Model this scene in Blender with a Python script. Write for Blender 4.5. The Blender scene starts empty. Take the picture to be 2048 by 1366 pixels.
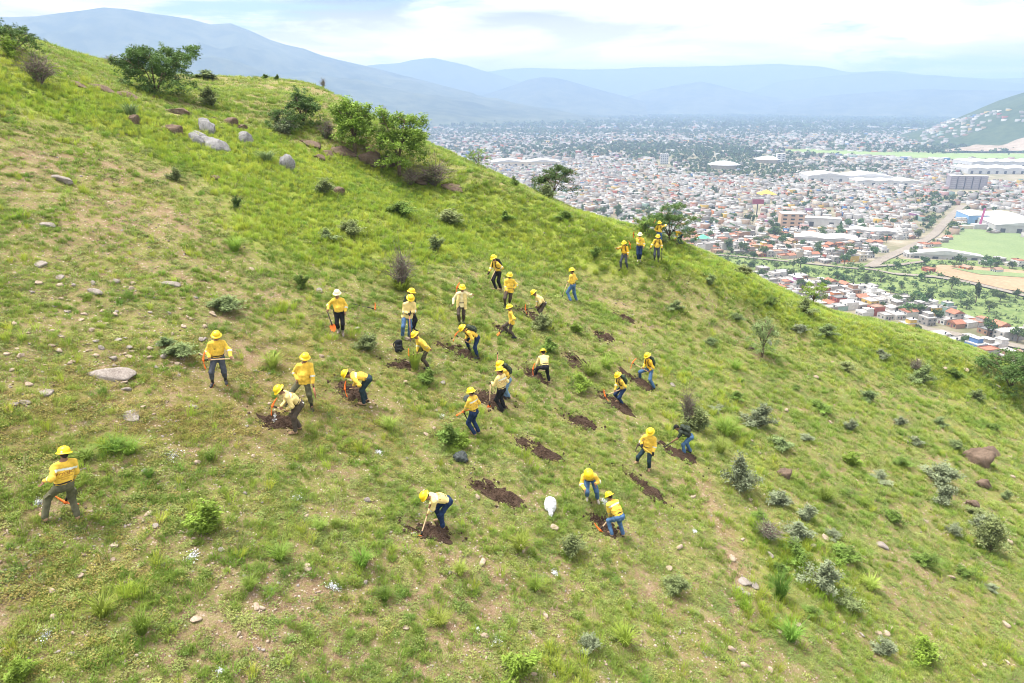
import bpy, math, random
import numpy as np
from mathutils import Vector, Matrix

# ------------------------------------------------------------------ scene, camera, light
sc = bpy.context.scene
COL = sc.collection
FPX, PW, PH = 1365.0, 2048.0, 1366.0
PITCH = math.radians(19.3)
CAMZ = 140.0
CP, SP = math.cos(PITCH), math.sin(PITCH)

cam_d = bpy.data.cameras.new('camera')
cam_d.sensor_width = 36.0
cam_d.lens = FPX * 36.0 / PW
cam_d.clip_start = 0.2
cam_d.clip_end = 90000.0
cam = bpy.data.objects.new('camera', cam_d)
COL.objects.link(cam)
cam.location = (0, 0, CAMZ)
cam.rotation_euler = (math.pi / 2 - PITCH, 0, 0)
sc.camera = cam
sc.render.engine = 'CYCLES'
sc.cycles.use_denoising = True
sc.cycles.max_bounces = 4
sc.cycles.diffuse_bounces = 2
sc.cycles.glossy_bounces = 2
sc.cycles.transmission_bounces = 2
sc.cycles.transparent_max_bounces = 6
sc.cycles.volume_bounces = 1
sc.cycles.sample_clamp_indirect = 4.0
sc.cycles.filter_width = 1.05
vs = sc.view_settings
vs.view_transform = 'Standard'
vs.look = 'None'
vs.gamma = 1.0
vs.use_curve_mapping = False
vs.exposure = 0.6

SUN_EL, SUN_AZ = math.radians(69), math.radians(-75)   # azimuth: compass angle from +Y towards +X
sun_d = bpy.data.lights.new('sun', 'SUN')
sun_d.energy = 5.0
sun_d.angle = math.radians(17)
sun_d.color = (1.0, 0.955, 0.88)
sun = bpy.data.objects.new('sun', sun_d)
COL.objects.link(sun)
sdir = Vector((math.sin(SUN_AZ) * math.cos(SUN_EL), math.cos(SUN_AZ) * math.cos(SUN_EL), math.sin(SUN_EL)))
sun.rotation_euler = (-sdir).to_track_quat('-Z', 'Y').to_euler()
sun.location = (0, 0, 400)

world = bpy.data.worlds.new('World')
sc.world = world
world.use_nodes = True
wt = world.node_tree
wt.nodes.clear()

def wn(t, **k):
    n = wt.nodes.new(t)
    for a, b in k.items():
        setattr(n, a, b)
    return n

def wm(op, a, b=None, c=None, clamp=False):
    n = wn('ShaderNodeMath', operation=op, use_clamp=clamp)
    for i, v in enumerate((a, b, c)):
        if v is None:
            continue
        if isinstance(v, (int, float)):
            n.inputs[i].default_value = v
        else:
            wt.links.new(v, n.inputs[i])
    return n.outputs[0]

# broken white cloud deck over a thin blue sky: the clouds are a function of direction, the same all the way round
w_sky = wn('ShaderNodeTexSky', sky_type='NISHITA', sun_disc=False)
w_sky.sun_elevation = SUN_EL
w_sky.sun_rotation = SUN_AZ
w_sky.altitude = 1500
w_tc = wn('ShaderNodeTexCoord')
w_sep = wn('ShaderNodeSeparateXYZ')
wt.links.new(w_tc.outputs['Generated'], w_sep.inputs[0])
w_z = wm('ADD', wm('MAXIMUM', w_sep.outputs['Z'], 0.0), 0.10)
w_cmb = wn('ShaderNodeCombineXYZ')
wt.links.new(wm('DIVIDE', w_sep.outputs['X'], w_z), w_cmb.inputs[0])
wt.links.new(wm('DIVIDE', w_sep.outputs['Y'], w_z), w_cmb.inputs[1])
w_cmb.inputs[2].default_value = 3.1

def cloud_noise(scale, detail, rough, dist, off):
    m = wn('ShaderNodeMapping')
    m.inputs['Location'].default_value = off
    wt.links.new(w_cmb.outputs[0], m.inputs[0])
    n = wn('ShaderNodeTexNoise')
    n.inputs['Scale'].default_value = scale
    n.inputs['Detail'].default_value = detail
    n.inputs['Roughness'].default_value = rough
    n.inputs['Distortion'].default_value = dist
    wt.links.new(m.outputs[0], n.inputs['Vector'])
    return n.outputs['Fac']

def wramp(fac, stops, interp='EASE'):
    r = wn('ShaderNodeValToRGB')
    r.color_ramp.interpolation = interp
    els = r.color_ramp.elements
    while len(els) < len(stops):
        els.new(0.5)
    for e, (p, c) in zip(els, stops):
        e.position = p
        e.color = c if len(c) == 4 else (*c, 1)
    wt.links.new(fac, r.inputs[0])
    return r.outputs['Color']

c_shape = cloud_noise(0.6, 9, 0.58, 0.5, (0.6, 1.9, 0))
c_tone = cloud_noise(0.62, 8, 0.55, 0.3, (4.2, 0.7, 1.0))
c_cover = wramp(c_shape, [(0.33, (0, 0, 0)), (0.47, (1, 1, 1))])
c_col = wramp(c_tone, [(0.37, (0.16, 0.21, 0.30)), (0.47, (0.84, 0.83, 0.81)), (0.57, (2.05, 1.82, 1.60))])
w_bl = wn('ShaderNodeMix', data_type='RGBA', blend_type='MULTIPLY')
w_bl.inputs['Factor'].default_value = 1.0
wt.links.new(w_sky.outputs[0], w_bl.inputs['A'])
w_bl.inputs['B'].default_value = (0.11, 0.11, 0.11, 1)
w_mix = wn('ShaderNodeMix', data_type='RGBA')
wt.links.new(c_cover, w_mix.inputs['Factor'])
wt.links.new(w_bl.outputs['Result'], w_mix.inputs['A'])
# warm brightening added to the sky all round the horizon, offsetting the haze
w_low = wm('SUBTRACT', 1.0, wm('DIVIDE', wm('ABSOLUTE', w_sep.outputs['Z']), 0.13), clamp=True)
w_low = wm('MULTIPLY', w_low, wm('ADD', wm('MULTIPLY', c_shape, 1.1), 0.25), clamp=True)
w_horizon = wn('ShaderNodeMix', data_type='RGBA')
wt.links.new(w_low, w_horizon.inputs['Factor'])
wt.links.new(c_col, w_horizon.inputs['A'])
w_horizon.inputs['B'].default_value = (2.9, 2.05, 1.45, 1)
wt.links.new(w_horizon.outputs['Result'], w_mix.inputs['B'])
w_bg = wn('ShaderNodeBackground')
w_bg.inputs['Strength'].default_value = 1.0
wt.links.new(w_mix.outputs['Result'], w_bg.inputs['Color'])
w_out = wn('ShaderNodeOutputWorld')
wt.links.new(w_bg.outputs[0], w_out.inputs['Surface'])

# ------------------------------------------------------------------ geometry helpers
RNG = np.random.default_rng(7)
random.seed(7)

def p2w(px, py, d):
    """world point seen at photo pixel (px, py), d metres along the view axis"""
    xc = (px - PW / 2) / FPX * d
    yc = -(py - PH / 2) / FPX * d
    return np.array([xc, d * CP + yc * SP, CAMZ - d * SP + yc * CP])

def w2p(P):
    P = np.asarray(P, float)
    x, y, z = P[..., 0], P[..., 1], P[..., 2] - CAMZ
    d = y * CP - z * SP
    u = y * SP + z * CP
    dd = np.maximum(d, 0.05)
    return PW / 2 + FPX * x / dd, PH / 2 - FPX * u / dd, d

def on_valley(px, py, z=0.0):
    r = p2w(px, py, 1.0) - np.array([0, 0, CAMZ])
    t = (z - CAMZ) / r[2]
    return np.array([r[0] * t, r[1] * t])

def _hash(ix, iy, seed):
    h = (ix.astype(np.int64) * 374761393 + iy.astype(np.int64) * 668265263 + seed * 974634777) & 0xFFFFFFFF
    h = ((h ^ (h >> 13)) * 1274126177) & 0xFFFFFFFF
    h = h ^ (h >> 16)
    return (h & 0xFFFF) / 65535.0

def vnoise(x, y, seed=0):
    ix, iy = np.floor(x), np.floor(y)
    fx, fy = x - ix, y - iy
    fx = fx * fx * (3 - 2 * fx)
    fy = fy * fy * (3 - 2 * fy)
    a = _hash(ix, iy, seed); b = _hash(ix + 1, iy, seed)
    c = _hash(ix, iy + 1, seed); d = _hash(ix + 1, iy + 1, seed)
    return (a * (1 - fx) + b * fx) * (1 - fy) + (c * (1 - fx) + d * fx) * fy

def fbm(x, y, seed=0, oct=4, gain=0.5):
    s, a, t = 0, 1.0, 0
    for i in range(oct):
        s = s + a * vnoise(x * 2 ** i + 17.3 * i, y * 2 ** i - 9.1 * i, seed + i)
        t += a
        a *= gain
    return s / t

def smooth(a, b, x):
    t = np.clip((x - a) / (b - a), 0, 1)
    return t * t * (3 - 2 * t)

def mesh_from(name, V, F, smooth_shade=False):
    me = bpy.data.meshes.new(name)
    V = np.asarray(V, np.float32)
    if isinstance(F, np.ndarray):
        n, k = F.shape
        me.vertices.add(len(V)); me.vertices.foreach_set('co', V.ravel())
        me.loops.add(n * k); me.loops.foreach_set('vertex_index', F.astype(np.int32).ravel())
        me.polygons.add(n)
        me.polygons.foreach_set('loop_start', np.arange(0, n * k, k, dtype=np.int32))
        me.update(calc_edges=True)
        me.validate()
    else:
        me.from_pydata([tuple(v) for v in V], [], F)
        me.update()
    if smooth_shade:
        me.polygons.foreach_set('use_smooth', np.ones(len(me.polygons), bool))
    return me

def link(name, me, mat=None, parent=None, loc=None, label=None, cat=None, group=None, kind=None):
    o = bpy.data.objects.new(name, me)
    COL.objects.link(o)
    if mat is not None and me is not None and len(me.materials) == 0:
        me.materials.append(mat)
    if parent is not None:
        o.parent = parent
    if loc is not None:
        o.location = loc
    return tag(o, label, cat, group, kind)

def tag(o, label=None, cat=None, group=None, kind=None):
    if label: o['label'] = label
    if cat: o['category'] = cat
    if group: o['group'] = group
    if kind: o['kind'] = kind
    return o

def empty(name, loc, label=None, cat=None, group=None):
    o = bpy.data.objects.new(name, None)
    COL.objects.link(o)
    o.location = loc
    o.empty_display_size = 0.2
    return tag(o, label, cat, group)

class MB:
    """collects shapes into one mesh"""
    def __init__(s):
        s.V, s.F, s.n = [], [], 0
    def add(s, V, F):
        V = np.asarray(V, float)
        s.V.append(V)
        s.F += [tuple(int(i) + s.n for i in f) for f in F]
        s.n += len(V)
        return s
    def box(s, c, size, rotz=0.0, M=None):
        h = np.array(size) / 2
        V = np.array([[x, y, z] for x in (-1, 1) for y in (-1, 1) for z in (-1, 1)]) * h
        if M is not None:
            V = V @ np.array(M).T
        elif rotz:
            cz, sz = math.cos(rotz), math.sin(rotz)
            V = V @ np.array([[cz, sz, 0], [-sz, cz, 0], [0, 0, 1]])
        return s.add(V + np.array(c), [(0, 1, 3, 2), (4, 6, 7, 5), (0, 4, 5, 1), (2, 3, 7, 6), (0, 2, 6, 4), (1, 5, 7, 3)])
    def tube(s, pts, rad, n=8, cap=True, flat=None):
        """swept tube; flat=(axis vector, factor) squeezes the section along axis"""
        pts = np.asarray(pts, float)
        m = len(pts)
        rad = np.broadcast_to(np.asarray(rad, float), (m,))
        T = np.gradient(pts, axis=0)
        T /= np.linalg.norm(T, axis=1)[:, None] + 1e-9
        ref = np.array([0.0, 0, 1]) if abs(T[0][2]) < 0.9 else np.array([1.0, 0, 0])
        a = np.cross(T[0], ref); a /= np.linalg.norm(a)
        rings = []
        for i in range(m):
            a = a - T[i] * np.dot(a, T[i]); a /= np.linalg.norm(a) + 1e-9
            b = np.cross(T[i], a)
            th = np.linspace(0, 2 * math.pi, n, endpoint=False)
            off = (np.cos(th)[:, None] * a + np.sin(th)[:, None] * b) * rad[i]
            if flat is not None:
                ax = np.asarray(flat[0], float); ax = ax / np.linalg.norm(ax)
                off = off - np.outer(off @ ax, ax) * (1 - flat[1])
            rings.append(pts[i] + off)
        V = np.concatenate(rings)
        F = []
        for i in range(m - 1):
            for j in range(n):
                k = (j + 1) % n
                F.append((i * n + j, i * n + k, (i + 1) * n + k, (i + 1) * n + j))
        if cap:
            F.append(tuple(range(n - 1, -1, -1)))
            F.append(tuple((m - 1) * n + j for j in range(n)))
        return s.add(V, F)
    def lathe(s, prof, n=20, M=None, c=(0, 0, 0)):
        V, F = [], []
        for r, z in prof:
            for j in range(n):
                t = 2 * math.pi * j / n
                V.append((r * math.cos(t), r * math.sin(t), z))
        for i in range(len(prof) - 1):
            for j in range(n):
                k = (j + 1) % n
                F.append((i * n + j, i * n + k, (i + 1) * n + k, (i + 1) * n + j))
        V = np.array(V)
        if M is not None:
            V = V @ np.array(M).T
        return s.add(V + np.array(c), F)
    def mesh(s, name, smooth_shade=False):
        me = bpy.data.meshes.new(name)
        V = np.concatenate(s.V) if s.V else np.zeros((0, 3))
        me.from_pydata([tuple(v) for v in V.tolist()], [], s.F)
        me.update()
        if smooth_shade:
            me.polygons.foreach_set('use_smooth', np.ones(len(me.polygons), bool))
        return me

# ------------------------------------------------------------------ materials
def pmat(name, color, rough=0.8, spec=0.3, metal=0.0, var=0.0, vscale=8.0, bump=0.0, bscale=30.0, random_v=0.0, random_h=0.0,
         coord='Object', color2=None, detail=4.0, sheen=0.0, transl=0.0):
    """principled material: base colour broken up by noise, a little bump, per-object variation"""
    m = bpy.data.materials.new(name)
    m.use_nodes = True
    nt = m.node_tree
    b = nt.nodes['Principled BSDF']
    out = nt.nodes['Material Output']
    b.inputs['Roughness'].default_value = rough
    b.inputs['Specular IOR Level'].default_value = spec
    b.inputs['Metallic'].default_value = metal
    if sheen:
        b.inputs['Sheen Weight'].default_value = sheen
    tc = nt.nodes.new('ShaderNodeTexCoord')
    geo = nt.nodes.new('ShaderNodeNewGeometry')
    vec = geo.outputs['Position'] if coord == 'World' else tc.outputs[coord]
    colsock = None
    rgb = nt.nodes.new('ShaderNodeRGB'); rgb.outputs[0].default_value = (*color, 1)
    colsock = rgb.outputs[0]
    if var or color2:
        n = nt.nodes.new('ShaderNodeTexNoise')
        n.inputs['Scale'].default_value = vscale
        n.inputs['Detail'].default_value = detail
        nt.links.new(vec, n.inputs['Vector'])
        r = nt.nodes.new('ShaderNodeValToRGB')
        c2 = color2 or tuple(max(0, c * (1 - var)) for c in color)
        c1 = color if color2 else tuple(min(1, c * (1 + var)) for c in color)
        r.color_ramp.elements[0].position = 0.36; r.color_ramp.elements[0].color = (*c2, 1)
        r.color_ramp.elements[1].position = 0.64; r.color_ramp.elements[1].color = (*c1, 1)
        nt.links.new(n.outputs['Fac'], r.inputs[0])
        colsock = r.outputs['Color']
    if random_v or random_h:
        oi = nt.nodes.new('ShaderNodeObjectInfo')
        hs = nt.nodes.new('ShaderNodeHueSaturation')
        nt.links.new(colsock, hs.inputs['Color'])
        mr = nt.nodes.new('ShaderNodeMapRange')
        mr.inputs['To Min'].default_value = 1 - random_v; mr.inputs['To Max'].default_value = 1 + random_v
        nt.links.new(oi.outputs['Random'], mr.inputs['Value'])
        nt.links.new(mr.outputs[0], hs.inputs['Value'])
        if random_h:
            ml = nt.nodes.new('ShaderNodeMath'); ml.operation = 'MULTIPLY'; ml.inputs[1].default_value = 7.31
            fr = nt.nodes.new('ShaderNodeMath'); fr.operation = 'FRACT'
            nt.links.new(oi.outputs['Random'], ml.inputs[0]); nt.links.new(ml.outputs[0], fr.inputs[0])
            m2 = nt.nodes.new('ShaderNodeMapRange')
            m2.inputs['To Min'].default_value = 0.5 - random_h; m2.inputs['To Max'].default_value = 0.5 + random_h
            nt.links.new(fr.outputs[0], m2.inputs['Value']); nt.links.new(m2.outputs[0], hs.inputs['Hue'])
        colsock = hs.outputs['Color']
    nt.links.new(colsock, b.inputs['Base Color'])
    if bump:
        n = nt.nodes.new('ShaderNodeTexNoise'); n.inputs['Scale'].default_value = bscale; n.inputs['Detail'].default_value = 5
        nt.links.new(vec, n.inputs['Vector'])
        bp = nt.nodes.new('ShaderNodeBump'); bp.inputs['Strength'].default_value = bump; bp.inputs['Distance'].default_value = 0.02
        nt.links.new(n.outputs['Fac'], bp.inputs['Height'])
        nt.links.new(bp.outputs[0], b.inputs['Normal'])
    if transl:
        tr = nt.nodes.new('ShaderNodeBsdfTranslucent')
        nt.links.new(colsock, tr.inputs['Color'])
        mx = nt.nodes.new('ShaderNodeMixShader'); mx.inputs[0].default_value = transl
        nt.links.new(b.outputs[0], mx.inputs[1]); nt.links.new(tr.outputs[0], mx.inputs[2])
        nt.links.new(mx.outputs[0], out.inputs['Surface'])
    return m
# ------------------------------------------------------------------ the hillside
PL = (2.0876e-2, -1.99737e-5, 4.93345e-5)      # 1/depth of the slope's mean plane, from the sizes of the people on it
def plane_depth(px, py):
    return 1.0 / max(PL[0] + PL[1] * px + PL[2] * py, 1 / 400)

SIL = [(-260, -40, 46), (-120, 15, 48), (0, 58, 50), (60, 78, 52), (110, 97, 54), (200, 121, 58), (300, 143, 66), (380, 152, 73), (450, 154, 76), (550, 159, 76),
       (640, 174, 73), (700, 207, 69), (760, 243, 64), (860, 288, 60), (950, 330, 58), (1060, 378, 57), (1130, 412, 56),
       (1200, 436, 55), (1250, 451, 55), (1310, 468, 56), (1400, 503, 57), (1500, 548, 58), (1600, 597, 60), (1680, 630, 60), (1760, 643, 61),
       (1850, 666, 62), (1950, 700, 62), (2048, 738, 62), (2160, 782, 62), (2300, 838, 62)]
_SX = np.array([s[0] for s in SIL], float); _SY = np.array([s[1] for s in SIL], float); _SD = np.array([s[2] for s in SIL], float)
def sil_y(px):
    return np.interp(px, _SX, _SY)

def _controls():
    C = []
    for px in range(-300, 2401, 150):
        for py in (1366 + 300, 1366, 1180, 1000, 860, 740, 640, 560, 480, 400, 320, 260):
            if py > sil_y(px) + 75:
                C.append(p2w(px, py, plane_depth(px, py)))
    for px, py, d in SIL:
        C.append(p2w(px, py, d))
        C.append(p2w(px, py + 10, d - 6.5))
        C.append(p2w(px, py + 26, d - 12 if d < 64 else d - 17))
        ray = p2w(px, py, 1.0) - np.array([0, 0, CAMZ])
        for e, drop in ((7, 0.45), (16, 2.6), (30, 8.5), (48, 18.5), (70, 33)):
            C.append(np.array([0, 0, CAMZ]) + ray * (d + e) - np.array([0, 0, drop]))
    return np.array(C)

_C = _controls()
_n = len(_C)
_S = 30.0
def _tk(r2):
    return 0.5 * r2 * np.log(r2 + 1e-9)
_r2 = ((_C[:, None, :2] - _C[None, :, :2]) ** 2).sum(-1) / _S ** 2
_A = np.zeros((_n + 3, _n + 3))
_A[:_n, :_n] = _tk(_r2) + np.eye(_n) * 0.0006
_A[:_n, _n] = 1; _A[:_n, _n + 1:] = _C[:, :2] / _S
_A[_n:, :_n] = _A[:_n, _n:].T
_W = np.linalg.solve(_A, np.r_[_C[:, 2] - CAMZ, 0, 0, 0])
def tps(x, y):
    x = np.asarray(x, float); y = np.asarray(y, float)
    sh = x.shape
    xf, yf = x.ravel(), y.ravel()
    out = np.empty(len(xf))
    for i in range(0, len(xf), 20000):
        a, b = xf[i:i + 20000], yf[i:i + 20000]
        r2 = ((a[:, None] - _C[None, :, 0]) ** 2 + (b[:, None] - _C[None, :, 1]) ** 2) / _S ** 2
        out[i:i + 20000] = _tk(r2) @ _W[:_n] + _W[_n] + a / _S * _W[_n + 1] + b / _S * _W[_n + 2]
    return out.reshape(sh) + CAMZ

# dug planting pits: (px, py) of both ends, width in metres
PITS = [((524, 832), (578, 852), .62), ((676, 772), (728, 800), .72), ((780, 722), (816, 728), .55), ((892, 690), (936, 712), .62),
        ((1048, 618), (1080, 640), .8), ((1222, 622), (1264, 642), .8), ((1190, 664), (1220, 680), .75), ((1132, 710), (1170, 734), .8),
        ((958, 790), (1004, 802), .85), ((1052, 738), (1084, 758), .7), ((1250, 745), (1296, 775), .75), ((1206, 788), (1254, 820), .7),
        ((1138, 834), (1182, 850), .72), ((1042, 884), (1102, 916), .75), ((1258, 950), (1328, 1000), .55), ((952, 965), (1026, 1006), .68),
        ((824, 1056), (892, 1076), .55), ((1188, 1032), (1224, 1066), .6), ((1322, 886), (1376, 916), .8), ((988, 654), (1012, 664), .5)]

def ground_base(x, y):
    return tps(x, y)

def ray_ground(px, py, zf=None):
    """first hit of the pixel's ray with the hillside"""
    zf = zf or ground_z
    r = p2w(px, py, 1.0) - np.array([0, 0, CAMZ])
    ds = np.concatenate([np.arange(8, 70, 0.5), np.arange(70, 130, 1.5)])
    P = np.array([0, 0, CAMZ]) + ds[:, None] * r
    g = P[:, 2] - zf(P[:, 0], P[:, 1])
    k = np.where(g < 0)[0]
    if len(k) == 0:
        j = int(np.argmin(g))
        lo, hi = ds[j], ds[j]
    else:
        j = max(k[0], 1)
        lo, hi = ds[j - 1], ds[j]
    for _ in range(2):
        mm = np.linspace(lo, hi, 24)
        Q = np.array([0, 0, CAMZ]) + mm[:, None] * r
        gg = Q[:, 2] - zf(Q[:, 0], Q[:, 1])
        kk = np.where(gg < 0)[0]
        if len(kk) and kk[0] > 0: lo, hi = mm[kk[0] - 1], mm[kk[0]]
        else: break
    m = (lo + hi) / 2
    q = np.array([0, 0, CAMZ]) + m * r
    return np.array([q[0], q[1], zf(q[:1], q[1:2])[0]])

_PITW = []
for a, b, w in PITS:
    A = ray_ground(*a, zf=ground_base); B = ray_ground(*b, zf=ground_base)
    _PITW.append((A, B, w))

def relief(x, y):
    r = (fbm(x * .35, y * .35, 3, 3) - .5) * .30
    r += (fbm(x * 1.3, y * 1.3, 11, 3) - .5) * .11
    r += (fbm(x * 4.5, y * 4.5, 21, 2) - .5) * .05
    # cattle terraces across the slope
    s = (x * .94 - y * .33) + (fbm(x * .2, y * .2, 5, 2) - .5) * 3
    t = smooth(2, 14, x)
    r += t * .06 * np.sin(s * 2.2) * fbm(x * .4, y * .4, 31, 2)
    return r

def ground_z(x, y):
    x = np.asarray(x, float); y = np.asarray(y, float)
    z = tps(x, y) + relief(x, y)
    for A, B, w in _PITW:
        ab = B[:2] - A[:2]
        L2 = ab @ ab
        if x.size < 400 and (abs(x.mean() - A[0]) > 30 or np.abs(x - A[0]).min() > 3.5 or np.abs(y - A[1]).min() > 3.5): continue
        t = np.clip(((x - A[0]) * ab[0] + (y - A[1]) * ab[1]) / L2, 0, 1)
        dx = x - A[0] - t * ab[0]; dy = y - A[1] - t * ab[1]
        d = np.sqrt(dx * dx + dy * dy)
        z = z - 0.16 * (1 - smooth(0, w * .62, d)) * (1 - .75 * smooth(.35, .85, t))
    return z

class Grid:
    """fast lookup of ground height"""
    def __init__(s):
        s.x0, s.y0, s.h = -75.0, 2.0, 0.25
        xs = np.arange(s.x0, 95, s.h); ys = np.arange(s.y0, 130, s.h)
        X, Y = np.meshgrid(xs, ys, indexing='ij')
        # the smooth part on a coarse lattice, the relief at full resolution
        cx = np.arange(s.x0, 97, 1.5); cy = np.arange(s.y0, 133, 1.5)
        CX, CY = np.meshgrid(cx, cy, indexing='ij')
        Zc = tps(CX, CY)
        s.Zc, s.hc = Zc, 1.5
        s.nx, s.ny = X.shape
    def base(s, x, y):
        u = np.clip((x - s.x0) / s.hc, 1, s.Zc.shape[0] - 3.001); v = np.clip((y - s.y0) / s.hc, 1, s.Zc.shape[1] - 3.001)
        i = u.astype(int); j = v.astype(int)
        fu, fv = u - i, v - j
        def cub(p0, p1, p2, p3, t):
            return p1 + .5 * t * (p2 - p0 + t * (2 * p0 - 5 * p1 + 4 * p2 - p3 + t * (3 * (p1 - p2) + p3 - p0)))
        rows = [cub(s.Zc[i + k, j - 1], s.Zc[i + k, j], s.Zc[i + k, j + 1], s.Zc[i + k, j + 2], fv) for k in (-1, 0, 1, 2)]
        return cub(*rows, fu)
_G = Grid()
_tps_exact = tps
def tps(x, y):
    return _G.base(np.asarray(x, float), np.asarray(y, float))

def at(px, py):
    return ray_ground(px, py)

def ground_n(x, y, e=0.4):
    dzx = (tps(np.array([x + e]), np.array([y])) - tps(np.array([x - e]), np.array([y])))[0] / (2 * e)
    dzy = (tps(np.array([x]), np.array([y + e])) - tps(np.array([x]), np.array([y - e])))[0] / (2 * e)
    n = np.array([-dzx, -dzy, 1.0])
    return n / np.linalg.norm(n)

# cover of the slope, painted on the ground itself: (px, py, rx, ry, tilt deg, weight)
LUSH = [(150, 215, 170, 26, 20, .9), (60, 190, 90, 30, 15, .8), (330, 260, 120, 26, 22, .9), (430, 330, 90, 24, 22, 1.), (560, 345, 110, 28, 18, 1.2), (480, 290, 80, 26, 20, 1.),
        (640, 470, 110, 40, 15, .9), (760, 400, 170, 40, 18, 1.), (900, 420, 180, 34, 22, 1.1), (1050, 440, 170, 26, 20, 1.), (1200, 470, 130, 20, 18, .9), (720, 480, 150, 30, 8, .8),
        (1330, 500, 90, 14, 22, .7), (1480, 570, 110, 18, 26, .8), (1650, 660, 150, 26, 22, .8), (1850, 720, 150, 24, 20, .8), (2000, 800, 120, 28, 20, .6),
        (220, 885, 70, 22, 0, .8), (930, 480, 160, 18, 5, .6), (1120, 505, 120, 16, 12, .5), (500, 470, 40, 20, 0, .5), (1450, 860, 80, 50, 30, .5), (1600, 1150, 90, 60, 30, .5), (1350, 900, 60, 22, 30, .5)]
BARE = [(130, 330, 120, 40, 20, .9), (240, 400, 190, 60, 15, .7), (120, 480, 150, 50, 10, .5), (60, 620, 160, 60, 10, .5), (330, 470, 120, 50, 10, .4), (330, 215, 110, 16, 25, .7), (620, 290, 90, 18, 14, .9), (700, 320, 70, 16, 10, .7),
        (480, 712, 60, 16, 4, 1.1), (35, 985, 60, 30, 5, 1.0), (60, 760, 110, 50, 5, .45), (300, 1240, 420, 130, 0, .55), (750, 1280, 420, 110, 0, .6), (1100, 1250, 300, 110, 0, .45), (1400, 950, 12, 40, -24, 2.0), (1440, 1030, 14, 60, -24, 2.4), (1478, 1120, 16, 50, -24, 2.2), (1505, 1190, 30, 40, -24, 1.8),
        (850, 1180, 240, 50, 0, .4), (560, 600, 160, 40, 5, .35), (1290, 650, 60, 24, 30, .6), (1370, 560, 60, 12, 20, .4), (1560, 720, 200, 80, 25, .3), (1900, 1220, 160, 60, 28, .55), (1750, 1150, 130, 50, 28, .45), (180, 770, 130, 60, 5, .35),
        (560, 175, 120, 18, 8, .55), (680, 225, 60, 16, 20, .5), (470, 215, 60, 14, 15, .4), (980, 345, 40, 10, 25, .5), (870, 810, 60, 18, 5, .4), (1180, 330, 30, 10, 20, .4), (1640, 1290, 200, 60, 20, .3)]
OLIVE = [(420, 790, 260, 60, 0, .9), (480, 860, 200, 40, 0, .7), (120, 1150, 180, 120, 0, .5), (560, 700, 120, 40, 0, .5), (40, 860, 60, 50, 0, .4)]
def blobs(px, py, L):
    s = np.zeros(np.shape(px))
    for x, y, rx, ry, a, w in L:
        a = math.radians(a); c, n = math.cos(a), math.sin(a)
        u = (px - x) * c + (py - y) * n
        v = -(px - x) * n + (py - y) * c
        s = s + w * np.exp(-.5 * ((u / rx) ** 2 + (v / ry) ** 2))
    return s
def cover(P):
    """lush, bare, olive weights (0..1) at ground points"""
    px, py, d = w2p(P)
    x, y = P[..., 0], P[..., 1]
    n = fbm(x * .5, y * .5, 41, 4) - .5
    m = fbm(x * 1.6, y * 1.6, 47, 3) - .5
    lush = np.clip(blobs(px, py, LUSH) + n * .9 - .05, 0, 1)
    bare = np.clip(blobs(px, py, BARE) * .42 + n * -.5 + m * 1.2 - .02, 0, 1) * (1 - .7 * lush)
    ol = np.clip(blobs(px, py, OLIVE) + n * .6, 0, 1)
    return lush, bare, ol

def build_ground():
    rows = []
    y = 7.0
    while y < 118:
        rows.append(y)
        y += max(.085, .0072 * y) if y < 66 else .9
    rows = np.array(rows)
    u = np.linspace(-1, 1, 520)
    Y, U = np.meshgrid(rows, u, indexing='ij')
    X = U * (Y * .92 + 3.5) + Y * .04
    Z = ground_z(X, Y)
    V = np.stack([X, Y, Z], -1)
    nr, nc = Y.shape
    idx = np.arange(nr * nc).reshape(nr, nc)
    F = np.stack([idx[:-1, :-1], idx[:-1, 1:], idx[1:, 1:], idx[1:, :-1]], -1).reshape(-1, 4)
    V = V.reshape(-1, 3)
    # skirt: the hill falls on down to the valley all round
    ring = np.concatenate([idx[0, :], idx[1:, -1], idx[-1, -2::-1], idx[-2:0:-1, 0]])
    cen = np.array([4.0, 50.0])
    prev = ring
    allV, allF = [V], [F]
    base_n = len(V)
    P0 = V[ring]
    out = P0[:, :2] - cen
    out /= np.linalg.norm(out, axis=1)[:, None]
    zprev = P0[:, 2]
    for k, dist in enumerate((8, 25, 60, 120, 240, 330)):
        nx = P0[:, :2] + out * dist
        ang = np.arctan2(out[:, 0], out[:, 1])
        uphill = smooth(.75, .98, -out[:, 0]) * .45        # the hill goes on rising to the side away from the town
        slope = np.where(k < 5, .58, .9)
        z = np.maximum(P0[:, 2] - dist * (.62 - uphill) + (fbm(nx[:, 0] * .05, nx[:, 1] * .05, 77, 3) - .5) * dist * .1, -3.0)
        if k >= 4:
            z = np.minimum(z, np.maximum(140 - (dist - 120) * 1.2, -3))
        if k == 5:
            z[:] = -3.0
        Vn = np.c_[nx, z]
        cur = np.arange(len(ring)) + base_n
        allV.append(Vn)
        n = len(ring)
        a = prev; b = np.roll(prev, -1); c = np.roll(cur, -1); d = cur
        allF.append(np.stack([a, d, c, b], -1))
        prev = cur
        base_n += n
    V = np.concatenate(allV); F = np.concatenate(allF)
    me = mesh_from('hillside', V, F, True)
    lush, bare, ol = cover(V)
    col = np.stack([lush, bare, ol, np.ones_like(lush)], -1).astype(np.float32)
    att = me.color_attributes.new('cover', 'FLOAT_COLOR', 'POINT')
    att.data.foreach_set('color', col.ravel())
    return me

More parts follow.
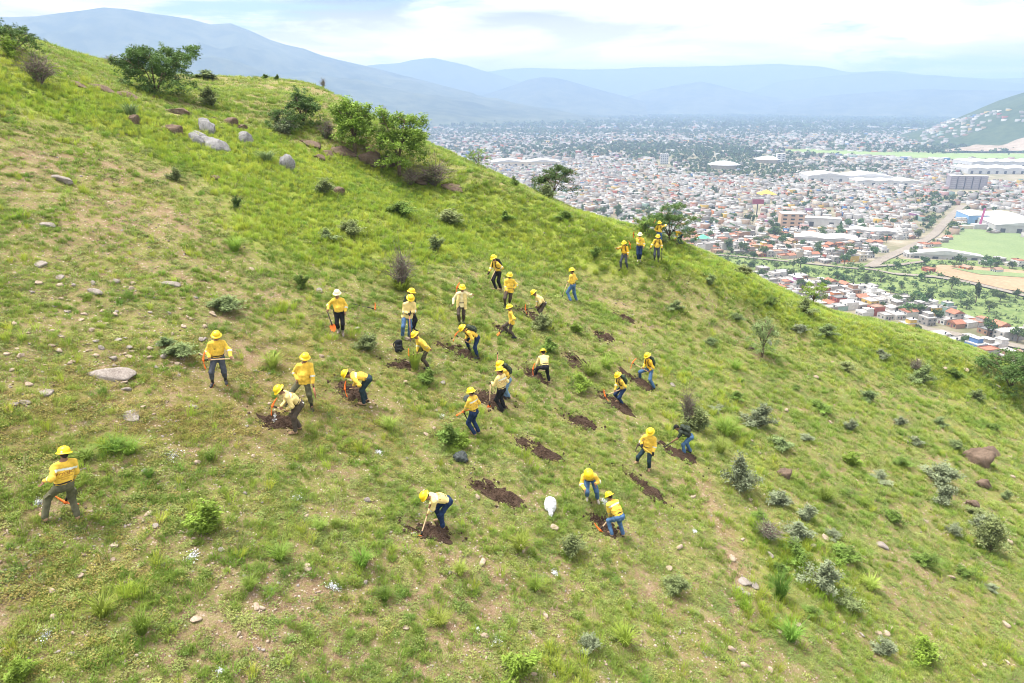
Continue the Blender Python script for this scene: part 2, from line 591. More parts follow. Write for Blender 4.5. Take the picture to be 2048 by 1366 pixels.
def ground_material():
    m = bpy.data.materials.new('hillside_soil_and_grass')
    m.use_nodes = True
    nt = m.node_tree
    L = nt.links
    b = nt.nodes['Principled BSDF']
    b.inputs['Roughness'].default_value = .95
    b.inputs['Specular IOR Level'].default_value = .12
    geo = nt.nodes.new('ShaderNodeNewGeometry')
    att = nt.nodes.new('ShaderNodeVertexColor'); att.layer_name = 'cover'
    sep = nt.nodes.new('ShaderNodeSeparateColor'); L.new(att.outputs['Color'], sep.inputs[0])
    def noise(s, d=5, r=.6):
        n = nt.nodes.new('ShaderNodeTexNoise'); n.inputs['Scale'].default_value = s; n.inputs['Detail'].default_value = d; n.inputs['Roughness'].default_value = r
        L.new(geo.outputs['Position'], n.inputs['Vector']); return n.outputs['Fac']
    def ramp(f, stops):
        r = nt.nodes.new('ShaderNodeValToRGB')
        e = r.color_ramp.elements
        while len(e) < len(stops): e.new(.5)
        for q, (p, c) in zip(e, stops): q.position = p; q.color = (*c, 1)
        L.new(f, r.inputs[0]); return r.outputs['Color']
    def mix(f, a, c):
        n = nt.nodes.new('ShaderNodeMix'); n.data_type = 'RGBA'
        if isinstance(f, float): n.inputs['Factor'].default_value = f
        else: L.new(f, n.inputs['Factor'])
        L.new(a, n.inputs['A']); L.new(c, n.inputs['B']); return n.outputs['Result']
    def math_(op, a, c, cl=False):
        n = nt.nodes.new('ShaderNodeMath'); n.operation = op; n.use_clamp = cl
        for i, v in enumerate((a, c)):
            if isinstance(v, (int, float)): n.inputs[i].default_value = v
            else: L.new(v, n.inputs[i])
        return n.outputs[0]
    soil = ramp(noise(2.2), [(.3, (.20, .130, .075)), (.5, (.30, .205, .125)), (.7, (.42, .32, .215))])
    grit = ramp(noise(38, 3, .7), [(.38, (.10, .065, .04)), (.52, (.27, .19, .12)), (.66, (.56, .45, .33))])
    soil = mix(.45, soil, grit)
    green = ramp(noise(1.1, 4), [(.3, (.155, .190, .045)), (.5, (.205, .240, .060)), (.7, (.260, .280, .080))])
    gfine = ramp(noise(24, 4, .75), [(.36, (.085, .095, .032)), (.5, (.205, .230, .058)), (.64, (.335, .335, .105))])
    green = mix(.55, green, gfine)
    olive = ramp(noise(16, 4, .7), [(.35, (.13, .115, .03)), (.55, (.20, .185, .05)), (.7, (.27, .24, .075))])
    lushc = ramp(noise(6, 4, .7), [(.35, (.21, .29, .038)), (.6, (.32, .40, .058))])
    f = math_('ADD', math_('MULTIPLY', math_('SUBTRACT', noise(7.5, 6, .72), .5), 4.2), math_('ADD', math_('MULTIPLY', sep.outputs[1], .85), .28), True)
    base = mix(math_('MULTIPLY', sep.outputs[2], .7), green, olive)
    base = mix(f, base, soil)
    base = mix(math_('MULTIPLY', sep.outputs[0], .75), base, lushc)
    vo = nt.nodes.new('ShaderNodeTexVoronoi'); vo.inputs['Scale'].default_value = 17.0; vo.inputs['Randomness'].default_value = 1.0
    L.new(geo.outputs['Position'], vo.inputs['Vector'])
    vs_ = nt.nodes.new('ShaderNodeSeparateColor'); L.new(vo.outputs['Color'], vs_.inputs[0])
    peb = math_('MULTIPLY', math_('GREATER_THAN', vs_.outputs[0], .74), math_('LESS_THAN', vo.outputs['Distance'], math_('MULTIPLY', vs_.outputs[1], .52)))
    pcol = ramp(vs_.outputs[2], [(.1, (.24, .17, .12)), (.5, (.42, .34, .26)), (.9, (.58, .52, .45))])
    base = mix(math_('MULTIPLY', peb, math_('SUBTRACT', 1.0, math_('MULTIPLY', sep.outputs[0], .9))), base, pcol)
    L.new(base, b.inputs['Base Color'])
    bp = nt.nodes.new('ShaderNodeBump'); bp.inputs['Strength'].default_value = 1.0; bp.inputs['Distance'].default_value = .09
    L.new(noise(14, 6, .7), bp.inputs['Height']); L.new(bp.outputs[0], b.inputs['Normal'])
    return m

M_GROUND = ground_material()
hillside = link('hillside', build_ground(), M_GROUND, kind='structure')
tag(hillside, 'steep grassy hillside with patches of bare stony soil')
# ------------------------------------------------------------------ the valley floor and mountains
def col_mesh(name, V, F, C, smooth_shade=False):
    """quads with a paint colour per face"""
    me = mesh_from(name, V, F, smooth_shade)
    a = me.color_attributes.new('paint', 'FLOAT_COLOR', 'CORNER')
    k = F.shape[1]
    cc = np.repeat(np.c_[C, np.ones(len(C))], k, axis=0).astype(np.float32)
    a.data.foreach_set('color', cc.ravel())
    return me

def paint_mat(name, rough=.85, var=.12, vscale=.4):
    m = bpy.data.materials.new(name); m.use_nodes = True
    nt = m.node_tree; b = nt.nodes['Principled BSDF']
    b.inputs['Roughness'].default_value = rough; b.inputs['Specular IOR Level'].default_value = .2
    v = nt.nodes.new('ShaderNodeVertexColor'); v.layer_name = 'paint'
    geo = nt.nodes.new('ShaderNodeNewGeometry')
    n = nt.nodes.new('ShaderNodeTexNoise'); n.inputs['Scale'].default_value = vscale; n.inputs['Detail'].default_value = 4
    nt.links.new(geo.outputs['Position'], n.inputs['Vector'])
    mr = nt.nodes.new('ShaderNodeMapRange'); mr.inputs['To Min'].default_value = 1 - var * 2; mr.inputs['To Max'].default_value = 1 + var
    nt.links.new(n.outputs['Fac'], mr.inputs['Value'])
    mx = nt.nodes.new('ShaderNodeVectorMath'); mx.operation = 'SCALE'
    nt.links.new(v.outputs['Color'], mx.inputs[0]); nt.links.new(mr.outputs[0], mx.inputs['Scale'])
    nt.links.new(mx.outputs[0], b.inputs['Base Color'])
    return m

def noise_mat(name, stops_list, rough=.95, base_scale=.02, mixf=.5):
    """layers of noise-ramped colour in world metres: [(scale, [(pos, colour)...]), ...]"""
    m = bpy.data.materials.new(name); m.use_nodes = True
    nt = m.node_tree; b = nt.nodes['Principled BSDF']
    b.inputs['Roughness'].default_value = rough; b.inputs['Specular IOR Level'].default_value = .1
    geo = nt.nodes.new('ShaderNodeNewGeometry')
    last = None
    for s, stops in stops_list:
        n = nt.nodes.new('ShaderNodeTexNoise'); n.inputs['Scale'].default_value = s; n.inputs['Detail'].default_value = 6; n.inputs['Roughness'].default_value = .65
        nt.links.new(geo.outputs['Position'], n.inputs['Vector'])
        r = nt.nodes.new('ShaderNodeValToRGB'); e = r.color_ramp.elements
        while len(e) < len(stops): e.new(.5)
        for q, (p, c) in zip(e, stops): q.position = p; q.color = (*c, 1)
        nt.links.new(n.outputs['Fac'], r.inputs[0])
        if last is None: last = r.outputs['Color']
        else:
            x = nt.nodes.new('ShaderNodeMix'); x.data_type = 'RGBA'; x.inputs['Factor'].default_value = mixf
            nt.links.new(last, x.inputs['A']); nt.links.new(r.outputs['Color'], x.inputs['B']); last = x.outputs['Result']
    nt.links.new(last, b.inputs['Base Color'])
    return m

def sheet(name, poly_px, z, mat, step=None):
    """flat region of the valley floor given by its outline"""
    P = [on_valley(*p) for p in poly_px]
    me = bpy.data.meshes.new(name)
    me.from_pydata([(p[0], p[1], z) for p in P], [], [tuple(range(len(P)))])
    me.update()
    if me.polygons[0].normal.z < 0:
        me.flip_normals()
    return link(name, me, mat, kind='structure')

M_VALLEY = noise_mat('valley_ground', [(.004, [(.35, (.16, .15, .085)), (.5, (.25, .215, .15)), (.65, (.33, .29, .22))]),
                                       (.03, [(.4, (.09, .11, .045)), (.55, (.27, .24, .18)), (.68, (.40, .37, .32))])])
def build_valley():
    xs = np.concatenate([np.linspace(-26000, -3000, 12)[:-1], np.linspace(-3000, 6000, 37), np.linspace(6000, 26000, 12)[1:]])
    ys = np.concatenate([[-9000, -3000, -600], np.linspace(0, 6000, 30), np.linspace(6500, 30000, 12)])
    X, Y = np.meshgrid(xs, ys, indexing='ij')
    Z = np.zeros_like(X)
    idx = np.arange(X.size).reshape(X.shape)
    F = np.stack([idx[:-1, :-1], idx[1:, :-1], idx[1:, 1:], idx[:-1, 1:]], -1).reshape(-1, 4)
    return mesh_from('valley_ground', np.stack([X, Y, Z], -1).reshape(-1, 3), F)
link('valley_ground', build_valley(), M_VALLEY, kind='structure')

M_CROP = noise_mat('young_crop', [(.02, [(.4, (.15, .215, .095)), (.6, (.20, .26, .12))]), (.5, [(.4, (.14, .19, .085)), (.6, (.22, .27, .13))])])
M_TILLED = noise_mat('tilled_soil', [(.02, [(.4, (.30, .20, .125)), (.6, (.38, .27, .175))]), (.3, [(.4, (.28, .19, .12)), (.6, (.40, .285, .185))])])
M_SCRUB = noise_mat('riverside_scrub', [(.03, [(.4, (.13, .19, .06)), (.6, (.22, .28, .10))]), (.25, [(.4, (.08, .13, .04)), (.6, (.22, .26, .10))])])
M_PASTURE = noise_mat('pasture', [(.01, [(.4, (.18, .26, .09)), (.6, (.25, .32, .12))]), (.2, [(.4, (.16, .23, .08)), (.6, (.26, .32, .13))])])
M_ROAD = noise_mat('dusty_road', [(.05, [(.4, (.21, .18, .155)), (.6, (.28, .25, .215))]), (.8, [(.4, (.19, .165, .14)), (.6, (.29, .26, .225))])])
M_QUARRY = noise_mat('quarry_face', [(.01, [(.4, (.26, .20, .15)), (.6, (.38, .31, .25))]), (.06, [(.4, (.22, .17, .12)), (.6, (.40, .33, .27))])])
FIELDS = {'crop': [(1862, 494), (1895, 476), (1932, 457), (1990, 462), (2090, 474), (2090, 528), (1990, 520), (1905, 512)],
          'tilled': [(1852, 538), (1880, 531), (1940, 533), (2090, 547), (2090, 592), (2010, 580), (1950, 566), (1890, 553)],
          'scrub': [(1400, 505), (1470, 508), (1560, 518), (1650, 530), (1740, 527), (1755, 517), (1850, 520), (1960, 522), (2090, 534), (2090, 548), (1940, 532), (1880, 530), (1850, 538), (1888, 555), (1960, 570), (2090, 596), (2090, 672), (1960, 640), (1850, 600), (1760, 580), (1660, 560), (1560, 545), (1400, 530)],
          'pasture': [(1540, 297), (1600, 297), (1760, 303), (1900, 306), (2090, 308), (2090, 318), (1880, 318), (1740, 312), (1600, 305)],
          'lot': [(1925, 448), (1948, 436), (1975, 440), (1968, 456)]}
sheet('field', FIELDS['crop'], .5, M_CROP)
sheet('field', FIELDS['tilled'], .8, M_TILLED)
sheet('riverside_scrub_ground', FIELDS['scrub'], .35, M_SCRUB)
sheet('field', FIELDS['pasture'], .5, M_PASTURE)
sheet('field', FIELDS['lot'], .6, M_PASTURE)
sheet('field', [(1900, 538), (2090, 552), (2090, 560), (1960, 551)], 1.1, M_CROP)

def strip(name, pts_px, width, z, mat):
    P = np.array([on_valley(*p) for p in pts_px])
    T = np.gradient(P, axis=0); T /= np.linalg.norm(T, axis=1)[:, None]
    N = np.c_[-T[:, 1], T[:, 0]] * width / 2
    V = [(*(p + n), z) for p, n in zip(P, N)] + [(*(p - n), z) for p, n in zip(P, N)]
    k = len(P)
    me = mesh_from(name, V, [(i, k + i, k + i + 1, i + 1) for i in range(k - 1)])
    if me.polygons[0].normal.z < 0: me.flip_normals()
    return link(name, me, mat, kind='structure')
ROADS = [[(1738, 536), (1765, 520), (1800, 504), (1842, 486), (1868, 470), (1884, 452), (1905, 430), (1925, 412)],
         [(1400, 508), (1500, 517), (1600, 527), (1690, 537), (1745, 541), (1790, 550)],
         [(1790, 550), (1870, 556), (1930, 566), (2000, 582), (2090, 604)],
         [(1600, 652), (1700, 640), (1830, 655), (2000, 688), (2090, 705)],
         [(1738, 536), (1800, 532), (1850, 525)]]
strip('road', ROADS[0], 9.5, 1.0, M_ROAD); strip('path', ROADS[1], 4.5, 1.2, M_ROAD); strip('path', ROADS[2], 7, 1.4, M_ROAD); strip('road', ROADS[3], 9, 1.0, M_ROAD); strip('path', ROADS[4], 5, 1.6, M_ROAD)

# mountains: ridges given by crest points (photo pixel of the crest, distance), real height and width
def ridge_mesh(name, crest, width_front, width_back, mat, rough=.34, seed=1, res=150, gul=1.0):
    P = []
    for px, py, D in crest:
        r = p2w(px, py, 1.0) - np.array([0, 0, CAMZ]); h = math.hypot(r[0], r[1])
        P.append((r[0] / h * D, r[1] / h * D, CAMZ + r[2] / h * D))
    P = np.array(P)
    seg = np.r_[0, np.cumsum(np.linalg.norm(np.diff(P[:, :2], axis=0), axis=1))]
    n = int(seg[-1] / res) + 2
    t = np.linspace(0, seg[-1], n)
    C = np.stack([np.interp(t, seg, P[:, i]) for i in range(3)], -1)
    C[:, 2] += (fbm(t / 900 + seed * 3.1, t * 0 + seed, seed, 4) - .5) * rough * .5 * np.maximum(C[:, 2], 60)
    T = np.gradient(C[:, :2], axis=0); T /= np.linalg.norm(T, axis=1)[:, None]
    k = 9
    ker = np.ones(k) / k
    T = np.stack([np.convolve(np.pad(T[:, i], k // 2, mode='edge'), ker, 'valid') for i in range(2)], -1)
    T /= np.linalg.norm(T, axis=1)[:, None]
    N = np.c_[T[:, 1], -T[:, 0]]
    N *= np.where((N * C[:, :2]).sum(1) > 0, -1, 1)[:, None]      # towards the valley
    sf = np.r_[-np.linspace(1, .05, 14) * width_back, 0, np.linspace(.02, 1, 40) ** 1.05 * width_front]
    S, I = np.meshgrid(sf, np.arange(n), indexing='ij')
    X = C[I, 0] + N[I, 0] * S; Y = C[I, 1] + N[I, 1] * S
    a = np.where(S > 0, S / width_front, -S / width_back)
    gullies = np.abs(fbm(t[I] / (260 * gul) + (fbm(X / 700, Y / 700, seed + 4, 2) - .5) * 2.2, a * 1.2, seed + 9, 4) - .5) * 2
    f = np.clip(1 - a, 0, 1) ** 1.25
    f = f * (1 - .75 * gullies * np.sin(np.clip(a, 0, 1) * math.pi) ** .8)
    Z = C[I, 2] * f + (fbm(X / 400, Y / 400, seed + 20, 5) - .5) * rough * C[I, 2] * np.minimum(a * 4, 1) * f ** .5 - 6 * np.clip(a * 8 - 7, 0, 1) - 4 * (a > .999)
    idx = np.arange(X.size).reshape(X.shape)
    F = np.stack([idx[:-1, :-1], idx[:-1, 1:], idx[1:, 1:], idx[1:, :-1]], -1).reshape(-1, 4)
    me = mesh_from(name, np.stack([X, Y, Z], -1).reshape(-1, 3), F, True)
    if np.mean([p.normal.z for p in list(me.polygons)[::200]]) < 0: me.flip_normals()
    return link(name, me, mat, kind='structure')

M_MOUNT = noise_mat('forested_mountain', [(.0016, [(.40, (.012, .024, .010)), (.60, (.085, .095, .05))]), (.007, [(.42, (.010, .022, .008)), (.58, (.11, .115, .06))])])
M_FAR = noise_mat('far_mountain', [(.001, [(.38, (.035, .055, .030)), (.62, (.075, .09, .05))]), (.005, [(.4, (.03, .045, .02)), (.6, (.085, .095, .055))])])
M_NEARHILL = noise_mat('scrub_covered_hill', [(.006, [(.4, (.025, .050, .016)), (.6, (.06, .085, .032))]), (.05, [(.4, (.015, .035, .010)), (.6, (.075, .10, .04))])])
ridge_mesh('mountain', [(-420, 40, 6600), (-150, 30, 6500), (60, 42, 6400), (150, 33, 6400), (215, 24, 6400), (300, 33, 6400), (360, 44, 6400), (405, 50, 6400), (440, 62, 6400), (468, 53, 6400), (515, 72, 6400), (560, 83, 6500), (605, 90, 6500),
                        (660, 113, 6600), (720, 130, 6700), (790, 148, 6900), (850, 163, 7100), (920, 184, 7300), (1000, 205, 7500)], 2600, 2500, M_MOUNT, seed=3)
ridge_mesh('mountain', [(230, 140, 5200), (330, 122, 5200), (415, 110, 5200), (480, 125, 5200), (560, 160, 5200), (640, 190, 5200), (700, 207, 5200)], 1200, 1200, M_MOUNT, seed=8, gul=.7)
ridge_mesh('mountain', [(600, 170, 9800), (740, 128, 9800), (800, 124, 9800), (870, 111, 9800), (915, 124, 9800), (965, 143, 9900), (1030, 160, 10000), (1100, 178, 10000)], 2200, 1500, M_FAR, seed=12)
ridge_mesh('mountain', [(900, 150, 12500), (1000, 139, 12500), (1080, 137, 12500), (1170, 141, 12500), (1280, 136, 12500), (1380, 134, 12500), (1450, 131, 12500), (1560, 127, 12500), (1640, 133, 12500), (1700, 144, 12500), (1790, 141, 12500), (1880, 152, 12500),
                        (1980, 156, 12500), (2100, 155, 12500), (2400, 150, 12500)], 2600, 1200, M_FAR, seed=16, rough=.22)
ridge_mesh('mountain', [(900, 203, 8200), (960, 190, 8200), (1020, 172, 8200), (1060, 155, 8200), (1096, 147, 8200), (1140, 158, 8200), (1180, 170, 8200), (1230, 186, 8200), (1290, 203, 8200)], 1500, 1400, M_MOUNT, seed=21, gul=.7)
ridge_mesh('mountain', [(1230, 200, 9200), (1300, 180, 9200), (1350, 170, 9200), (1405, 164, 9200), (1450, 175, 9200), (1520, 190, 9300), (1600, 200, 9300)], 1500, 1400, M_MOUNT, seed=25, gul=.7)
ridge_mesh('mountain', [(1480, 190, 10600), (1560, 160, 10600), (1650, 150, 10600), (1742, 143, 10600), (1800, 149, 10600), (1870, 150, 10600), (1960, 158, 10600), (2060, 168, 10600), (2300, 175, 10600)], 1900, 1100, M_FAR, seed=29)
ridge_mesh('mountain', [(1560, 205, 8600), (1660, 190, 8600), (1760, 183, 8600), (1850, 178, 8600), (1940, 181, 8600), (2020, 180, 8600), (2120, 176, 8600), (2400, 170, 8600)], 1500, 1300, M_MOUNT, seed=33)

# the near hill at the edge of town, with a quarry cut in its foot
HILL_C = on_valley(2340, 290); HILL_R = (850.0, 1000.0)
def side_hill_z(x, y):
    u = (x - HILL_C[0]) / HILL_R[0]; v = (y - HILL_C[1]) / HILL_R[1]
    r = np.sqrt(u * u + v * v) + (fbm(x / 420, y / 420, 61, 3) - .5) * .22
    h = 350 * np.clip(1 - r, 0, 1) ** 1.12
    return h + (fbm(x / 130, y / 130, 66, 4) - .5) * 26 * np.clip(1 - r, 0, 1) ** .5 * (h > 0) - 2 * (r > 1)
def side_hill():
    xs = np.linspace(HILL_C[0] - 1.15 * HILL_R[0], HILL_C[0] + 1.1 * HILL_R[0], 110); ys = np.linspace(HILL_C[1] - 1.15 * HILL_R[1], HILL_C[1] + 1.1 * HILL_R[1], 110)
    X, Y = np.meshgrid(xs, ys, indexing='ij')
    idx = np.arange(X.size).reshape(X.shape)
    F = np.stack([idx[:-1, :-1], idx[1:, :-1], idx[1:, 1:], idx[:-1, 1:]], -1).reshape(-1, 4)
    return mesh_from('hill', np.stack([X, Y, side_hill_z(X, Y)], -1).reshape(-1, 3), F, True)
link('hill', side_hill(), M_NEARHILL, kind='structure')
def quarry():
    A = on_valley(1890, 306); B = on_valley(2120, 306)
    n = 40
    V = []
    for i in range(n):
        t = i / (n - 1)
        p = A + (B - A) * t
        back = np.array([.15, 1.0]); back /= np.linalg.norm(back)
        for j in range(9):
            s = j / 8
            q = p + back * (s * 120 * min(1, t * 2.2 + .12))
            hh = max(side_hill_z(q[:1], q[1:])[0], 0)
            z = max(hh, 0) + 3 + s * (10 * min(1, t * 2.4)) * (1 + .12 * math.sin(i * .45)) + 5 * float(fbm(np.array([q[0] / 40]), np.array([q[1] / 40]), 3, 3)[0])
            V.append((q[0], q[1], z))
        V.append((q[0] + back[0] * 30, q[1] + back[1] * 30, -2))
    m = 10
    F = [(i * m + j, i * m + j + 1, (i + 1) * m + j + 1, (i + 1) * m + j) for i in range(n - 1) for j in range(m - 1)]
    me = mesh_from('quarry_terrain', V, F, True)
    if me.polygons[20].normal.z < 0: me.flip_normals()
    link('quarry_terrain', me, M_QUARRY, kind='structure')
quarry()
# ------------------------------------------------------------------ the town
def in_poly(px, py, poly):
    poly = np.array(poly, float)
    inside = np.zeros(np.shape(px), bool)
    j = len(poly) - 1
    for i in range(len(poly)):
        xi, yi = poly[i]; xj, yj = poly[j]
        c = ((yi > py) != (yj > py)) & (px < (xj - xi) * (py - yi) / (yj - yi + 1e-9) + xi)
        inside ^= c
        j = i
    return inside
def road_dist(x, y):
    d = np.full(np.shape(x), 1e9)
    for R in ROADS:
        P = np.array([on_valley(*p) for p in R])
        for a, b in zip(P[:-1], P[1:]):
            ab = b - a
            t = np.clip(((x - a[0]) * ab[0] + (y - a[1]) * ab[1]) / (ab @ ab), 0, 1)
            d = np.minimum(d, np.hypot(x - a[0] - t * ab[0], y - a[1] - t * ab[1]))
    return d
# wooded or open stretches of the plain: (px, py, rx, ry, weight)
WOODS = [(1480, 318, 110, 10, 1.2), (1440, 338, 90, 8, .9), (1860, 300, 60, 5, 2), (1180, 300, 110, 6, .8), (1400, 300, 80, 7, 1), (1560, 342, 80, 10, .9), (1040, 262, 110, 5, .8), (1310, 262, 120, 5, .7), (1650, 258, 120, 5, .9), (1290, 290, 100, 5, .8),
         (1880, 440, 28, 14, 2), (1700, 332, 60, 5, .6), (1610, 400, 50, 9, .5), (1930, 395, 60, 7, .7), (1250, 425, 50, 12, .4), (1760, 340, 50, 6, .5), (1830, 395, 40, 6, .7), (950, 245, 150, 5, .6), (1700, 235, 300, 5, 1.2)]
BIG = [(1688, 352, 70, 12), (1770, 362, 60, 9), (1930, 367, 40, 16), (1980, 432, 45, 16), (2030, 452, 42, 16), (1990, 352, 70, 10), (2000, 330, 60, 8), (1447, 334, 30, 6), (1535, 322, 26, 5), (1328, 322, 14, 12), (1650, 478, 48, 9), (1580, 440, 22, 16), (1640, 447, 32, 9), (1885, 512, 55, 8), (1958, 452, 22, 10), (1740, 462, 40, 8), (1050, 326, 46, 6), (1513, 416, 10, 12), (1780, 486, 26, 8)]
WALLS = [((.64, .63, .61), 30), ((.48, .46, .44), 24), ((.33, .31, .30), 24), ((.56, .50, .41), 11), ((.25, .22, .19), 16), ((.36, .22, .15), 7), ((.42, .32, .24), 8), ((.55, .22, .09), 3), ((.40, .12, .08), 3), ((.50, .31, .30), 4),
         ((.10, .20, .42), 2), ((.58, .40, .10), 3), ((.26, .37, .32), 3), ((.32, .14, .26), 1)]
WNAMES = ['white', 'pale grey', 'grey concrete', 'cream', 'unpainted', 'brick', 'tan', 'orange', 'red', 'pink', 'blue', 'yellow', 'pale green', 'purple']
ROOFS = [((.54, .53, .52), 36), ((.38, .36, .35), 30), ((.72, .72, .72), 20), ((.38, .25, .19), 8), ((.40, .18, .12), 6), ((.22, .22, .22), 14)]
RNAMES = ['light grey flat roof', 'grey flat roof', 'white flat roof', 'clay coloured roof', 'red flat roof', 'dark grey roof']
def pick(tab, n):
    w = np.array([t[1] for t in tab], float)
    return RNG.choice(len(tab), n, p=w / w.sum())

def plots(y0, y1, du, dv, nu, nv, street, angs, keep, seed):
    R = [plots1(y0, y1, du, dv, nu, nv, street, a, keep, seed + 10 * i, i, len(angs)) for i, a in enumerate(angs)]
    return [np.concatenate([r[j] for r in R]) for j in range(5)]
def plots1(y0, y1, du, dv, nu, nv, street, ang, keep, seed, district, nd):
    rng = np.random.default_rng(seed)
    c, s = math.cos(ang), math.sin(ang)
    R = y1 * 1.45
    us = []; u = -R
    i = 0
    while u < R:
        us.append(u); u += du; i += 1
        if i % nu == 0: u += street
    v = -R; i = 0; vsx = []
    while v < R:
        vsx.append(v); v += dv; i += 1
        if i % nv == 0: v += street
    U, Vv = np.meshgrid(us, vsx, indexing='ij')
    U = U + rng.normal(0, du * .06, U.shape); Vv = Vv + rng.normal(0, dv * .06, U.shape)
    x = (U * c - Vv * s).ravel(); y = (U * s + Vv * c).ravel()
    m = (y > y0) & (y < y1) & (np.abs(x) < y * 1.05 + 100)
    if nd > 1:
        q = fbm(x / (y0 * .55), y / (y0 * .55), 555, 2)
        m &= (np.clip(((q - .3) / .4 * nd).astype(int), 0, nd - 1) == district)
    x, y = x[m], y[m]
    px, py, d = w2p(np.stack([x, y, np.full_like(x, 3.0)], -1))
    m = (px < 2330) & (py < sil_y(px) + 75) & (px > 720)
    x, y, px, py = x[m], y[m], px[m], py[m]
    bad = np.zeros(len(x), bool)
    for k in FIELDS: bad |= in_poly(px, py, FIELDS[k])
    for bx, by, rx, ry in BIG: bad |= (np.abs(px - bx) < rx) & (np.abs(py - by) < ry)
    bad |= road_dist(x, y) < 12
    wd = np.zeros(len(x))
    for bx, by, rx, ry, w in WOODS: wd += w * np.exp(-.5 * (((px - bx) / rx) ** 2 + ((py - by) / ry) ** 2))
    bad |= in_poly(px, py, [(1840, 300), (1900, 250), (1960, 225), (2100, 190), (2100, 310), (1880, 312)]) & (y > 1500)
    dens = keep * (1 - np.clip(wd, 0, .93)) * np.clip(.45 + 1.3 * fbm(x / (40 + y * .05), y / (40 + y * .05), seed, 3), .1, 1.1)
    m = ~bad & (rng.random(len(x)) < dens)
    return x[m], y[m], px[m], py[m], np.full(m.sum(), ang)

nearx = plots(330, 760, 8.4, 10.4, 7, 2, 6, [math.radians(14)], 1.04, 91)
midx = plots(760, 1750, 9.6, 11.5, 9, 2, 7, [math.radians(-21), math.radians(12), math.radians(38), math.radians(-4)], 1.0, 92)
farx = plots(1750, 3600, 17, 19, 6, 3, 11, [math.radians(9), math.radians(40), math.radians(-25)], .74, 93)
vfarx = plots(3600, 8500, 42, 48, 5, 3, 26, [math.radians(30), math.radians(-10), math.radians(55)], .46, 94)

def boxes(x, y, w, d, h, ang, z0):
    """vertices and quads (4 sides + top) of many boxes at once"""
    n = len(x)
    c, s = np.cos(ang), np.sin(ang)
    V = np.empty((n, 8, 3))
    for k, (a, b) in enumerate(((-1, -1), (1, -1), (1, 1), (-1, 1))):
        lx, ly = a * w / 2, b * d / 2
        V[:, k, 0] = V[:, k + 4, 0] = x + lx * c - ly * s
        V[:, k, 1] = V[:, k + 4, 1] = y + lx * s + ly * c
        V[:, k, 2] = z0; V[:, k + 4, 2] = z0 + h
    q = np.array([[0, 1, 5, 4], [1, 2, 6, 5], [2, 3, 7, 6], [3, 0, 4, 7], [4, 5, 6, 7]])
    F = (np.arange(n)[:, None, None] * 8 + q[None]).reshape(-1, 4)
    return V.reshape(-1, 3), F

def house_cloud(sets):
    Vs, Fs, Cs, off = [], [], [], 0
    wc = np.array([t[0] for t in WALLS]); rc = np.array([t[0] for t in ROOFS])
    for x, y, w, d, h, ang, z0 in sets:
        n = len(x)
        V, F = boxes(x, y, w, d, h, ang, z0)
        cw = wc[pick(WALLS, n)] * RNG.uniform(.82, 1.05, (n, 1)); cr = rc[pick(ROOFS, n)] * RNG.uniform(.82, 1.08, (n, 1))
        C = np.repeat(cw[:, None, :], 5, 1); C[:, 4] = cr
        Vs.append(V); Fs.append(F + off); Cs.append(C.reshape(-1, 3)); off += len(V)
    return np.concatenate(Vs), np.concatenate(Fs), np.clip(np.concatenate(Cs), 0, .9)

x, y, px, py, _ = nearx
order = np.argsort(np.hypot(x, y))
vis = order[(py[order] < sil_y(px[order]) - 2) & (px[order] < 2046)]
IND = vis[:300]
rest = np.setdiff1d(np.arange(len(x)), IND)
sets = []
def add_set(x, y, w0, w1, h0, h1, ang, second):
    n = len(x)
    x = x + RNG.normal(0, w0 * .10, n); y = y + RNG.normal(0, w0 * .10, n)
    w = RNG.uniform(w0, w1, n); d = RNG.uniform(w0, w1 * 1.1, n); h = RNG.choice([h0, h0 * 1.1, h1, h1 * .95], n) * RNG.uniform(.9, 1.1, n)
    a = ang + RNG.normal(0, .07, n)
    sets.append((x, y, w, d, h, a, np.zeros(n)))
    m = RNG.random(n) < second
    k = m.sum()
    if k:
        sets.append((x[m] + RNG.normal(0, w0 * .15, k), y[m] + RNG.normal(0, w0 * .15, k), w[m] * RNG.uniform(.3, .7, k), d[m] * RNG.uniform(.3, .7, k), RNG.uniform(1.6, 3.0, k) * (w0 / 9) ** .5, a[m], h[m] - .05))
add_set(x[rest], y[rest], 5.5, 9.4, 2.8, 5.8, nearx[4][rest], .7)
add_set(midx[0], midx[1], 5.5, 10.5, 2.8, 6.2, midx[4], .6)
add_set(farx[0], farx[1], 9, 17, 3.3, 7.5, farx[4], .3)
add_set(vfarx[0], vfarx[1], 14, 40, 5, 10, vfarx[4], 0)
# houses climbing the near hill
hx = RNG.uniform(on_valley(1840, 300)[0] * .9, HILL_C[0] + 300, 5200); hy = RNG.uniform(HILL_C[1] - 1300, HILL_C[1] + 900, 5200)
hz = side_hill_z(hx, hy)
hpx, hpy, _d = w2p(np.stack([hx, hy, hz], -1))
hm = in_poly(hpx, hpy, [(1800, 292), (1850, 262), (1900, 240), (1990, 222), (2090, 214), (2090, 236), (1980, 252), (1900, 284), (1850, 298)]) & (RNG.random(5200) < .6)
n = hm.sum()
sets.append((hx[hm], hy[hm], RNG.uniform(9, 17, n), RNG.uniform(9, 15, n), RNG.uniform(7, 10, n), RNG.uniform(0, 3, n), hz[hm] - 4))
M_PAINT = paint_mat('painted_masonry')
V, F, C = house_cloud(sets)
C = C * .74
link('distant_houses', col_mesh('distant_houses', V, F, C), M_PAINT, kind='stuff', label='dense mass of small pale houses filling the far valley')

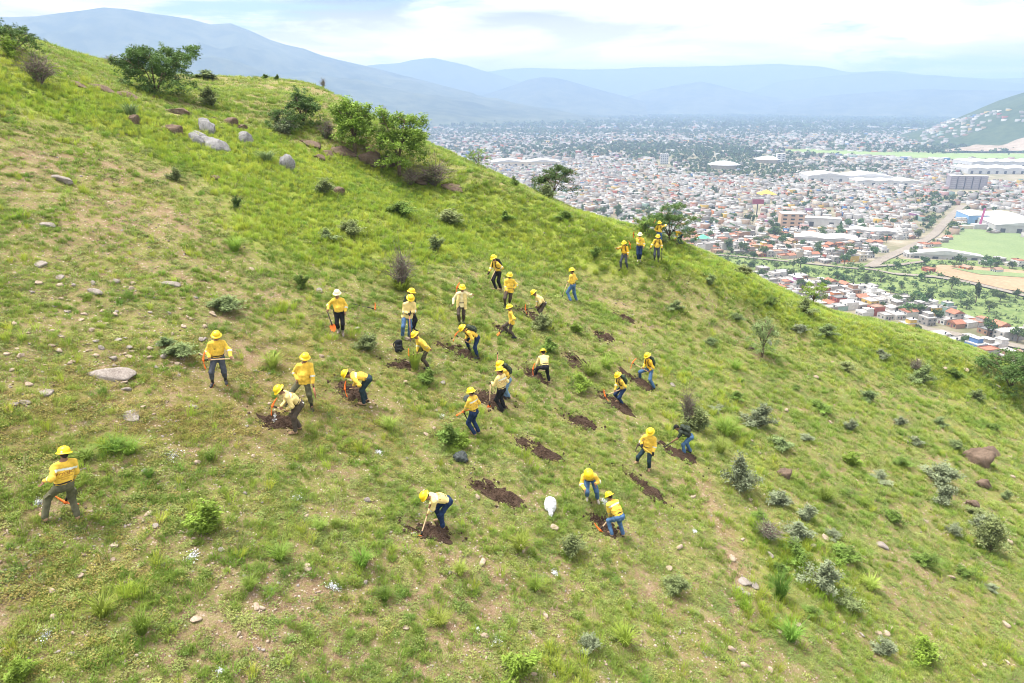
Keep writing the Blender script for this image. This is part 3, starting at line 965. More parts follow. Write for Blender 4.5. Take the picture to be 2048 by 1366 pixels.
# --- the 300 nearest houses, one by one
WM = [pmat('wall_' + n.replace(' ', '_'), tuple(.88 * q for q in c[0]), .85, .2, var=.10, vscale=.5, random_v=.08) for n, c in zip(WNAMES, WALLS)]
RM = [pmat('roof_' + n.replace(' ', '_'), tuple(.86 * q for q in c[0]), .9, .2, var=.14, vscale=.6, random_v=.10) for n, c in zip(RNAMES, ROOFS)]
M_PANE = pmat('dark_window', (.05, .06, .07), .25, .5)
M_DOOR = pmat('painted_door', (.16, .10, .07), .6, .3, random_v=.4, random_h=.2)
M_TANK = pmat('black_water_tank', (.03, .03, .035), .6, .3)
def house_template(w, d, h, roof, storey2):
    """mesh data of one kind of house: wall, roof, windows, door, tank"""
    T = {}
    b = MB(); b.box((0, 0, h / 2 - .5), (w, d, h + 1))
    if storey2:
        b.box((w * .18, d * .15, h + 1.35), (w * .6, d * .62, 2.7))
    T['wall'] = b.mesh('wall')
    r = MB()
    if roof == 'flat':
        r.box((0, 0, h + .06), (w - .4, d - .4, .12))
        for sx in (-1, 1): r.box((sx * (w / 2 - .08), 0, h + .3), (.2, d + .06, .6))
        for sy in (-1, 1): r.box((0, sy * (d / 2 - .08), h + .3), (w - .24, .2, .6))
        if storey2: r.box((w * .18, d * .15, h + 2.8), (w * .66, d * .68, .16))
    else:
        ov, rise = .4, w * .22
        V = [(-w / 2 - ov, -d / 2 - ov, h), (w / 2 + ov, -d / 2 - ov, h), (w / 2 + ov, d / 2 + ov, h), (-w / 2 - ov, d / 2 + ov, h), (0, -d / 2 - ov, h + rise), (0, d / 2 + ov, h + rise)]
        r.add(V, [(0, 4, 5, 3), (1, 2, 5, 4), (0, 1, 4), (2, 3, 5), (0, 3, 2, 1)])
    T['roof'] = r.mesh('roof')
    wi = MB(); wi.box((0, 0, 0), (1.5, .12, 1.2)); T['window'] = wi.mesh('window')
    do = MB(); do.box((0, 0, 0), (1.1, .14, 2.1)); T['door'] = do.mesh('door')
    tk = MB(); tk.lathe([(0, 0), (.55, 0), (.58, .1), (.58, .95), (.45, 1.15), (.2, 1.25), (0, 1.26)], 8); T['tank'] = tk.mesh('water_tank', True)
    spots = [('window', (-w * .28, -d / 2 - .02, 1.6), 0), ('door', (w * .05, -d / 2 - .03, 1.05), 0), ('window', (w * .32, -d / 2 - .02, 1.6), 0), ('window', (-w / 2 - .02, -d * .2, 1.6), 1), ('window', (-w / 2 - .02, d * .25, 1.6), 1)]
    if h > 5:
        spots += [('window', (-w * .28, -d / 2 - .02, 4.4), 0), ('window', (w * .28, -d / 2 - .02, 4.4), 0), ('window', (-w / 2 - .02, 0, 4.4), 1)]
    T['spots'] = spots
    T['tankpos'] = (w * .25, d * .25, h + (2.9 if storey2 else .12)) if roof == 'flat' else None
    return T
HT = [house_template(8.6, 10.5, 3.1, 'flat', False), house_template(9.2, 9.6, 3.1, 'flat', True), house_template(8.8, 10.6, 5.9, 'flat', False), house_template(9, 9.4, 5.9, 'flat', True),
      house_template(8.4, 10, 3.0, 'gable', False), house_template(8.8, 9.6, 5.6, 'gable', False)]
HN = ['one storey {} house, {}, {}', 'one storey {} house, roof room, {}, {}', 'two storey {} house, {}, {}', 'tall {} house with roof room, {}, {}', 'low {} house, pitched {}, {}', 'two storey {} house, pitched {}, {}']
PLACES = [(1700, 560, 'below the green strip'), (1600, 560, 'where strip meets hill'), (1650, 600, 'beside the ridge bush'), (1760, 600, 'in the lower cluster'), (1850, 610, 'at the scrub edge'), (1950, 640, 'above the lower road'),
          (2020, 670, 'near the dark bush'), (2030, 630, 'at the frame edge'), (1450, 495, 'past the ridge tree'), (1400, 470, 'right of the ridge tree'), (1350, 440, 'above the ridge tree'), (1500, 470, 'in the middle streets'), (1550, 500, 'on the far bank'), (1600, 480, 'left of the market hall'), (1650, 505, 'by the market hall'), (1700, 515, 'at the road end'),
          (1780, 490, 'along the diagonal road'), (1850, 470, 'by the roadside trees'), (1900, 515, 'below the green field'), (2000, 520, 'under the green field'), (1990, 600, 'past the tilled field'), (1800, 640, 'at the slope foot'), (1880, 650, 'beside the lower road'),
          (1480, 440, 'in the upper streets'), (1600, 440, 'by the tan block'), (1700, 450, 'past the white school'), (1800, 440, 'uphill of the road'), (1720, 590, 'facing the green strip'), (1900, 590, 'behind the scrub'), (1560, 530, 'on the near bank'), (1150, 350, 'beside the open ridge tree'), (1220, 395, 'left of the walkers'), (1280, 420, 'just above the walkers'), (1300, 380, 'in the streets above the walkers'), (1400, 425, 'up from the feathery tree'), (1430, 455, 'level with the feathery tree'), (1200, 360, 'right of the open ridge tree'), (1420, 395, 'in the central streets'), (1350, 400, 'in the streets over the ridge'), (1650, 420, 'by the maroon billboard'), (1840, 430, 'near the grove'), (1930, 410, 'below the grey tower'), (2010, 410, 'above the blue warehouse')]
def place(a, b):
    return min(PLACES, key=lambda q: (q[0] - a) ** 2 + 4 * (q[1] - b) ** 2)[2]
def part(name, me, mat, parent, loc, rz=0):
    o = bpy.data.objects.new(name, me); COL.objects.link(o); o.parent = parent; o.location = loc
    if rz: o.rotation_euler[2] = rz
    if len(me.materials) == 0: me.materials.append(mat)
    o.material_slots[0].link = 'OBJECT'; o.material_slots[0].material = mat
    return o
ht = RNG.choice(6, 300, p=[.22, .24, .24, .12, .10, .08])
hw = pick(WALLS, 300); hr = pick(ROOFS, 300)
for k, i in enumerate(IND):
    t = int(ht[k])
    tp = HT[t]
    wi_, ri_ = int(hw[k]), int(hr[k])
    if t >= 4: ri_ = int(RNG.choice([3, 4]))
    ppx, ppy = px[i], py[i]
    zone = place(ppx, ppy)
    rn = RNAMES[ri_] if t < 4 else ('clay roof' if ri_ == 3 else 'red roof')
    h = empty('house', (x[i], y[i], 0), HN[t].format(WNAMES[wi_], rn, zone), 'house', 'houses of the town nearest the hill')
    h.rotation_euler[2] = math.radians(14) + RNG.normal(0, .04) + math.pi / 2 * int(RNG.integers(0, 2)) * 3
    h.scale = (RNG.uniform(.72, 1.0), RNG.uniform(.75, 1.0), RNG.uniform(.88, 1.06))
    part('wall', tp['wall'], WM[wi_], h, (0, 0, 0)); part('roof', tp['roof'], RM[ri_], h, (0, 0, 0))
    for nm, loc, side in tp['spots']:
        part(nm, tp[nm], M_PANE if nm == 'window' else M_DOOR, h, loc, math.pi / 2 if side else 0)
    if tp['tankpos'] and RNG.random() < .5: part('water_tank', tp['tank'], M_TANK, h, tp['tankpos'])

# --- town trees
def leaf_cloud(n, rx, rz, zc, size, rng, clumps=9):
    """leaf faces gathered in clumps through an uneven crown"""
    cc = rng.normal(0, 1, (clumps, 3)); cc /= np.linalg.norm(cc, axis=1)[:, None]
    cc *= rng.uniform(.35, .85, (clumps, 1)); cc[:, 2] = np.abs(cc[:, 2]) * 1.2 - .35
    k = rng.integers(0, clumps, n)
    p = cc[k] + rng.normal(0, .2, (n, 3))
    P = p * np.array([rx, rx, rz]) + np.array([0, 0, zc])
    a = rng.normal(0, 1, (n, 3)); a /= np.linalg.norm(a, axis=1)[:, None]
    b = np.cross(a, rng.normal(0, 1, (n, 3))); b /= np.linalg.norm(b, axis=1)[:, None]
    s = size * rng.uniform(.6, 1.3, (n, 1))
    V = np.stack([P - a * s, P + b * s * .7, P + a * s, P - b * s * .7], 1).reshape(-1, 3)
    F = np.arange(n * 4).reshape(n, 4)
    return V, F
M_TOWNLEAF = pmat('town_tree_leaves', (.105, .165, .055), .7, .2, random_v=.35, random_h=.035, transl=.25)
M_BARK = pmat('grey_brown_bark', (.16, .12, .085), .9, .15, var=.25, vscale=6, bump=.4, bscale=20)
TT = []
for k in range(7):
    rng = np.random.default_rng(300 + k)
    tall = k in (5, 6)
    V, F = leaf_cloud(340, 1.5 if tall else 3.6, 5.2 if tall else 2.6, 6.5 if tall else 4.9, .55, rng, 8 + k)
    tr = MB(); tr.tube([(0, 0, -.5), (.1, 0, 1.6), (.0, .1, 3.4), (.1, .1, 5)], [.32, .26, .2, .08], 6)
    for j in range(3):
        a = 2.1 * j + k
        tr.tube([(.05, .05, 2.4), (math.cos(a) * .9, math.sin(a) * .9, 3.8), (math.cos(a) * (1 if tall else 2.2), math.sin(a) * (1 if tall else 2.2), 5.0)], [.15, .1, .04], 5)
    TT.append((mesh_from('crown', V, F), tr.mesh('trunk', True)))
def tree_pts(y0, y1, step, base, seed):
    rng = np.random.default_rng(seed)
    n = int((y1 ** 2 - y0 ** 2) * .53 / step ** 2 * 3)
    y = np.sqrt(rng.uniform(y0 ** 2, y1 ** 2, n)); x = rng.uniform(-.25, .98, n) * y
    px, py, d = w2p(np.stack([x, y, np.full_like(x, 4.0)], -1))
    wd = np.zeros(n)
    for bx, by, rx, ry, w in WOODS: wd += w * np.exp(-.5 * (((px - bx) / rx) ** 2 + ((py - by) / ry) ** 2))
    wd += .05 * in_poly(px, py, FIELDS['scrub'])
    bad = (px < 730) | (px > 2330) | (py > sil_y(px) + 70) | (road_dist(x, y) < 8)
    for k in ('crop', 'tilled', 'pasture', 'lot'): bad |= in_poly(px, py, FIELDS[k])
    for bx, by, rx, ry in BIG: bad |= (np.abs(px - bx) < rx * .9) & (np.abs(py - by) < ry * .9)
    dens = (base + 1.2 * np.clip(fbm(x / (30 + y * .06), y / (30 + y * .06), seed, 3) - .56, 0, 1) * 2 + wd * .9) * .5
    m = ~bad & (rng.random(n) < dens)
    return x[m], y[m], px[m], py[m]
t1 = tree_pts(330, 800, 12, .26, 501); t2 = tree_pts(800, 1800, 14, .26, 502); t3 = tree_pts(1800, 4000, 27, .38, 503); t4 = tree_pts(4000, 9000, 60, .55, 504)
tx = np.r_[t1[0], t2[0]]; ty = np.r_[t1[1], t2[1]]; tpx = np.r_[t1[2], t2[2]]; tpy = np.r_[t1[3], t2[3]]
o_ = np.argsort(np.hypot(tx, ty))
vis_t = o_[(tpy[o_] < sil_y(tpx[o_]) - 2) & (tpx[o_] < 2046)][:300]
for i in vis_t:
    k = int(RNG.choice(7, p=[.19, .19, .19, .19, .16, .05, .03]))
    s = RNG.uniform(.55, 1.5)
    size = 'slender columnar dark' if k > 4 else ('large spreading' if s > .95 else ('medium sized rounded' if s > .7 else 'small bushy'))
    t = empty('town_tree', (tx[i], ty[i], 0), size + ' green tree ' + place(tpx[i], tpy[i]), 'tree', 'trees in the town below')
    t.rotation_euler[2] = RNG.uniform(0, 6.28); t.scale = (s, s, s * RNG.uniform(.85, 1.15))
    part('crown', TT[k][0], M_TOWNLEAF, t, (0, 0, 0)); part('trunk', TT[k][1], M_BARK, t, (0, 0, 0))
def tree_mass():
    rest = np.setdiff1d(np.arange(len(tx)), vis_t)
    X = np.r_[tx[rest], t3[0], t4[0]]; Y = np.r_[ty[rest], t3[1], t4[1]]
    S = np.r_[RNG.uniform(.6, 1.2, len(rest)), RNG.uniform(1.0, 2.2, len(t3[0])), RNG.uniform(2.2, 5, len(t4[0]))]
    n = len(X)
    k = 26
    rng = np.random.default_rng(77)
    p = rng.normal(0, 1, (n, k, 3)); p /= np.linalg.norm(p, axis=2)[:, :, None]
    p *= rng.uniform(.4, 1.0, (n, k, 1)); p[:, :, 2] *= .8
    P = p * 3.2 * S[:, None, None] + np.stack([X, Y, 3.6 * S], -1)[:, None, :]
    a = rng.normal(0, 1, (n, k, 3)); a /= np.linalg.norm(a, axis=2)[:, :, None]
    b = np.cross(a, rng.normal(0, 1, (n, k, 3))); b /= np.linalg.norm(b, axis=2)[:, :, None]
    s = 1.5 * S[:, None, None] * rng.uniform(.6, 1.2, (n, k, 1))
    V = np.stack([P - a * s, P + b * s * .8, P + a * s, P - b * s * .8], 2).reshape(-1, 3)
    F = np.arange(n * k * 4).reshape(-1, 4)
    c = np.array([.075, .125, .04]) * rng.uniform(.6, 1.35, (n, 1))
    c[:, 0] *= rng.uniform(.8, 1.3, n)
    C = np.repeat(c, k, 0)
    return col_mesh('distant_trees', V, F, C)
M_TREEPAINT = paint_mat('distant_leaves', .8, .2, .3)
link('distant_trees', tree_mass(), M_TREEPAINT, kind='stuff', label='scattered dark green trees among the far houses of the valley')

# scrub along the river strip
def scrub():
    rng = np.random.default_rng(5)
    n = 9000
    y = np.sqrt(rng.uniform(380 ** 2, 800 ** 2, n)); x = rng.uniform(.15, .85, n) * y
    px, py, d = w2p(np.stack([x, y, np.zeros(n)], -1))
    m = in_poly(px, py, FIELDS['scrub']) & (py < sil_y(px) + 8) & (road_dist(x, y) > 5) & (rng.random(n) < np.clip(2.4 * fbm(x / 30, y / 12, 8, 3) - .6, 0, 1))
    x, y = x[m], y[m]; n = len(x); k = 14
    S = rng.uniform(.5, 1.5, n)
    p = rng.normal(0, .6, (n, k, 3)); p[:, :, 2] = np.abs(p[:, :, 2])
    P = p * S[:, None, None] * 1.4 + np.stack([x, y, np.full(n, .4)], -1)[:, None]
    a = rng.normal(0, 1, (n, k, 3)); a /= np.linalg.norm(a, axis=2)[:, :, None]
    b = np.cross(a, rng.normal(0, 1, (n, k, 3))); b /= np.linalg.norm(b, axis=2)[:, :, None]
    s = .7 * S[:, None, None]
    V = np.stack([P - a * s, P + b * s * .8, P + a * s, P - b * s * .8], 2).reshape(-1, 3)
    c = np.array([.15, .215, .08]) * rng.uniform(.75, 1.25, (n, 1))
    return col_mesh('riverside_undergrowth', V, np.arange(n * k * 4).reshape(-1, 4), np.repeat(c, k, 0))
link('riverside_undergrowth', scrub(), M_TREEPAINT, kind='stuff', label='low green bushes along the river strip below the hill')

# --- landmarks
def mk(name, c, M=None): return pmat(name, c, .8, .25, var=.07, vscale=.2)
M_WHITE = mk('white_sheet_metal', (.54, .54, .54)); M_LGREY = mk('light_grey_render', (.45, .44, .44)); M_MAUVE = mk('grey_mauve_panels', (.30, .27, .30)); M_DARK = mk('dark_recess', (.08, .08, .09))
M_BLUEW = mk('blue_sheet_wall', (.22, .38, .62)); M_PINK = mk('magenta_paint', (.40, .09, .22)); M_CREAM = mk('cream_render', (.58, .50, .40)); M_TANB = mk('tan_brick', (.55, .38, .27)); M_MAROON = mk('maroon_panel', (.30, .07, .11)); M_GREENR = mk('green_canopy', (.12, .42, .30)); M_ORANGE = mk('orange_canopy', (.80, .45, .08))
def wbox(o, name, mat, c, s):
    b = MB(); b.box(c, s); return link(name, b.mesh(name), mat, o)
def hall(px, py, w, d, h, ang, wall, roof, label, ridges=1, cat='warehouse', rise=.07):
    p = on_valley(px, py)
    o = empty('warehouse', (p[0], p[1], 0), label, cat); o.rotation_euler[2] = math.radians(ang)
    wbox(o, 'wall', wall, (0, 0, h / 2), (w, d, h))
    for k in range(ridges):
        b = MB(); ww = w / ridges; x0 = -w / 2 + k * ww; r = ww * rise
        V = [(x0 - .3, -d / 2 - .6, h), (x0 + ww + .3, -d / 2 - .6, h), (x0 + ww + .3, d / 2 + .6, h), (x0 - .3, d / 2 + .6, h), (x0 + ww / 2, -d / 2 - .6, h + r), (x0 + ww / 2, d / 2 + .6, h + r)]
        b.add(V, [(0, 4, 5, 3), (1, 2, 5, 4), (0, 1, 4), (2, 3, 5)])
        link('roof', b.mesh('roof'), roof, o)
    for k in range(max(2, int(w / 16))):
        wbox(o, 'door', M_DARK, (-w / 2 + (k + .5) * w / max(2, int(w / 16)), -d / 2 - .1, h * .3), (5, .3, h * .55))
    return o
hall(1688, 362, 150, 60, 12, -6, M_WHITE, M_WHITE, 'long white factory hall in the middle of the town', 2)
hall(1765, 368, 110, 60, 8, -6, M_WHITE, M_WHITE, 'low white hall just past the long factory', 3)
hall(1978, 446, 62, 42, 11, -14, M_BLUEW, M_WHITE, 'blue walled warehouse with a white roof beside the green field', 2)
hall(2034, 460, 66, 52, 9, -14, M_LGREY, M_WHITE, 'broad white gabled warehouse at the edge of the green field')
hall(1990, 345, 150, 70, 11, -4, M_WHITE, M_WHITE, 'large white industrial shed behind the grey tower block', 4)
hall(2000, 334, 170, 80, 14, -4, M_WHITE, M_WHITE, 'white saw roofed factory under the quarry', 5)
hall(1650, 484, 62, 30, 6, -21, M_LGREY, M_WHITE, 'white roofed market hall among small houses', 2)
hall(1740, 468, 56, 24, 5, -21, M_LGREY, M_LGREY, 'low grey roofed shed row near the diagonal road', 2)
hall(1885, 516, 66, 12, 4, -13, M_LGREY, M_WHITE, 'long narrow white farm shed below the green field')
hall(1050, 330, 160, 60, 9, 4, M_CREAM, M_WHITE, 'pale long supermarket hall seen over the ridge', 2)
hall(1640, 452, 44, 14, 10, -15, M_WHITE, M_WHITE, 'white school block with rows of windows', 1, 'building', .02)
def tower_block():
    p = on_valley(1930, 378)
    o = empty('tower_block', (p[0], p[1], 0), 'grey slab tower block with dark vertical recesses', 'building'); o.rotation_euler[2] = math.radians(-8)
    for k in range(5):
        wbox(o, 'wall', M_MAUVE, (-24 + k * 12, 0, 11), (10.4, 16, 22)); wbox(o, 'roof', M_LGREY, (-24 + k * 12, 0, 22.4), (11, 17, .8))
        if k: wbox(o, 'recess', M_DARK, (-30 + k * 12, 1, 10.5), (1.6, 13, 21))
        for f in range(6):
            wbox(o, 'window', M_LGREY, (-24 + k * 12, -8.05, 3 + f * 3.4), (7.5, .2, .5))
tower_block()
def domes():
    for px, py, r, lab in ((1447, 336, 36, 'low white domed arena among dark trees'), (1535, 325, 34, 'cream domed hall north of the white dome')):
        p = on_valley(px, py)
        o = empty('domed_hall', (p[0], p[1], 0), lab, 'building')
        b = MB(); b.lathe([(r * .8, 0), (r * .8, 8)], 24); link('wall', b.mesh('wall', True), M_CREAM, o)
        b = MB(); b.lathe([(r, 8), (r, 8.6), (r * .7, 12), (r * .35, 15), (.5, 16.5)], 24); link('roof', b.mesh('roof', True), M_WHITE, o)
domes()
def tall_block(px, py, w, d, h, mat, lab, rows, cols, ang=-10):
    p = on_valley(px, py)
    o = empty('block_of_flats', (p[0], p[1], 0), lab, 'building'); o.rotation_euler[2] = math.radians(ang)
    wbox(o, 'wall', mat, (0, 0, h / 2), (w, d, h)); wbox(o, 'roof', M_LGREY, (0, 0, h + .3), (w + .4, d + .4, .6))
    for r in range(rows):
        for c in range(cols):
            wbox(o, 'window', M_PANE, (-w / 2 + (c + .5) * w / cols, -d / 2 - .06, (r + .6) * h / rows), (w / cols * .5, .2, h / rows * .42))
tall_block(1328, 328, 19, 15, 23, M_WHITE, 'white high rise standing over the far town', 6, 4)
tall_block(1580, 455, 26, 18, 17, M_TANB, 'tan brick block with blank end wall in the town', 4, 3)
tall_block(1560, 326, 20, 16, 22, M_WHITE, 'slim white tower beside the cream dome', 5, 2)
def obelisk():
    p = on_valley(1957, 458)
    o = empty('monument_pylon', (p[0], p[1], 0), 'tall magenta pylon at the green field corner', 'monument')
    b = MB(); b.tube([(0, 0, 0), (1.2, 0, 12), (2.2, 0, 24)], [1.7, 1.5, 1.3], 4); link('shaft', b.mesh('shaft'), M_PINK, o)
    wbox(o, 'base', M_LGREY, (4, 0, 3), (24, 8, 6)); wbox(o, 'wall', M_CREAM, (-18, 1, 2), (22, 6, 4))
obelisk()
def billboard():
    p = on_valley(1513, 430)
    o = empty('billboard', (p[0], p[1], 0), 'maroon billboard on a single post above the houses', 'billboard')
    wbox(o, 'post', M_DARK, (0, 0, 8), (1.1, 1.1, 16)); wbox(o, 'panel', M_MAROON, (0, -.6, 17.5), (15, .8, 6))
billboard()
def canopy(px, py, w, mat, lab):
    p = on_valley(px, py)
    o = empty('canopy_building', (p[0], p[1], 0), lab, 'building')
    wbox(o, 'wall', M_CREAM, (0, 0, 2.5), (w, w * .8, 5))
    b = MB(); r = w * .6
    b.add([(-r, -r * .8, 5), (r, -r * .8, 5), (r, r * .8, 5), (-r, r * .8, 5), (0, 0, 5 + w * .3)], [(0, 1, 4), (1, 2, 4), (2, 3, 4), (3, 0, 4)]); link('roof', b.mesh('roof'), mat, o)
canopy(1405, 486, 14, M_GREENR, 'house with a green pyramid canopy roof behind the ridge tree')
canopy(1532, 394, 22, M_ORANGE, 'yellow orange canopy in the middle of the town')
# ------------------------------------------------------------------ rocks
def ico(sub=2):
    t = (1 + 5 ** .5) / 2
    V = [(-1, t, 0), (1, t, 0), (-1, -t, 0), (1, -t, 0), (0, -1, t), (0, 1, t), (0, -1, -t), (0, 1, -t), (t, 0, -1), (t, 0, 1), (-t, 0, -1), (-t, 0, 1)]
    F = [(0, 11, 5), (0, 5, 1), (0, 1, 7), (0, 7, 10), (0, 10, 11), (1, 5, 9), (5, 11, 4), (11, 10, 2), (10, 7, 6), (7, 1, 8), (3, 9, 4), (3, 4, 2), (3, 2, 6), (3, 6, 8), (3, 8, 9), (4, 9, 5), (2, 4, 11), (6, 2, 10), (8, 6, 7), (9, 8, 1)]
    V = [np.array(v) / np.linalg.norm(v) for v in V]
    for _ in range(sub):
        mid, F2 = {}, []
        def m(a, b):
            k = (min(a, b), max(a, b))
            if k not in mid:
                q = V[a] + V[b]; V.append(q / np.linalg.norm(q)); mid[k] = len(V) - 1
            return mid[k]
        for a, b, c in F:
            x, y, z = m(a, b), m(b, c), m(c, a)
            F2 += [(a, x, z), (b, y, x), (c, z, y), (x, y, z)]
        F = F2
    return np.array(V), np.array(F)
def rock_mesh(seed, sub=2, cuts=9, rough=.12, flat=.7):
    rng = np.random.default_rng(seed)
    V, F = ico(sub)
    for _ in range(cuts):
        n = rng.normal(0, 1, 3); n /= np.linalg.norm(n)
        d = rng.uniform(.42, .80)
        e = V @ n - d
        V = V - np.outer(np.clip(e, 0, None), n) * .97
    d1 = fbm(V[:, 0] * 2.3 + V[:, 2] * 1.7 + seed, V[:, 1] * 2.3 - V[:, 2] * 1.1, seed, 3) - .5
    V = V * (1 + d1[:, None] * rough * 3) * 1.25
    V = V * np.array([1.0, rng.uniform(.65, .95), flat * rng.uniform(.8, 1.1)])
    return mesh_from('rock', V, F, False)
def lichen_rock(name, c1, c2, c3, scale=3.0):
    m = noise_mat(name, [(scale, [(.35, c1), (.65, c2)]), (scale * 6, [(.42, c3), (.5, c1), (.66, c2)])], .9)
    return m
M_ROCKG = lichen_rock('grey_lichened_boulder', (.19, .19, .195), (.33, .33, .335), (.045, .045, .045))
M_ROCKB = lichen_rock('brown_weathered_rock', (.12, .085, .062), (.235, .178, .14), (.05, .037, .028))
M_ROCKT = lichen_rock('tan_fieldstone', (.31, .24, .18), (.50, .42, .34), (.19, .135, .095), 8)
M_ROCKP = lichen_rock('pale_flat_slab', (.24, .21, .19), (.37, .335, .31), (.13, .105, .09), 4)
ROCKS3 = [rock_mesh(600 + i, 3, 4, .17, .8) for i in range(6)]
ROCKL = [rock_mesh(610 + i, 3, 9, .2, .7) for i in range(5)]
ROCKS2 = [rock_mesh(620 + i, 2, 9, .1, .62) for i in range(7)]
ROCKS1 = [rock_mesh(640 + i, 1, 5, .12, .65) for i in range(5)]
def put_rock(px, py, wpx, hpx, mat, label, meshes, name='rock', group=None, cat='rock', rot=None, sink=.35, tilt=0.0):
    p = at(px, py)
    d = w2p(p)[2]
    w = wpx * d / FPX / 2 * .82; h = hpx * d / FPX / 2 * .82
    me = meshes[int(RNG.integers(len(meshes)))]
    o = bpy.data.objects.new(name, me); COL.objects.link(o)
    if len(me.materials) == 0: me.materials.append(mat)
    o.material_slots[0].link = 'OBJECT'; o.material_slots[0].material = mat
    n = ground_n(p[0], p[1])
    q = Vector((0, 0, 1)).rotation_difference(Vector(n).lerp(Vector((0, 0, 1)), .3))
    from mathutils import Quaternion
    o.rotation_mode = 'QUATERNION'
    o.rotation_quaternion = q @ Quaternion((0, 0, 1), RNG.uniform(-.5, .5) if rot is None else rot)
    o.scale = (w * 1.25, w * RNG.uniform(.9, 1.2), h * 1.7)
    o.location = p + np.array([0, 0, h * 1.7 * (.42 - sink)])
    tag(o, label, cat, group)
    return o
for a in [(412, 262, 46, 28, 'large grey boulder with dark lichen, uppermost of the pale cluster'), (392, 284, 38, 20, 'rounded pale boulder at the uphill end of the grey cluster'), (428, 292, 56, 26, 'broad speckled grey boulder, lowest of the pale cluster'),
          (490, 281, 32, 30, 'pale pointed boulder alone in lime grass right of the cluster'), (574, 334, 30, 34, 'upright pale grey boulder in tall lime grass'), (396, 272, 30, 12, 'flat pale stone behind the grey boulder cluster')]:
    put_rock(*a[:4], M_ROCKG, a[4], ROCKS3, 'boulder', cat='boulder', sink=.34)
for a in [(347, 264, 36, 22, 'rounded brown boulder just uphill of the grey cluster'), (364, 226, 60, 22, 'long low brown outcrop above the grey boulders'), (428, 241, 22, 18, 'small brown rock between outcrop and dark pair'), (462, 250, 28, 24, 'dark brown split rock above the pointed boulder'), (485, 258, 30, 22, 'dark brown rock beside the split one'),
          (745, 328, 44, 46, 'tall rust brown boulder between the two bright trees'), (775, 332, 34, 40, 'dark boulder at the foot of the front bright tree'), (676, 386, 28, 20, 'dark rounded rock in lime grass below a bush'), (267, 246, 22, 26, 'brown rock under the spiky grey tuft'),
          (1955, 926, 56, 48, 'big square brown boulder on the far lower slope'), (1985, 908, 44, 22, 'pink brown slab leaning behind the square boulder'), (1966, 972, 30, 26, 'reddish boulder just below the square one'), (1943, 1012, 28, 26, 'round brown boulder lowest of the right row'), (1568, 952, 30, 26, 'brown rock right of the silver bush'),
          (200, 178, 44, 14, 'pinkish brown ledge on the upper left slope'), (262, 195, 40, 14, 'weathered ledge right of the spiky tufts'), (150, 168, 34, 10, 'low pink ledge near the upper corner shrub'), (640, 320, 30, 20, 'brown rock left of the rust boulder'), (625, 290, 54, 14, 'reddish soil ledge below the dark tree'), (690, 305, 46, 16, 'dark rocky ledge under the first bright tree'),
          (432, 358, 26, 14, 'small brown rock in the grass below the cluster'), (660, 312, 26, 14, 'brown stone in the bare bank'), (840, 362, 50, 14, 'dark ledge at the foot of the front bright tree'), (905, 376, 40, 10, 'low brown ledge in tall grass right of the trees'), (1500, 698, 24, 12, 'rock at the base of the thin sapling'), (1538, 690, 14, 16, 'white stone beside the thin sapling')]:
    put_rock(*a[:4], M_ROCKG if 'white' in a[4] else M_ROCKB, a[4], ROCKL, 'boulder', cat='boulder', sink=.36)
for a in [(224, 751, 66, 26, 'wide pale flat slab in the left grass'), (266, 832, 36, 14, 'small grey flat slab below the wide one'), (130, 363, 50, 22, 'pink tan slab on the bare upper left slope'), (96, 788, 28, 14, 'pale wedge shaped stone left of the wide slab'), (190, 586, 26, 18, 'square brown grey stone on the left slope'), (228, 718, 16, 16, 'upright pale stone above the wide slab'),
          (343, 569, 28, 12, 'flat reddish stone on the middle left slope'), (96, 451, 22, 14, 'dark grey stone on the upper left slope'), (122, 557, 16, 14, 'brown stone uphill of the square one'), (83, 530, 26, 14, 'pale stone cluster end on the left slope'), (640, 582, 14, 12, 'pinkish stone left of the standing man in white helmet'), (715, 660, 12, 16, 'pale upright stone right of the black trousered man'),
          (48, 806, 20, 12, 'grey stone at the left edge below the slab'), (255, 780, 20, 14, 'buried tan stone right of the wide slab'), (388, 815, 14, 12, 'tan stone below the man with level pickaxe'), (1490, 1165, 24, 16, 'pale block in the stone pile right of centre'), (1480, 1180, 16, 14, 'smaller block left in the stone pile'), (1510, 1172, 18, 14, 'reddish block at the pile end'), (1494, 1190, 20, 14, 'lowest block of the stone pile'),
          (1765, 1093, 20, 18, 'pinkish stone on the lower right slope'), (1625, 1095, 16, 18, 'stone beside the grey green bush'), (1345, 770, 12, 8, 'small stone right of the lone digger')]:
    put_rock(*a[:4], M_ROCKP, a[4], ROCKS2, 'stone', cat='stone', sink=.3)
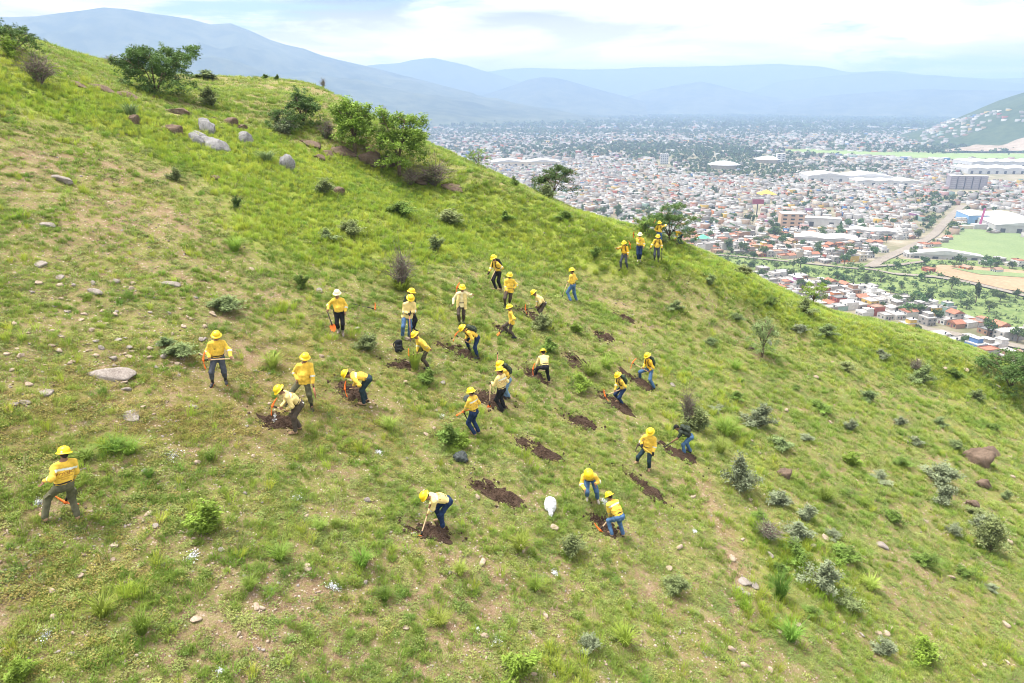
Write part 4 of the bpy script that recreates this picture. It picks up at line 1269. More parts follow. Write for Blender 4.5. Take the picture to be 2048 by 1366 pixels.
# lesser stones in view, one object each
SPOTS = [(125, 960, 'the nearest man'), (224, 751, 'the wide flat slab'), (190, 586, 'the square stone'), (60, 560, 'the upper left bare patch'), (60, 660, 'the left edge rubble'), (340, 570, 'the flat reddish stone'), (435, 715, 'the man with level pickaxe'), (320, 650, 'the left slope rubble'), (60, 850, 'the left edge below the slab'),
         (342, 914, 'the double lime mark'), (560, 840, 'the leftmost pit'), (700, 790, 'the man bent double'), (675, 630, 'the man in sunglasses'), (815, 630, 'the digging bar man'), (414, 1050, 'the leafy foreground bush'), (382, 1116, 'the bare soil lime mark'), (672, 1176, 'the bluish lime mark'), (90, 1272, 'the corner lime mark'), (441, 1342, 'the bottom edge lime mark'),
         (993, 1284, 'the bright lime mark'), (870, 1050, 'the bottom middle digger'), (1230, 1050, 'the lowest pit'), (1100, 1010, 'the white sack'), (1250, 1250, 'the bottom slope weeds'), (1490, 1175, 'the stone pile'), (1478, 950, 'the tall silver bush'), (1642, 1150, 'the large silver bush'), (1520, 840, 'the grey green bush'), (1740, 790, 'the low sage bush'), (1955, 930, 'the square brown boulder'), (1890, 990, 'the silvery twin bushes'),
         (1980, 1090, 'the tall sage bush'), (1765, 1093, 'the pinkish stone'), (1900, 1230, 'the lower right bare patch'), (1850, 1310, 'the bottom right bush'), (1620, 1290, 'the bottom right slope'), (1840, 760, 'the skyline sage bush'), (1620, 950, 'the open right slope'), (200, 1150, 'the lower left turf'), (560, 1280, 'the stony foreground'), (760, 1330, 'the bottom middle edge'), (1080, 1130, 'the weeds under the sack')]
def spot(px, py):
    q = min(SPOTS, key=lambda a: (a[0] - px) ** 2 + (a[1] - py) ** 2)
    dx, dy = px - q[0], py - q[1]
    return ('just ' if abs(dx) + abs(dy) < 45 else '') + (('right of ' if dx > 0 else 'left of ') if abs(dx) > abs(dy) else ('below ' if dy > 0 else 'above ')) + q[2]
def scatter_stones():
    rng = np.random.default_rng(88)
    n = 0; tries = 0
    tot = 205
    zones = [((0, 560, 430, 760), .42), ((0, 760, 330, 1330), .10), ((330, 900, 1400, 1366), .18), ((1450, 700, 2040, 1340), .22), ((420, 540, 900, 900), .08)]
    for (x0, y0, x1, y1), sh in zones:
        k = int(tot * sh)
        for _ in range(k):
            q = rng.random()
            px, py = rng.uniform(x0, x1), rng.uniform(y0, y1)
            if py < sil_y(px) + 40: continue
            s = rng.uniform(7, 15) * (1.25 if py > 1000 else 1)
            put_rock(px, py, s, s * rng.uniform(.5, .8), M_ROCKT if q < .7 else M_ROCKP, ('tiny ' if s < 8.5 else 'small ' if s < 11.5 else 'fist sized ') + ('tan' if q < .7 else 'pale grey') + ' stone ' + spot(px, py), ROCKS1 + ROCKS2, 'stone', 'loose stones on the slope', 'stone', rot=rng.uniform(0, 6), sink=.15)
scatter_stones()

# ------------------------------------------------------------------ grass and ground plants (instanced stuff)
def blade_tuft(n, h, spread, w, lean, rng, seg=2):
    V, F = [], []
    for i in range(n):
        a = rng.uniform(0, 6.283); r = spread * math.sqrt(rng.random()) * .45
        b = np.array([math.cos(a) * r, math.sin(a) * r, -.02])
        a2 = a + rng.normal(0, .7)
        dirv = np.array([math.cos(a2), math.sin(a2), 0])
        hh = h * rng.uniform(.55, 1.1); ln = lean * rng.uniform(.3, 1.2) * hh
        side = np.array([-dirv[1], dirv[0], 0]) * w * rng.uniform(.7, 1.2)
        k = len(V)
        if seg == 2:
            m = b + dirv * ln * .35 + np.array([0, 0, hh * .62]); t = b + dirv * ln + np.array([0, 0, hh * rng.uniform(.75, 1)])
            V += [b - side, b + side, m + side * .8, m - side * .8, t]
            F += [(k, k + 1, k + 2, k + 3), (k + 3, k + 2, k + 4)]
        else:
            t = b + dirv * ln + np.array([0, 0, hh])
            V += [b - side, b + side, t]; F += [(k, k + 1, k + 2)]
    return np.array(V), F
def herb_mat(n, h, spread, leaf, rng):
    """low leafy weed: small leaf faces near the ground"""
    V, F = [], []
    for i in range(n):
        a = rng.uniform(0, 6.283); r = spread * math.sqrt(rng.random())
        p = np.array([math.cos(a) * r, math.sin(a) * r, h * rng.uniform(.1, 1) * (1 - .6 * (r / spread) ** 2)])
        u = rng.normal(0, 1, 3); u[2] *= .45; u /= np.linalg.norm(u)
        v = np.cross(u, [rng.normal(0, .3), rng.normal(0, .3), 1]); v /= np.linalg.norm(v)
        s = leaf * rng.uniform(.6, 1.3)
        k = len(V)
        V += [p - u * s, p + v * s * .55, p + u * s, p - v * s * .55]; F += [(k, k + 1, k + 2, k + 3)]
    return np.array(V), F
def green_mat(name, c_lo, c_hi, transl=.3, scale=.35, rv=.25, rh=.02):
    """leaf colour drifting from place to place across the hill, and from plant to plant"""
    m = bpy.data.materials.new(name); m.use_nodes = True
    nt = m.node_tree; L = nt.links
    b = nt.nodes['Principled BSDF']; b.inputs['Roughness'].default_value = .65; b.inputs['Specular IOR Level'].default_value = .22
    geo = nt.nodes.new('ShaderNodeNewGeometry'); oi = nt.nodes.new('ShaderNodeObjectInfo')
    n = nt.nodes.new('ShaderNodeTexNoise'); n.inputs['Scale'].default_value = scale; n.inputs['Detail'].default_value = 5
    L.new(oi.outputs['Location'], n.inputs['Vector'])
    r = nt.nodes.new('ShaderNodeValToRGB'); r.color_ramp.elements[0].position = .36; r.color_ramp.elements[1].position = .64
    r.color_ramp.elements[0].color = (*c_lo, 1); r.color_ramp.elements[1].color = (*c_hi, 1)
    L.new(n.outputs['Fac'], r.inputs[0])
    hs = nt.nodes.new('ShaderNodeHueSaturation'); L.new(r.outputs['Color'], hs.inputs['Color'])
    mr = nt.nodes.new('ShaderNodeMapRange'); mr.inputs['To Min'].default_value = 1 - rv; mr.inputs['To Max'].default_value = 1 + rv
    L.new(oi.outputs['Random'], mr.inputs['Value']); L.new(mr.outputs[0], hs.inputs['Value'])
    ml = nt.nodes.new('ShaderNodeMath'); ml.operation = 'MULTIPLY'; ml.inputs[1].default_value = 9.17; fr = nt.nodes.new('ShaderNodeMath'); fr.operation = 'FRACT'
    L.new(oi.outputs['Random'], ml.inputs[0]); L.new(ml.outputs[0], fr.inputs[0])
    m2 = nt.nodes.new('ShaderNodeMapRange'); m2.inputs['To Min'].default_value = .5 - rh; m2.inputs['To Max'].default_value = .5 + rh
    L.new(fr.outputs[0], m2.inputs['Value']); L.new(m2.outputs[0], hs.inputs['Hue'])
    L.new(hs.outputs['Color'], b.inputs['Base Color'])
    tr = nt.nodes.new('ShaderNodeBsdfTranslucent'); L.new(hs.outputs['Color'], tr.inputs['Color'])
    mx = nt.nodes.new('ShaderNodeMixShader'); mx.inputs[0].default_value = transl
    L.new(b.outputs[0], mx.inputs[1]); L.new(tr.outputs[0], mx.inputs[2]); L.new(mx.outputs[0], nt.nodes['Material Output'].inputs['Surface'])
    return m
G_SHORT = green_mat('short_grass', (.210, .318, .056), (.350, .435, .092), .35)
G_WEED = green_mat('ground_weed', (.178, .250, .064), (.318, .362, .112), .25, .6)
G_LUSH = green_mat('lime_tall_grass', (.300, .415, .050), (.450, .525, .080), .4, .3, .2)
G_DARK = green_mat('dark_green_tuft', (.165, .270, .045), (.250, .355, .055), .35, .5)
G_OLIVE = green_mat('olive_dry_herb', (.25, .225, .055), (.34, .295, .09), .25, .6)
G_STRAW = green_mat('dry_seed_grass', (.36, .31, .16), (.46, .41, .24), .3, .6)

def instancer(name, P, rot, scale, idx, templates, label):
    """points on the ground, each drawn as one of the templates"""
    me = bpy.data.meshes.new(name)
    me.vertices.add(len(P)); me.vertices.foreach_set('co', np.asarray(P, np.float32).ravel())
    for nm, typ, dat in (('rot', 'FLOAT_VECTOR', rot), ('scl', 'FLOAT', scale), ('idx', 'INT', idx)):
        a = me.attributes.new(nm, typ, 'POINT')
        a.data.foreach_set('vector' if typ == 'FLOAT_VECTOR' else 'value', np.ascontiguousarray(dat, np.int32 if typ == 'INT' else np.float32).ravel())
    col = bpy.data.collections.new(name + '_kinds')
    for i, (tm, mat) in enumerate(templates):
        o = bpy.data.objects.new('%s_kind_%02d' % (name, i), tm)
        if len(tm.materials) == 0: tm.materials.append(mat)
        col.objects.link(o)
    g = bpy.data.node_groups.new(name, 'GeometryNodeTree')
    g.interface.new_socket('Geometry', in_out='INPUT', socket_type='NodeSocketGeometry')
    g.interface.new_socket('Geometry', in_out='OUTPUT', socket_type='NodeSocketGeometry')
    N, L = g.nodes, g.links
    gi, go = N.new('NodeGroupInput'), N.new('NodeGroupOutput')
    ip = N.new('GeometryNodeInstanceOnPoints'); ci = N.new('GeometryNodeCollectionInfo')
    ci.inputs['Collection'].default_value = col
    ci.inputs['Separate Children'].default_value = True
    ci.inputs['Reset Children'].default_value = True
    def attr(nm, t):
        q = N.new('GeometryNodeInputNamedAttribute'); q.data_type = t; q.inputs['Name'].default_value = nm
        return q.outputs[0]
    L.new(gi.outputs[0], ip.inputs['Points']); L.new(ci.outputs[0], ip.inputs['Instance'])
    ip.inputs['Pick Instance'].default_value = True
    L.new(attr('idx', 'INT'), ip.inputs['Instance Index']); L.new(attr('rot', 'FLOAT_VECTOR'), ip.inputs['Rotation']); L.new(attr('scl', 'FLOAT'), ip.inputs['Scale'])
    L.new(ip.outputs[0], go.inputs[0])
    o = link(name, me, None, kind='stuff', label=label)
    md = o.modifiers.new('scatter', 'NODES'); md.node_group = g
    return o

def pts_on_slope(n, seed, ymin=8, ymax=64, power=1.0):
    """ground points in view, a little denser near the camera"""
    rng = np.random.default_rng(seed)
    n = int(n * 1.22)
    y = ymin * (ymax / ymin) ** (rng.random(n) ** power) if power != 0 else np.sqrt(rng.uniform(ymin ** 2, ymax ** 2, n))
    x = rng.uniform(-1.1, 1.22, n) * (y * .86 + 3)
    z = ground_z(x, y)
    P = np.stack([x, y, z], -1)
    px, py, d = w2p(P)
    m = (px > -300) & (px < 2420) & (py < 1500) & (py > sil_y(px) - 30)
    return P[m], rng
def pit_mask(P, grow=.6):
    m = np.ones(len(P), bool)
    for A, B, w in _PITW:
        ab = B[:2] - A[:2]
        t = np.clip(((P[:, 0] - A[0]) * ab[0] + (P[:, 1] - A[1]) * ab[1]) / (ab @ ab), 0, 1)
        d = np.hypot(P[:, 0] - A[0] - t * ab[0], P[:, 1] - A[1] - t * ab[1])
        m &= d > w * grow * .62
    return m
def orient(P, rng, tilt=.12):
    n = len(P)
    return np.stack([rng.normal(0, tilt, n), rng.normal(0, tilt, n) , rng.uniform(0, 6.283, n)], -1)
def far_gain(P):
    return np.clip(w2p(P)[2] / 26.0, .85, 1.9)

rng0 = np.random.default_rng(1000)
def tm(V, F, nm): return mesh_from(nm, V, F)
T_SHORT = [tm(*blade_tuft(26, .17, .22, .006, .75, rng0), 'short_tuft') for _ in range(4)]
T_WEED = [tm(*herb_mat(34, .07, .17, .026, rng0), 'weed') for _ in range(5)]
T_LUSH = [tm(*blade_tuft(44, .52, .34, .008, .55, rng0), 'lush_tuft') for _ in range(4)]
T_DARK = [tm(*blade_tuft(60, .34, .36, .009, .95, rng0), 'dark_tuft') for _ in range(3)]
T_OLIVE = [tm(*herb_mat(40, .10, .20, .024, rng0), 'olive_herb') for _ in range(3)]
T_STRAW = [tm(*blade_tuft(16, .5, .25, .005, .6, rng0), 'straw') for _ in range(2)]
def make_grass():
    tem = [(t, G_SHORT) for t in T_SHORT] + [(t, G_WEED) for t in T_WEED] + [(t, G_LUSH) for t in T_LUSH] + [(t, G_DARK) for t in T_DARK] + [(t, G_OLIVE) for t in T_OLIVE] + [(t, G_STRAW) for t in T_STRAW]
    o_s, o_w, o_l, o_d, o_o, o_st = 0, 4, 9, 13, 16, 19
    allP, R, S, I = [], [], [], []
    def put(P, rng, base, k, lo, hi, gain=True):
        allP.append(P); R.append(orient(P, rng)); I.append(base + rng.integers(0, k, len(P)))
        S.append(rng.uniform(lo, hi, len(P)) * (far_gain(P) if gain else 1))
    # weeds carpeting the slope in patches
    P, rng = pts_on_slope(230000, 1, 8, 66, .78)
    lush, bare, ol = cover(P); pm = pit_mask(P)
    patch = fbm(P[:, 0] * 1.5, P[:, 1] * 1.5, 201, 4)
    fine = fbm(P[:, 0] * 4.2, P[:, 1] * 4.2, 207, 3)
    w = np.clip((patch - .5) * 2.2 + (fine - .5) * 3.0 + .42 - bare * .75, .06, 1)
    keep = pm & (rng.random(len(P)) < w)
    isol = keep & (rng.random(len(P)) < ol * .9)
    put(P[keep & ~isol], rng, o_w, 5, .4, 1.05); put(P[isol], rng, o_o, 3, .5, 1.1)
    # short grass
    P, rng = pts_on_slope(170000, 2, 8, 66, .78)
    lush, bare, ol = cover(P); pm = pit_mask(P)
    patch = fbm(P[:, 0] * .9 + 7, P[:, 1] * .9, 221, 4); fine = fbm(P[:, 0] * 3.3, P[:, 1] * 3.3, 227, 3)
    w = np.clip((patch - .5) * 3.0 + (fine - .5) * 3.6 + .26 + lush * .5 - bare * .6 - ol * .3, .03, 1)
    keep = pm & (rng.random(len(P)) < w * .8)
    put(P[keep], rng, o_s, 4, .4, 1.1)
    # darker clumps
    P, rng = pts_on_slope(15000, 3, 8, 62, .8)
    lush, bare, ol = cover(P); pm = pit_mask(P, 1.2)
    patch = fbm(P[:, 0] * .7, P[:, 1] * .7, 231, 3)
    keep = pm & (rng.random(len(P)) < np.clip((patch - .47) * 5, 0, 1) * .6 * (1 - bare * .5))
    Q = P[keep]
    put(Q, rng, o_d, 3, .3, .72)
    for k in range(2):
        J = Q + np.c_[rng.normal(0, .22, (len(Q), 2)), np.zeros(len(Q))]; J[:, 2] = ground_z(J[:, 0], J[:, 1])
        put(J, rng, o_d, 3, .2, .5)
    # tall lime grass
    P, rng = pts_on_slope(90000, 4, 9, 72, .62)
    lush, bare, ol = cover(P); pm = pit_mask(P, 1.4)
    patch = fbm(P[:, 0] * .8, P[:, 1] * .8, 241, 3)
    w = np.clip(lush * 1.5 - .42 + (patch - .5) * 1.8, 0, 1)
    keep = pm & (rng.random(len(P)) < w * .85)
    put(P[keep], rng, o_l, 4, .3, .78, False)
    keep2 = pm & ~keep & (rng.random(len(P)) < .006)
    put(P[keep2], rng, o_l, 4, .35, .75, False)
    # the far knoll and crest
    P2, rng2 = pts_on_slope(26000, 6, 58, 84, 0)
    pk = fbm(P2[:, 0] * .9, P2[:, 1] * .9, 251, 3)
    keep = rng2.random(len(P2)) < np.clip((pk - .38) * 3, .1, .8)
    Q2 = P2[keep]
    put(Q2[::2], rng2, o_s, 4, .7, 1.3); put(Q2[1::2], rng2, o_w, 5, .8, 1.5)
    # dry seed heads
    keep3 = pm & (rng.random(len(P)) < .012 + .03 * (P[:, 1] > 46))
    put(P[keep3], rng, o_st, 2, .4, .9, False)
    instancer('slope_grass', np.concatenate(allP), np.concatenate(R), np.concatenate(S), np.concatenate(I), tem, 'short grass, weeds and lime tall grass covering the slope')
make_grass()
def make_pebbles():
    P, rng = pts_on_slope(90000, 9, 8, 60, .75)
    lush, bare, ol = cover(P); pm = pit_mask(P)
    px, py, d = w2p(P)
    patch = fbm(P[:, 0] * .8, P[:, 1] * .8, 301, 3)
    stony = .2 + .55 * (py > 1000) + .5 * ((px < 450) & (py > 400)) + bare * .5
    keep = pm & (rng.random(len(P)) < np.clip((patch - .36) * 3, 0, 1) * stony)
    P = P[keep]
    n = len(P)
    tem = [(m.copy(), M_ROCKT) for m in ROCKS1[:3]] + [(ROCKS1[3].copy(), M_ROCKP), (ROCKS1[4].copy(), M_ROCKB)]
    for m, q in tem: m.materials.clear()
    s = .013 + .036 * rng.random(n) ** 4
    instancer('pebbles', P + np.array([0, 0, .006]), orient(P, rng, .4), s * far_gain(P), rng.choice(5, n, p=[.3, .26, .24, .14, .06]), tem, 'small pale stones strewn over the bare soil')
make_pebbles()

# ------------------------------------------------------------------ shrubs and trees
def leaf_quads(P, size, rng, droop=.2, narrow=.45, up=.5):
    n = len(P)
    a = rng.normal(0, 1, (n, 3)); a[:, 2] = a[:, 2] * .5 - droop; a /= np.linalg.norm(a, axis=1)[:, None]
    b = np.cross(a, np.array([0, 0, 1.0]) + rng.normal(0, .55, (n, 3))); b /= np.linalg.norm(b, axis=1)[:, None] + 1e-9
    s = size * rng.uniform(.65, 1.3, (n, 1))
    V = np.stack([P, P + a * s + b * s * narrow, P + a * s * 2, P + a * s - b * s * narrow], 1).reshape(-1, 3)
    return V, np.arange(n * 4).reshape(-1, 4)
def tree_meshes(seed, H, W, trunk_h, nclump, leaves, leaf, clump_r, lean=0.0, open_=.0, r0=.11):
    """branching trunk and a crown of leaf clusters carried by its twigs"""
    rng = np.random.default_rng(seed)
    tr = MB(); tips = []
    top = np.array([lean * H * .5, 0, trunk_h])
    tr.tube([(0, 0, -.3), (lean * .1, .02, trunk_h * .5), top], [r0 * 1.25, r0, r0 * .85], 8)
    nl = 5
    for i in range(nl):
        a = 6.283 * i / nl + rng.normal(0, .35)
        L = (H - trunk_h) * rng.uniform(.55, .9)
        out = W * .5 * rng.uniform(.45, .85)
        m = top + np.array([math.cos(a) * out * .45, math.sin(a) * out * .45, L * .45]); e = top + np.array([math.cos(a) * out + lean * .4, math.sin(a) * out, L * rng.uniform(.7, 1)])
        tr.tube([top - np.array([0, 0, .12]), m, e], [r0 * .6, r0 * .4, r0 * .12], 6)
        tips.append(e)
        for j in range(4):
            t = rng.uniform(.35, .95)
            b = top + (m - top) * min(1, t * 2) if t < .5 else m + (e - m) * (t * 2 - 1)
            d = rng.normal(0, 1, 3); d[2] = abs(d[2]) * .6; d /= np.linalg.norm(d)
            q = b + d * W * rng.uniform(.14, .3)
            tr.tube([b, (b + q) / 2 + np.array([0, 0, .04]), q], [r0 * .25, r0 * .16, r0 * .06], 5)
            tips.append(q)
    cl = []
    tips = np.array(tips)
    for i in range(nclump):
        t = tips[i % len(tips)]
        j = rng.normal(0, 1, 3); j /= np.linalg.norm(j)
        if i % 5 < 2:
            a = rng.uniform(0, 6.283); e = math.sqrt(rng.uniform(.1, 1)); zz = rng.uniform(0, 1) ** 1.1
            rad = W * .5 * e * (1 - .75 * max(0, zz - .25) ** 1.3)
            cl.append(np.array([lean * H * .5 + math.cos(a) * rad, math.sin(a) * rad, trunk_h * .8 + (H - trunk_h) * .85 * zz]))
            continue
        cl.append(t + j * np.array([W * .17, W * .17, H * .10]) * rng.uniform(0, 1) ** .6)
    cl = np.array(cl)
    cl[:, 2] = np.clip(cl[:, 2], trunk_h * .75, None)
    cl[:, 2] -= H * .04
    P = np.repeat(cl, leaves, 0)
    j = rng.normal(0, 1, P.shape); j /= np.linalg.norm(j, axis=1)[:, None]
    P = P + j * clump_r * rng.uniform(.3, 1, (len(P), 1)) * np.array([1, 1, .75])
    V, F = leaf_quads(P, leaf, rng)
    return tr.mesh('trunk', True), mesh_from('crown', V, F)
L_BRIGHT = pmat('bright_tree_leaves', (.235, .355, .055), .55, .3, var=.35, vscale=1.6, random_v=.12, transl=.3, coord='Object')
L_MID = pmat('mid_green_leaves', (.18, .285, .055), .6, .25, var=.35, vscale=1.8, random_v=.15, transl=.25)
L_DEEP = pmat('deep_green_leaves', (.095, .17, .042), .6, .25, var=.35, vscale=1.5, random_v=.15, transl=.22)
L_SILVER = pmat('grey_green_leaves', (.235, .280, .165), .7, .2, var=.3, vscale=3, random_v=.15, transl=.15)
L_SAGE = pmat('sage_leaves', (.220, .285, .115), .7, .2, var=.3, vscale=3, random_v=.15, random_h=.02, transl=.2)
L_WARM = pmat('fresh_green_leaves', (.235, .345, .05), .6, .25, var=.3, vscale=3, random_v=.12, transl=.3)
M_TWIG = pmat('bare_purple_twigs', (.20, .155, .145), .9, .1, var=.2, vscale=6)
M_STEM = pmat('brown_stem', (.17, .13, .08), .9, .1)
def place_tree(px, py, hpx, wpx, label, leafmat, seed, trunk=.25, nclump=70, leaves=26, leaf=.07, clump_r=.26, lean=0., name='tree', dd=0):
    p = at(px, py); d = w2p(p)[2] + dd
    H = hpx * d / FPX * 1.03; W = wpx * d / FPX
    tr, cr = tree_meshes(seed, H, W, H * trunk, int(nclump * 1.7), int(leaves * 1.7), leaf * 1.2 * (H / 4) ** .7, clump_r * 1.2 * (H / 4) ** .8, lean, r0=.026 * H)
    o = empty(name, p, label, 'tree' if 'tree' in name or name == 'sapling' else 'bush')
    link('trunk', tr, M_BARK, o); link('crown', cr, leafmat, o)
    return o
place_tree(711, 307, 116, 72, 'bright green tree with pale trunk, uphill one of the pair', L_BRIGHT, 11, .28, 110, 32)
place_tree(799, 351, 128, 114, 'bright green spreading tree in front of the dark boulders', L_BRIGHT, 12, .28, 150, 32)
place_tree(312, 186, 96, 150, 'dark green bushy tree with an upper tuft on the skyline', L_DEEP, 13, .05, 250, 30, name='tree')
place_tree(352, 160, 70, 60, 'taller light topped tree rising behind the skyline bush', L_MID, 14, .3, 36, 26)
place_tree(608, 250, 86, 70, 'slim dark green tree on the knoll flank', L_DEEP, 15, .1, 80, 28)
place_tree(568, 262, 58, 70, 'low dark green tree left of the slim knoll tree', L_DEEP, 16, .05, 66, 28)
place_tree(956, 334, 36, 56, 'small green tree peeping over the ridge line', L_MID, 17, .2, 44, 24)
place_tree(1104, 398, 74, 100, 'open crowned young tree on the ridge before the town', L_DEEP, 18, .28, 90, 30, lean=.12)
place_tree(1338, 482, 66, 110, 'feathery spreading tree beside the walkers on the ridge', L_DEEP, 19, .18, 210, 30, .06)
place_tree(1292, 470, 42, 56, 'rounded bush like tree left of the topmost walker', L_MID, 20, .12, 70, 26)
place_tree(1626, 608, 52, 58, 'bright green ridge tree in front of the lower houses', L_BRIGHT, 21, .2, 48, 24)
place_tree(2020, 774, 86, 150, 'dense dark green tree at the frame edge of the lower slope', L_DEEP, 22, .04, 190, 28)
place_tree(28, 100, 56, 130, 'dark green shrubby tree in the upper left corner', L_DEEP, 23, .05, 110, 28)
place_tree(1524, 714, 92, 66, 'thin open sapling among pale stones', L_SAGE, 24, .25, 70, 22, .05, .22, name='sapling')

def shrub_meshes(seed, kind):
    rng = np.random.default_rng(seed)
    st = MB(); tips = []
    n = {'silver': 34, 'green': 28, 'spiky': 60, 'bare': 60, 'fern': 22}[kind]
    lobes = [(rng.uniform(0, 6.283), rng.uniform(.0, .8), rng.uniform(.5, 1.1)) for _ in range(6)]
    for i in range(n):
        la, le, lh = lobes[i % 6]
        a = la + rng.normal(0, .45); e = np.clip(le + rng.normal(0, .22), .02, 1.05) if kind != 'bare' else rng.uniform(.05, .75)
        L = lh * rng.uniform(.7, 1.0)
        tip = np.array([math.cos(a) * e * .62, math.sin(a) * e * .62, L * (1 - .5 * e * e) * .95])
        mid = tip * .5 + np.array([0, 0, .08])
        if kind == 'spiky':
            continue
        st.tube([(0, 0, -.05), mid, tip], [.014, .010, .004], 4)
        if kind == 'bare':
            for j in range(4):
                b = mid + (tip - mid) * rng.random(); d = rng.normal(0, .16, 3); d[2] = abs(d[2])
                st.tube([b, b + d * .6, b + d * 1.3], [.007, .005, .003], 3)
        for t in np.linspace(.25, 1, 9):
            tips.append(mid * 2 * t if t < .5 else mid + (tip - mid) * (2 * t - 1))
    if kind == 'spiky':
        V, F = blade_tuft(150, 1.0, .3, .016, .75, rng)
        st.tube([(0, 0, -.05), (0, 0, .1)], [.05, .03], 5)
        return st.mesh('stem'), mesh_from('foliage', V, F)
    tips = np.array(tips)
    k = {'silver': 13, 'green': 14, 'bare': 2, 'fern': 14}[kind]
    P = np.repeat(tips, k, 0) + rng.normal(0, .05, (len(tips) * k, 3))
    V, F = leaf_quads(P, {'silver': .046, 'green': .056, 'bare': .03, 'fern': .046}[kind], rng, .0, .4)
    return st.mesh('stem'), mesh_from('foliage', V, F)
SHR = {k: [shrub_meshes(700 + 10 * i + j, k) for j in range(3)] for i, k in enumerate(('silver', 'green', 'spiky', 'bare', 'fern'))}
def place_shrub(px, py, hpx, wpx, kind, mat, label, group=None, name=None):
    p = at(px, py); d = w2p(p)[2]
    H = hpx * d / FPX * 1.08; W = wpx * d / FPX
    st, fo = SHR[kind][int(RNG.integers(3))]
    o = empty(name or ('shrub' if kind != 'spiky' else 'grass_tussock'), p, label, 'shrub' if kind != 'spiky' else 'grass tussock', group)
    o.rotation_euler[2] = RNG.uniform(0, 6.28); o.scale = (W * 1.0, W * 1.0, H)
    part('stem', st, M_TWIG if kind == 'bare' else M_STEM, o, (0, 0, 0)); part('foliage', fo, mat, o, (0, 0, 0))
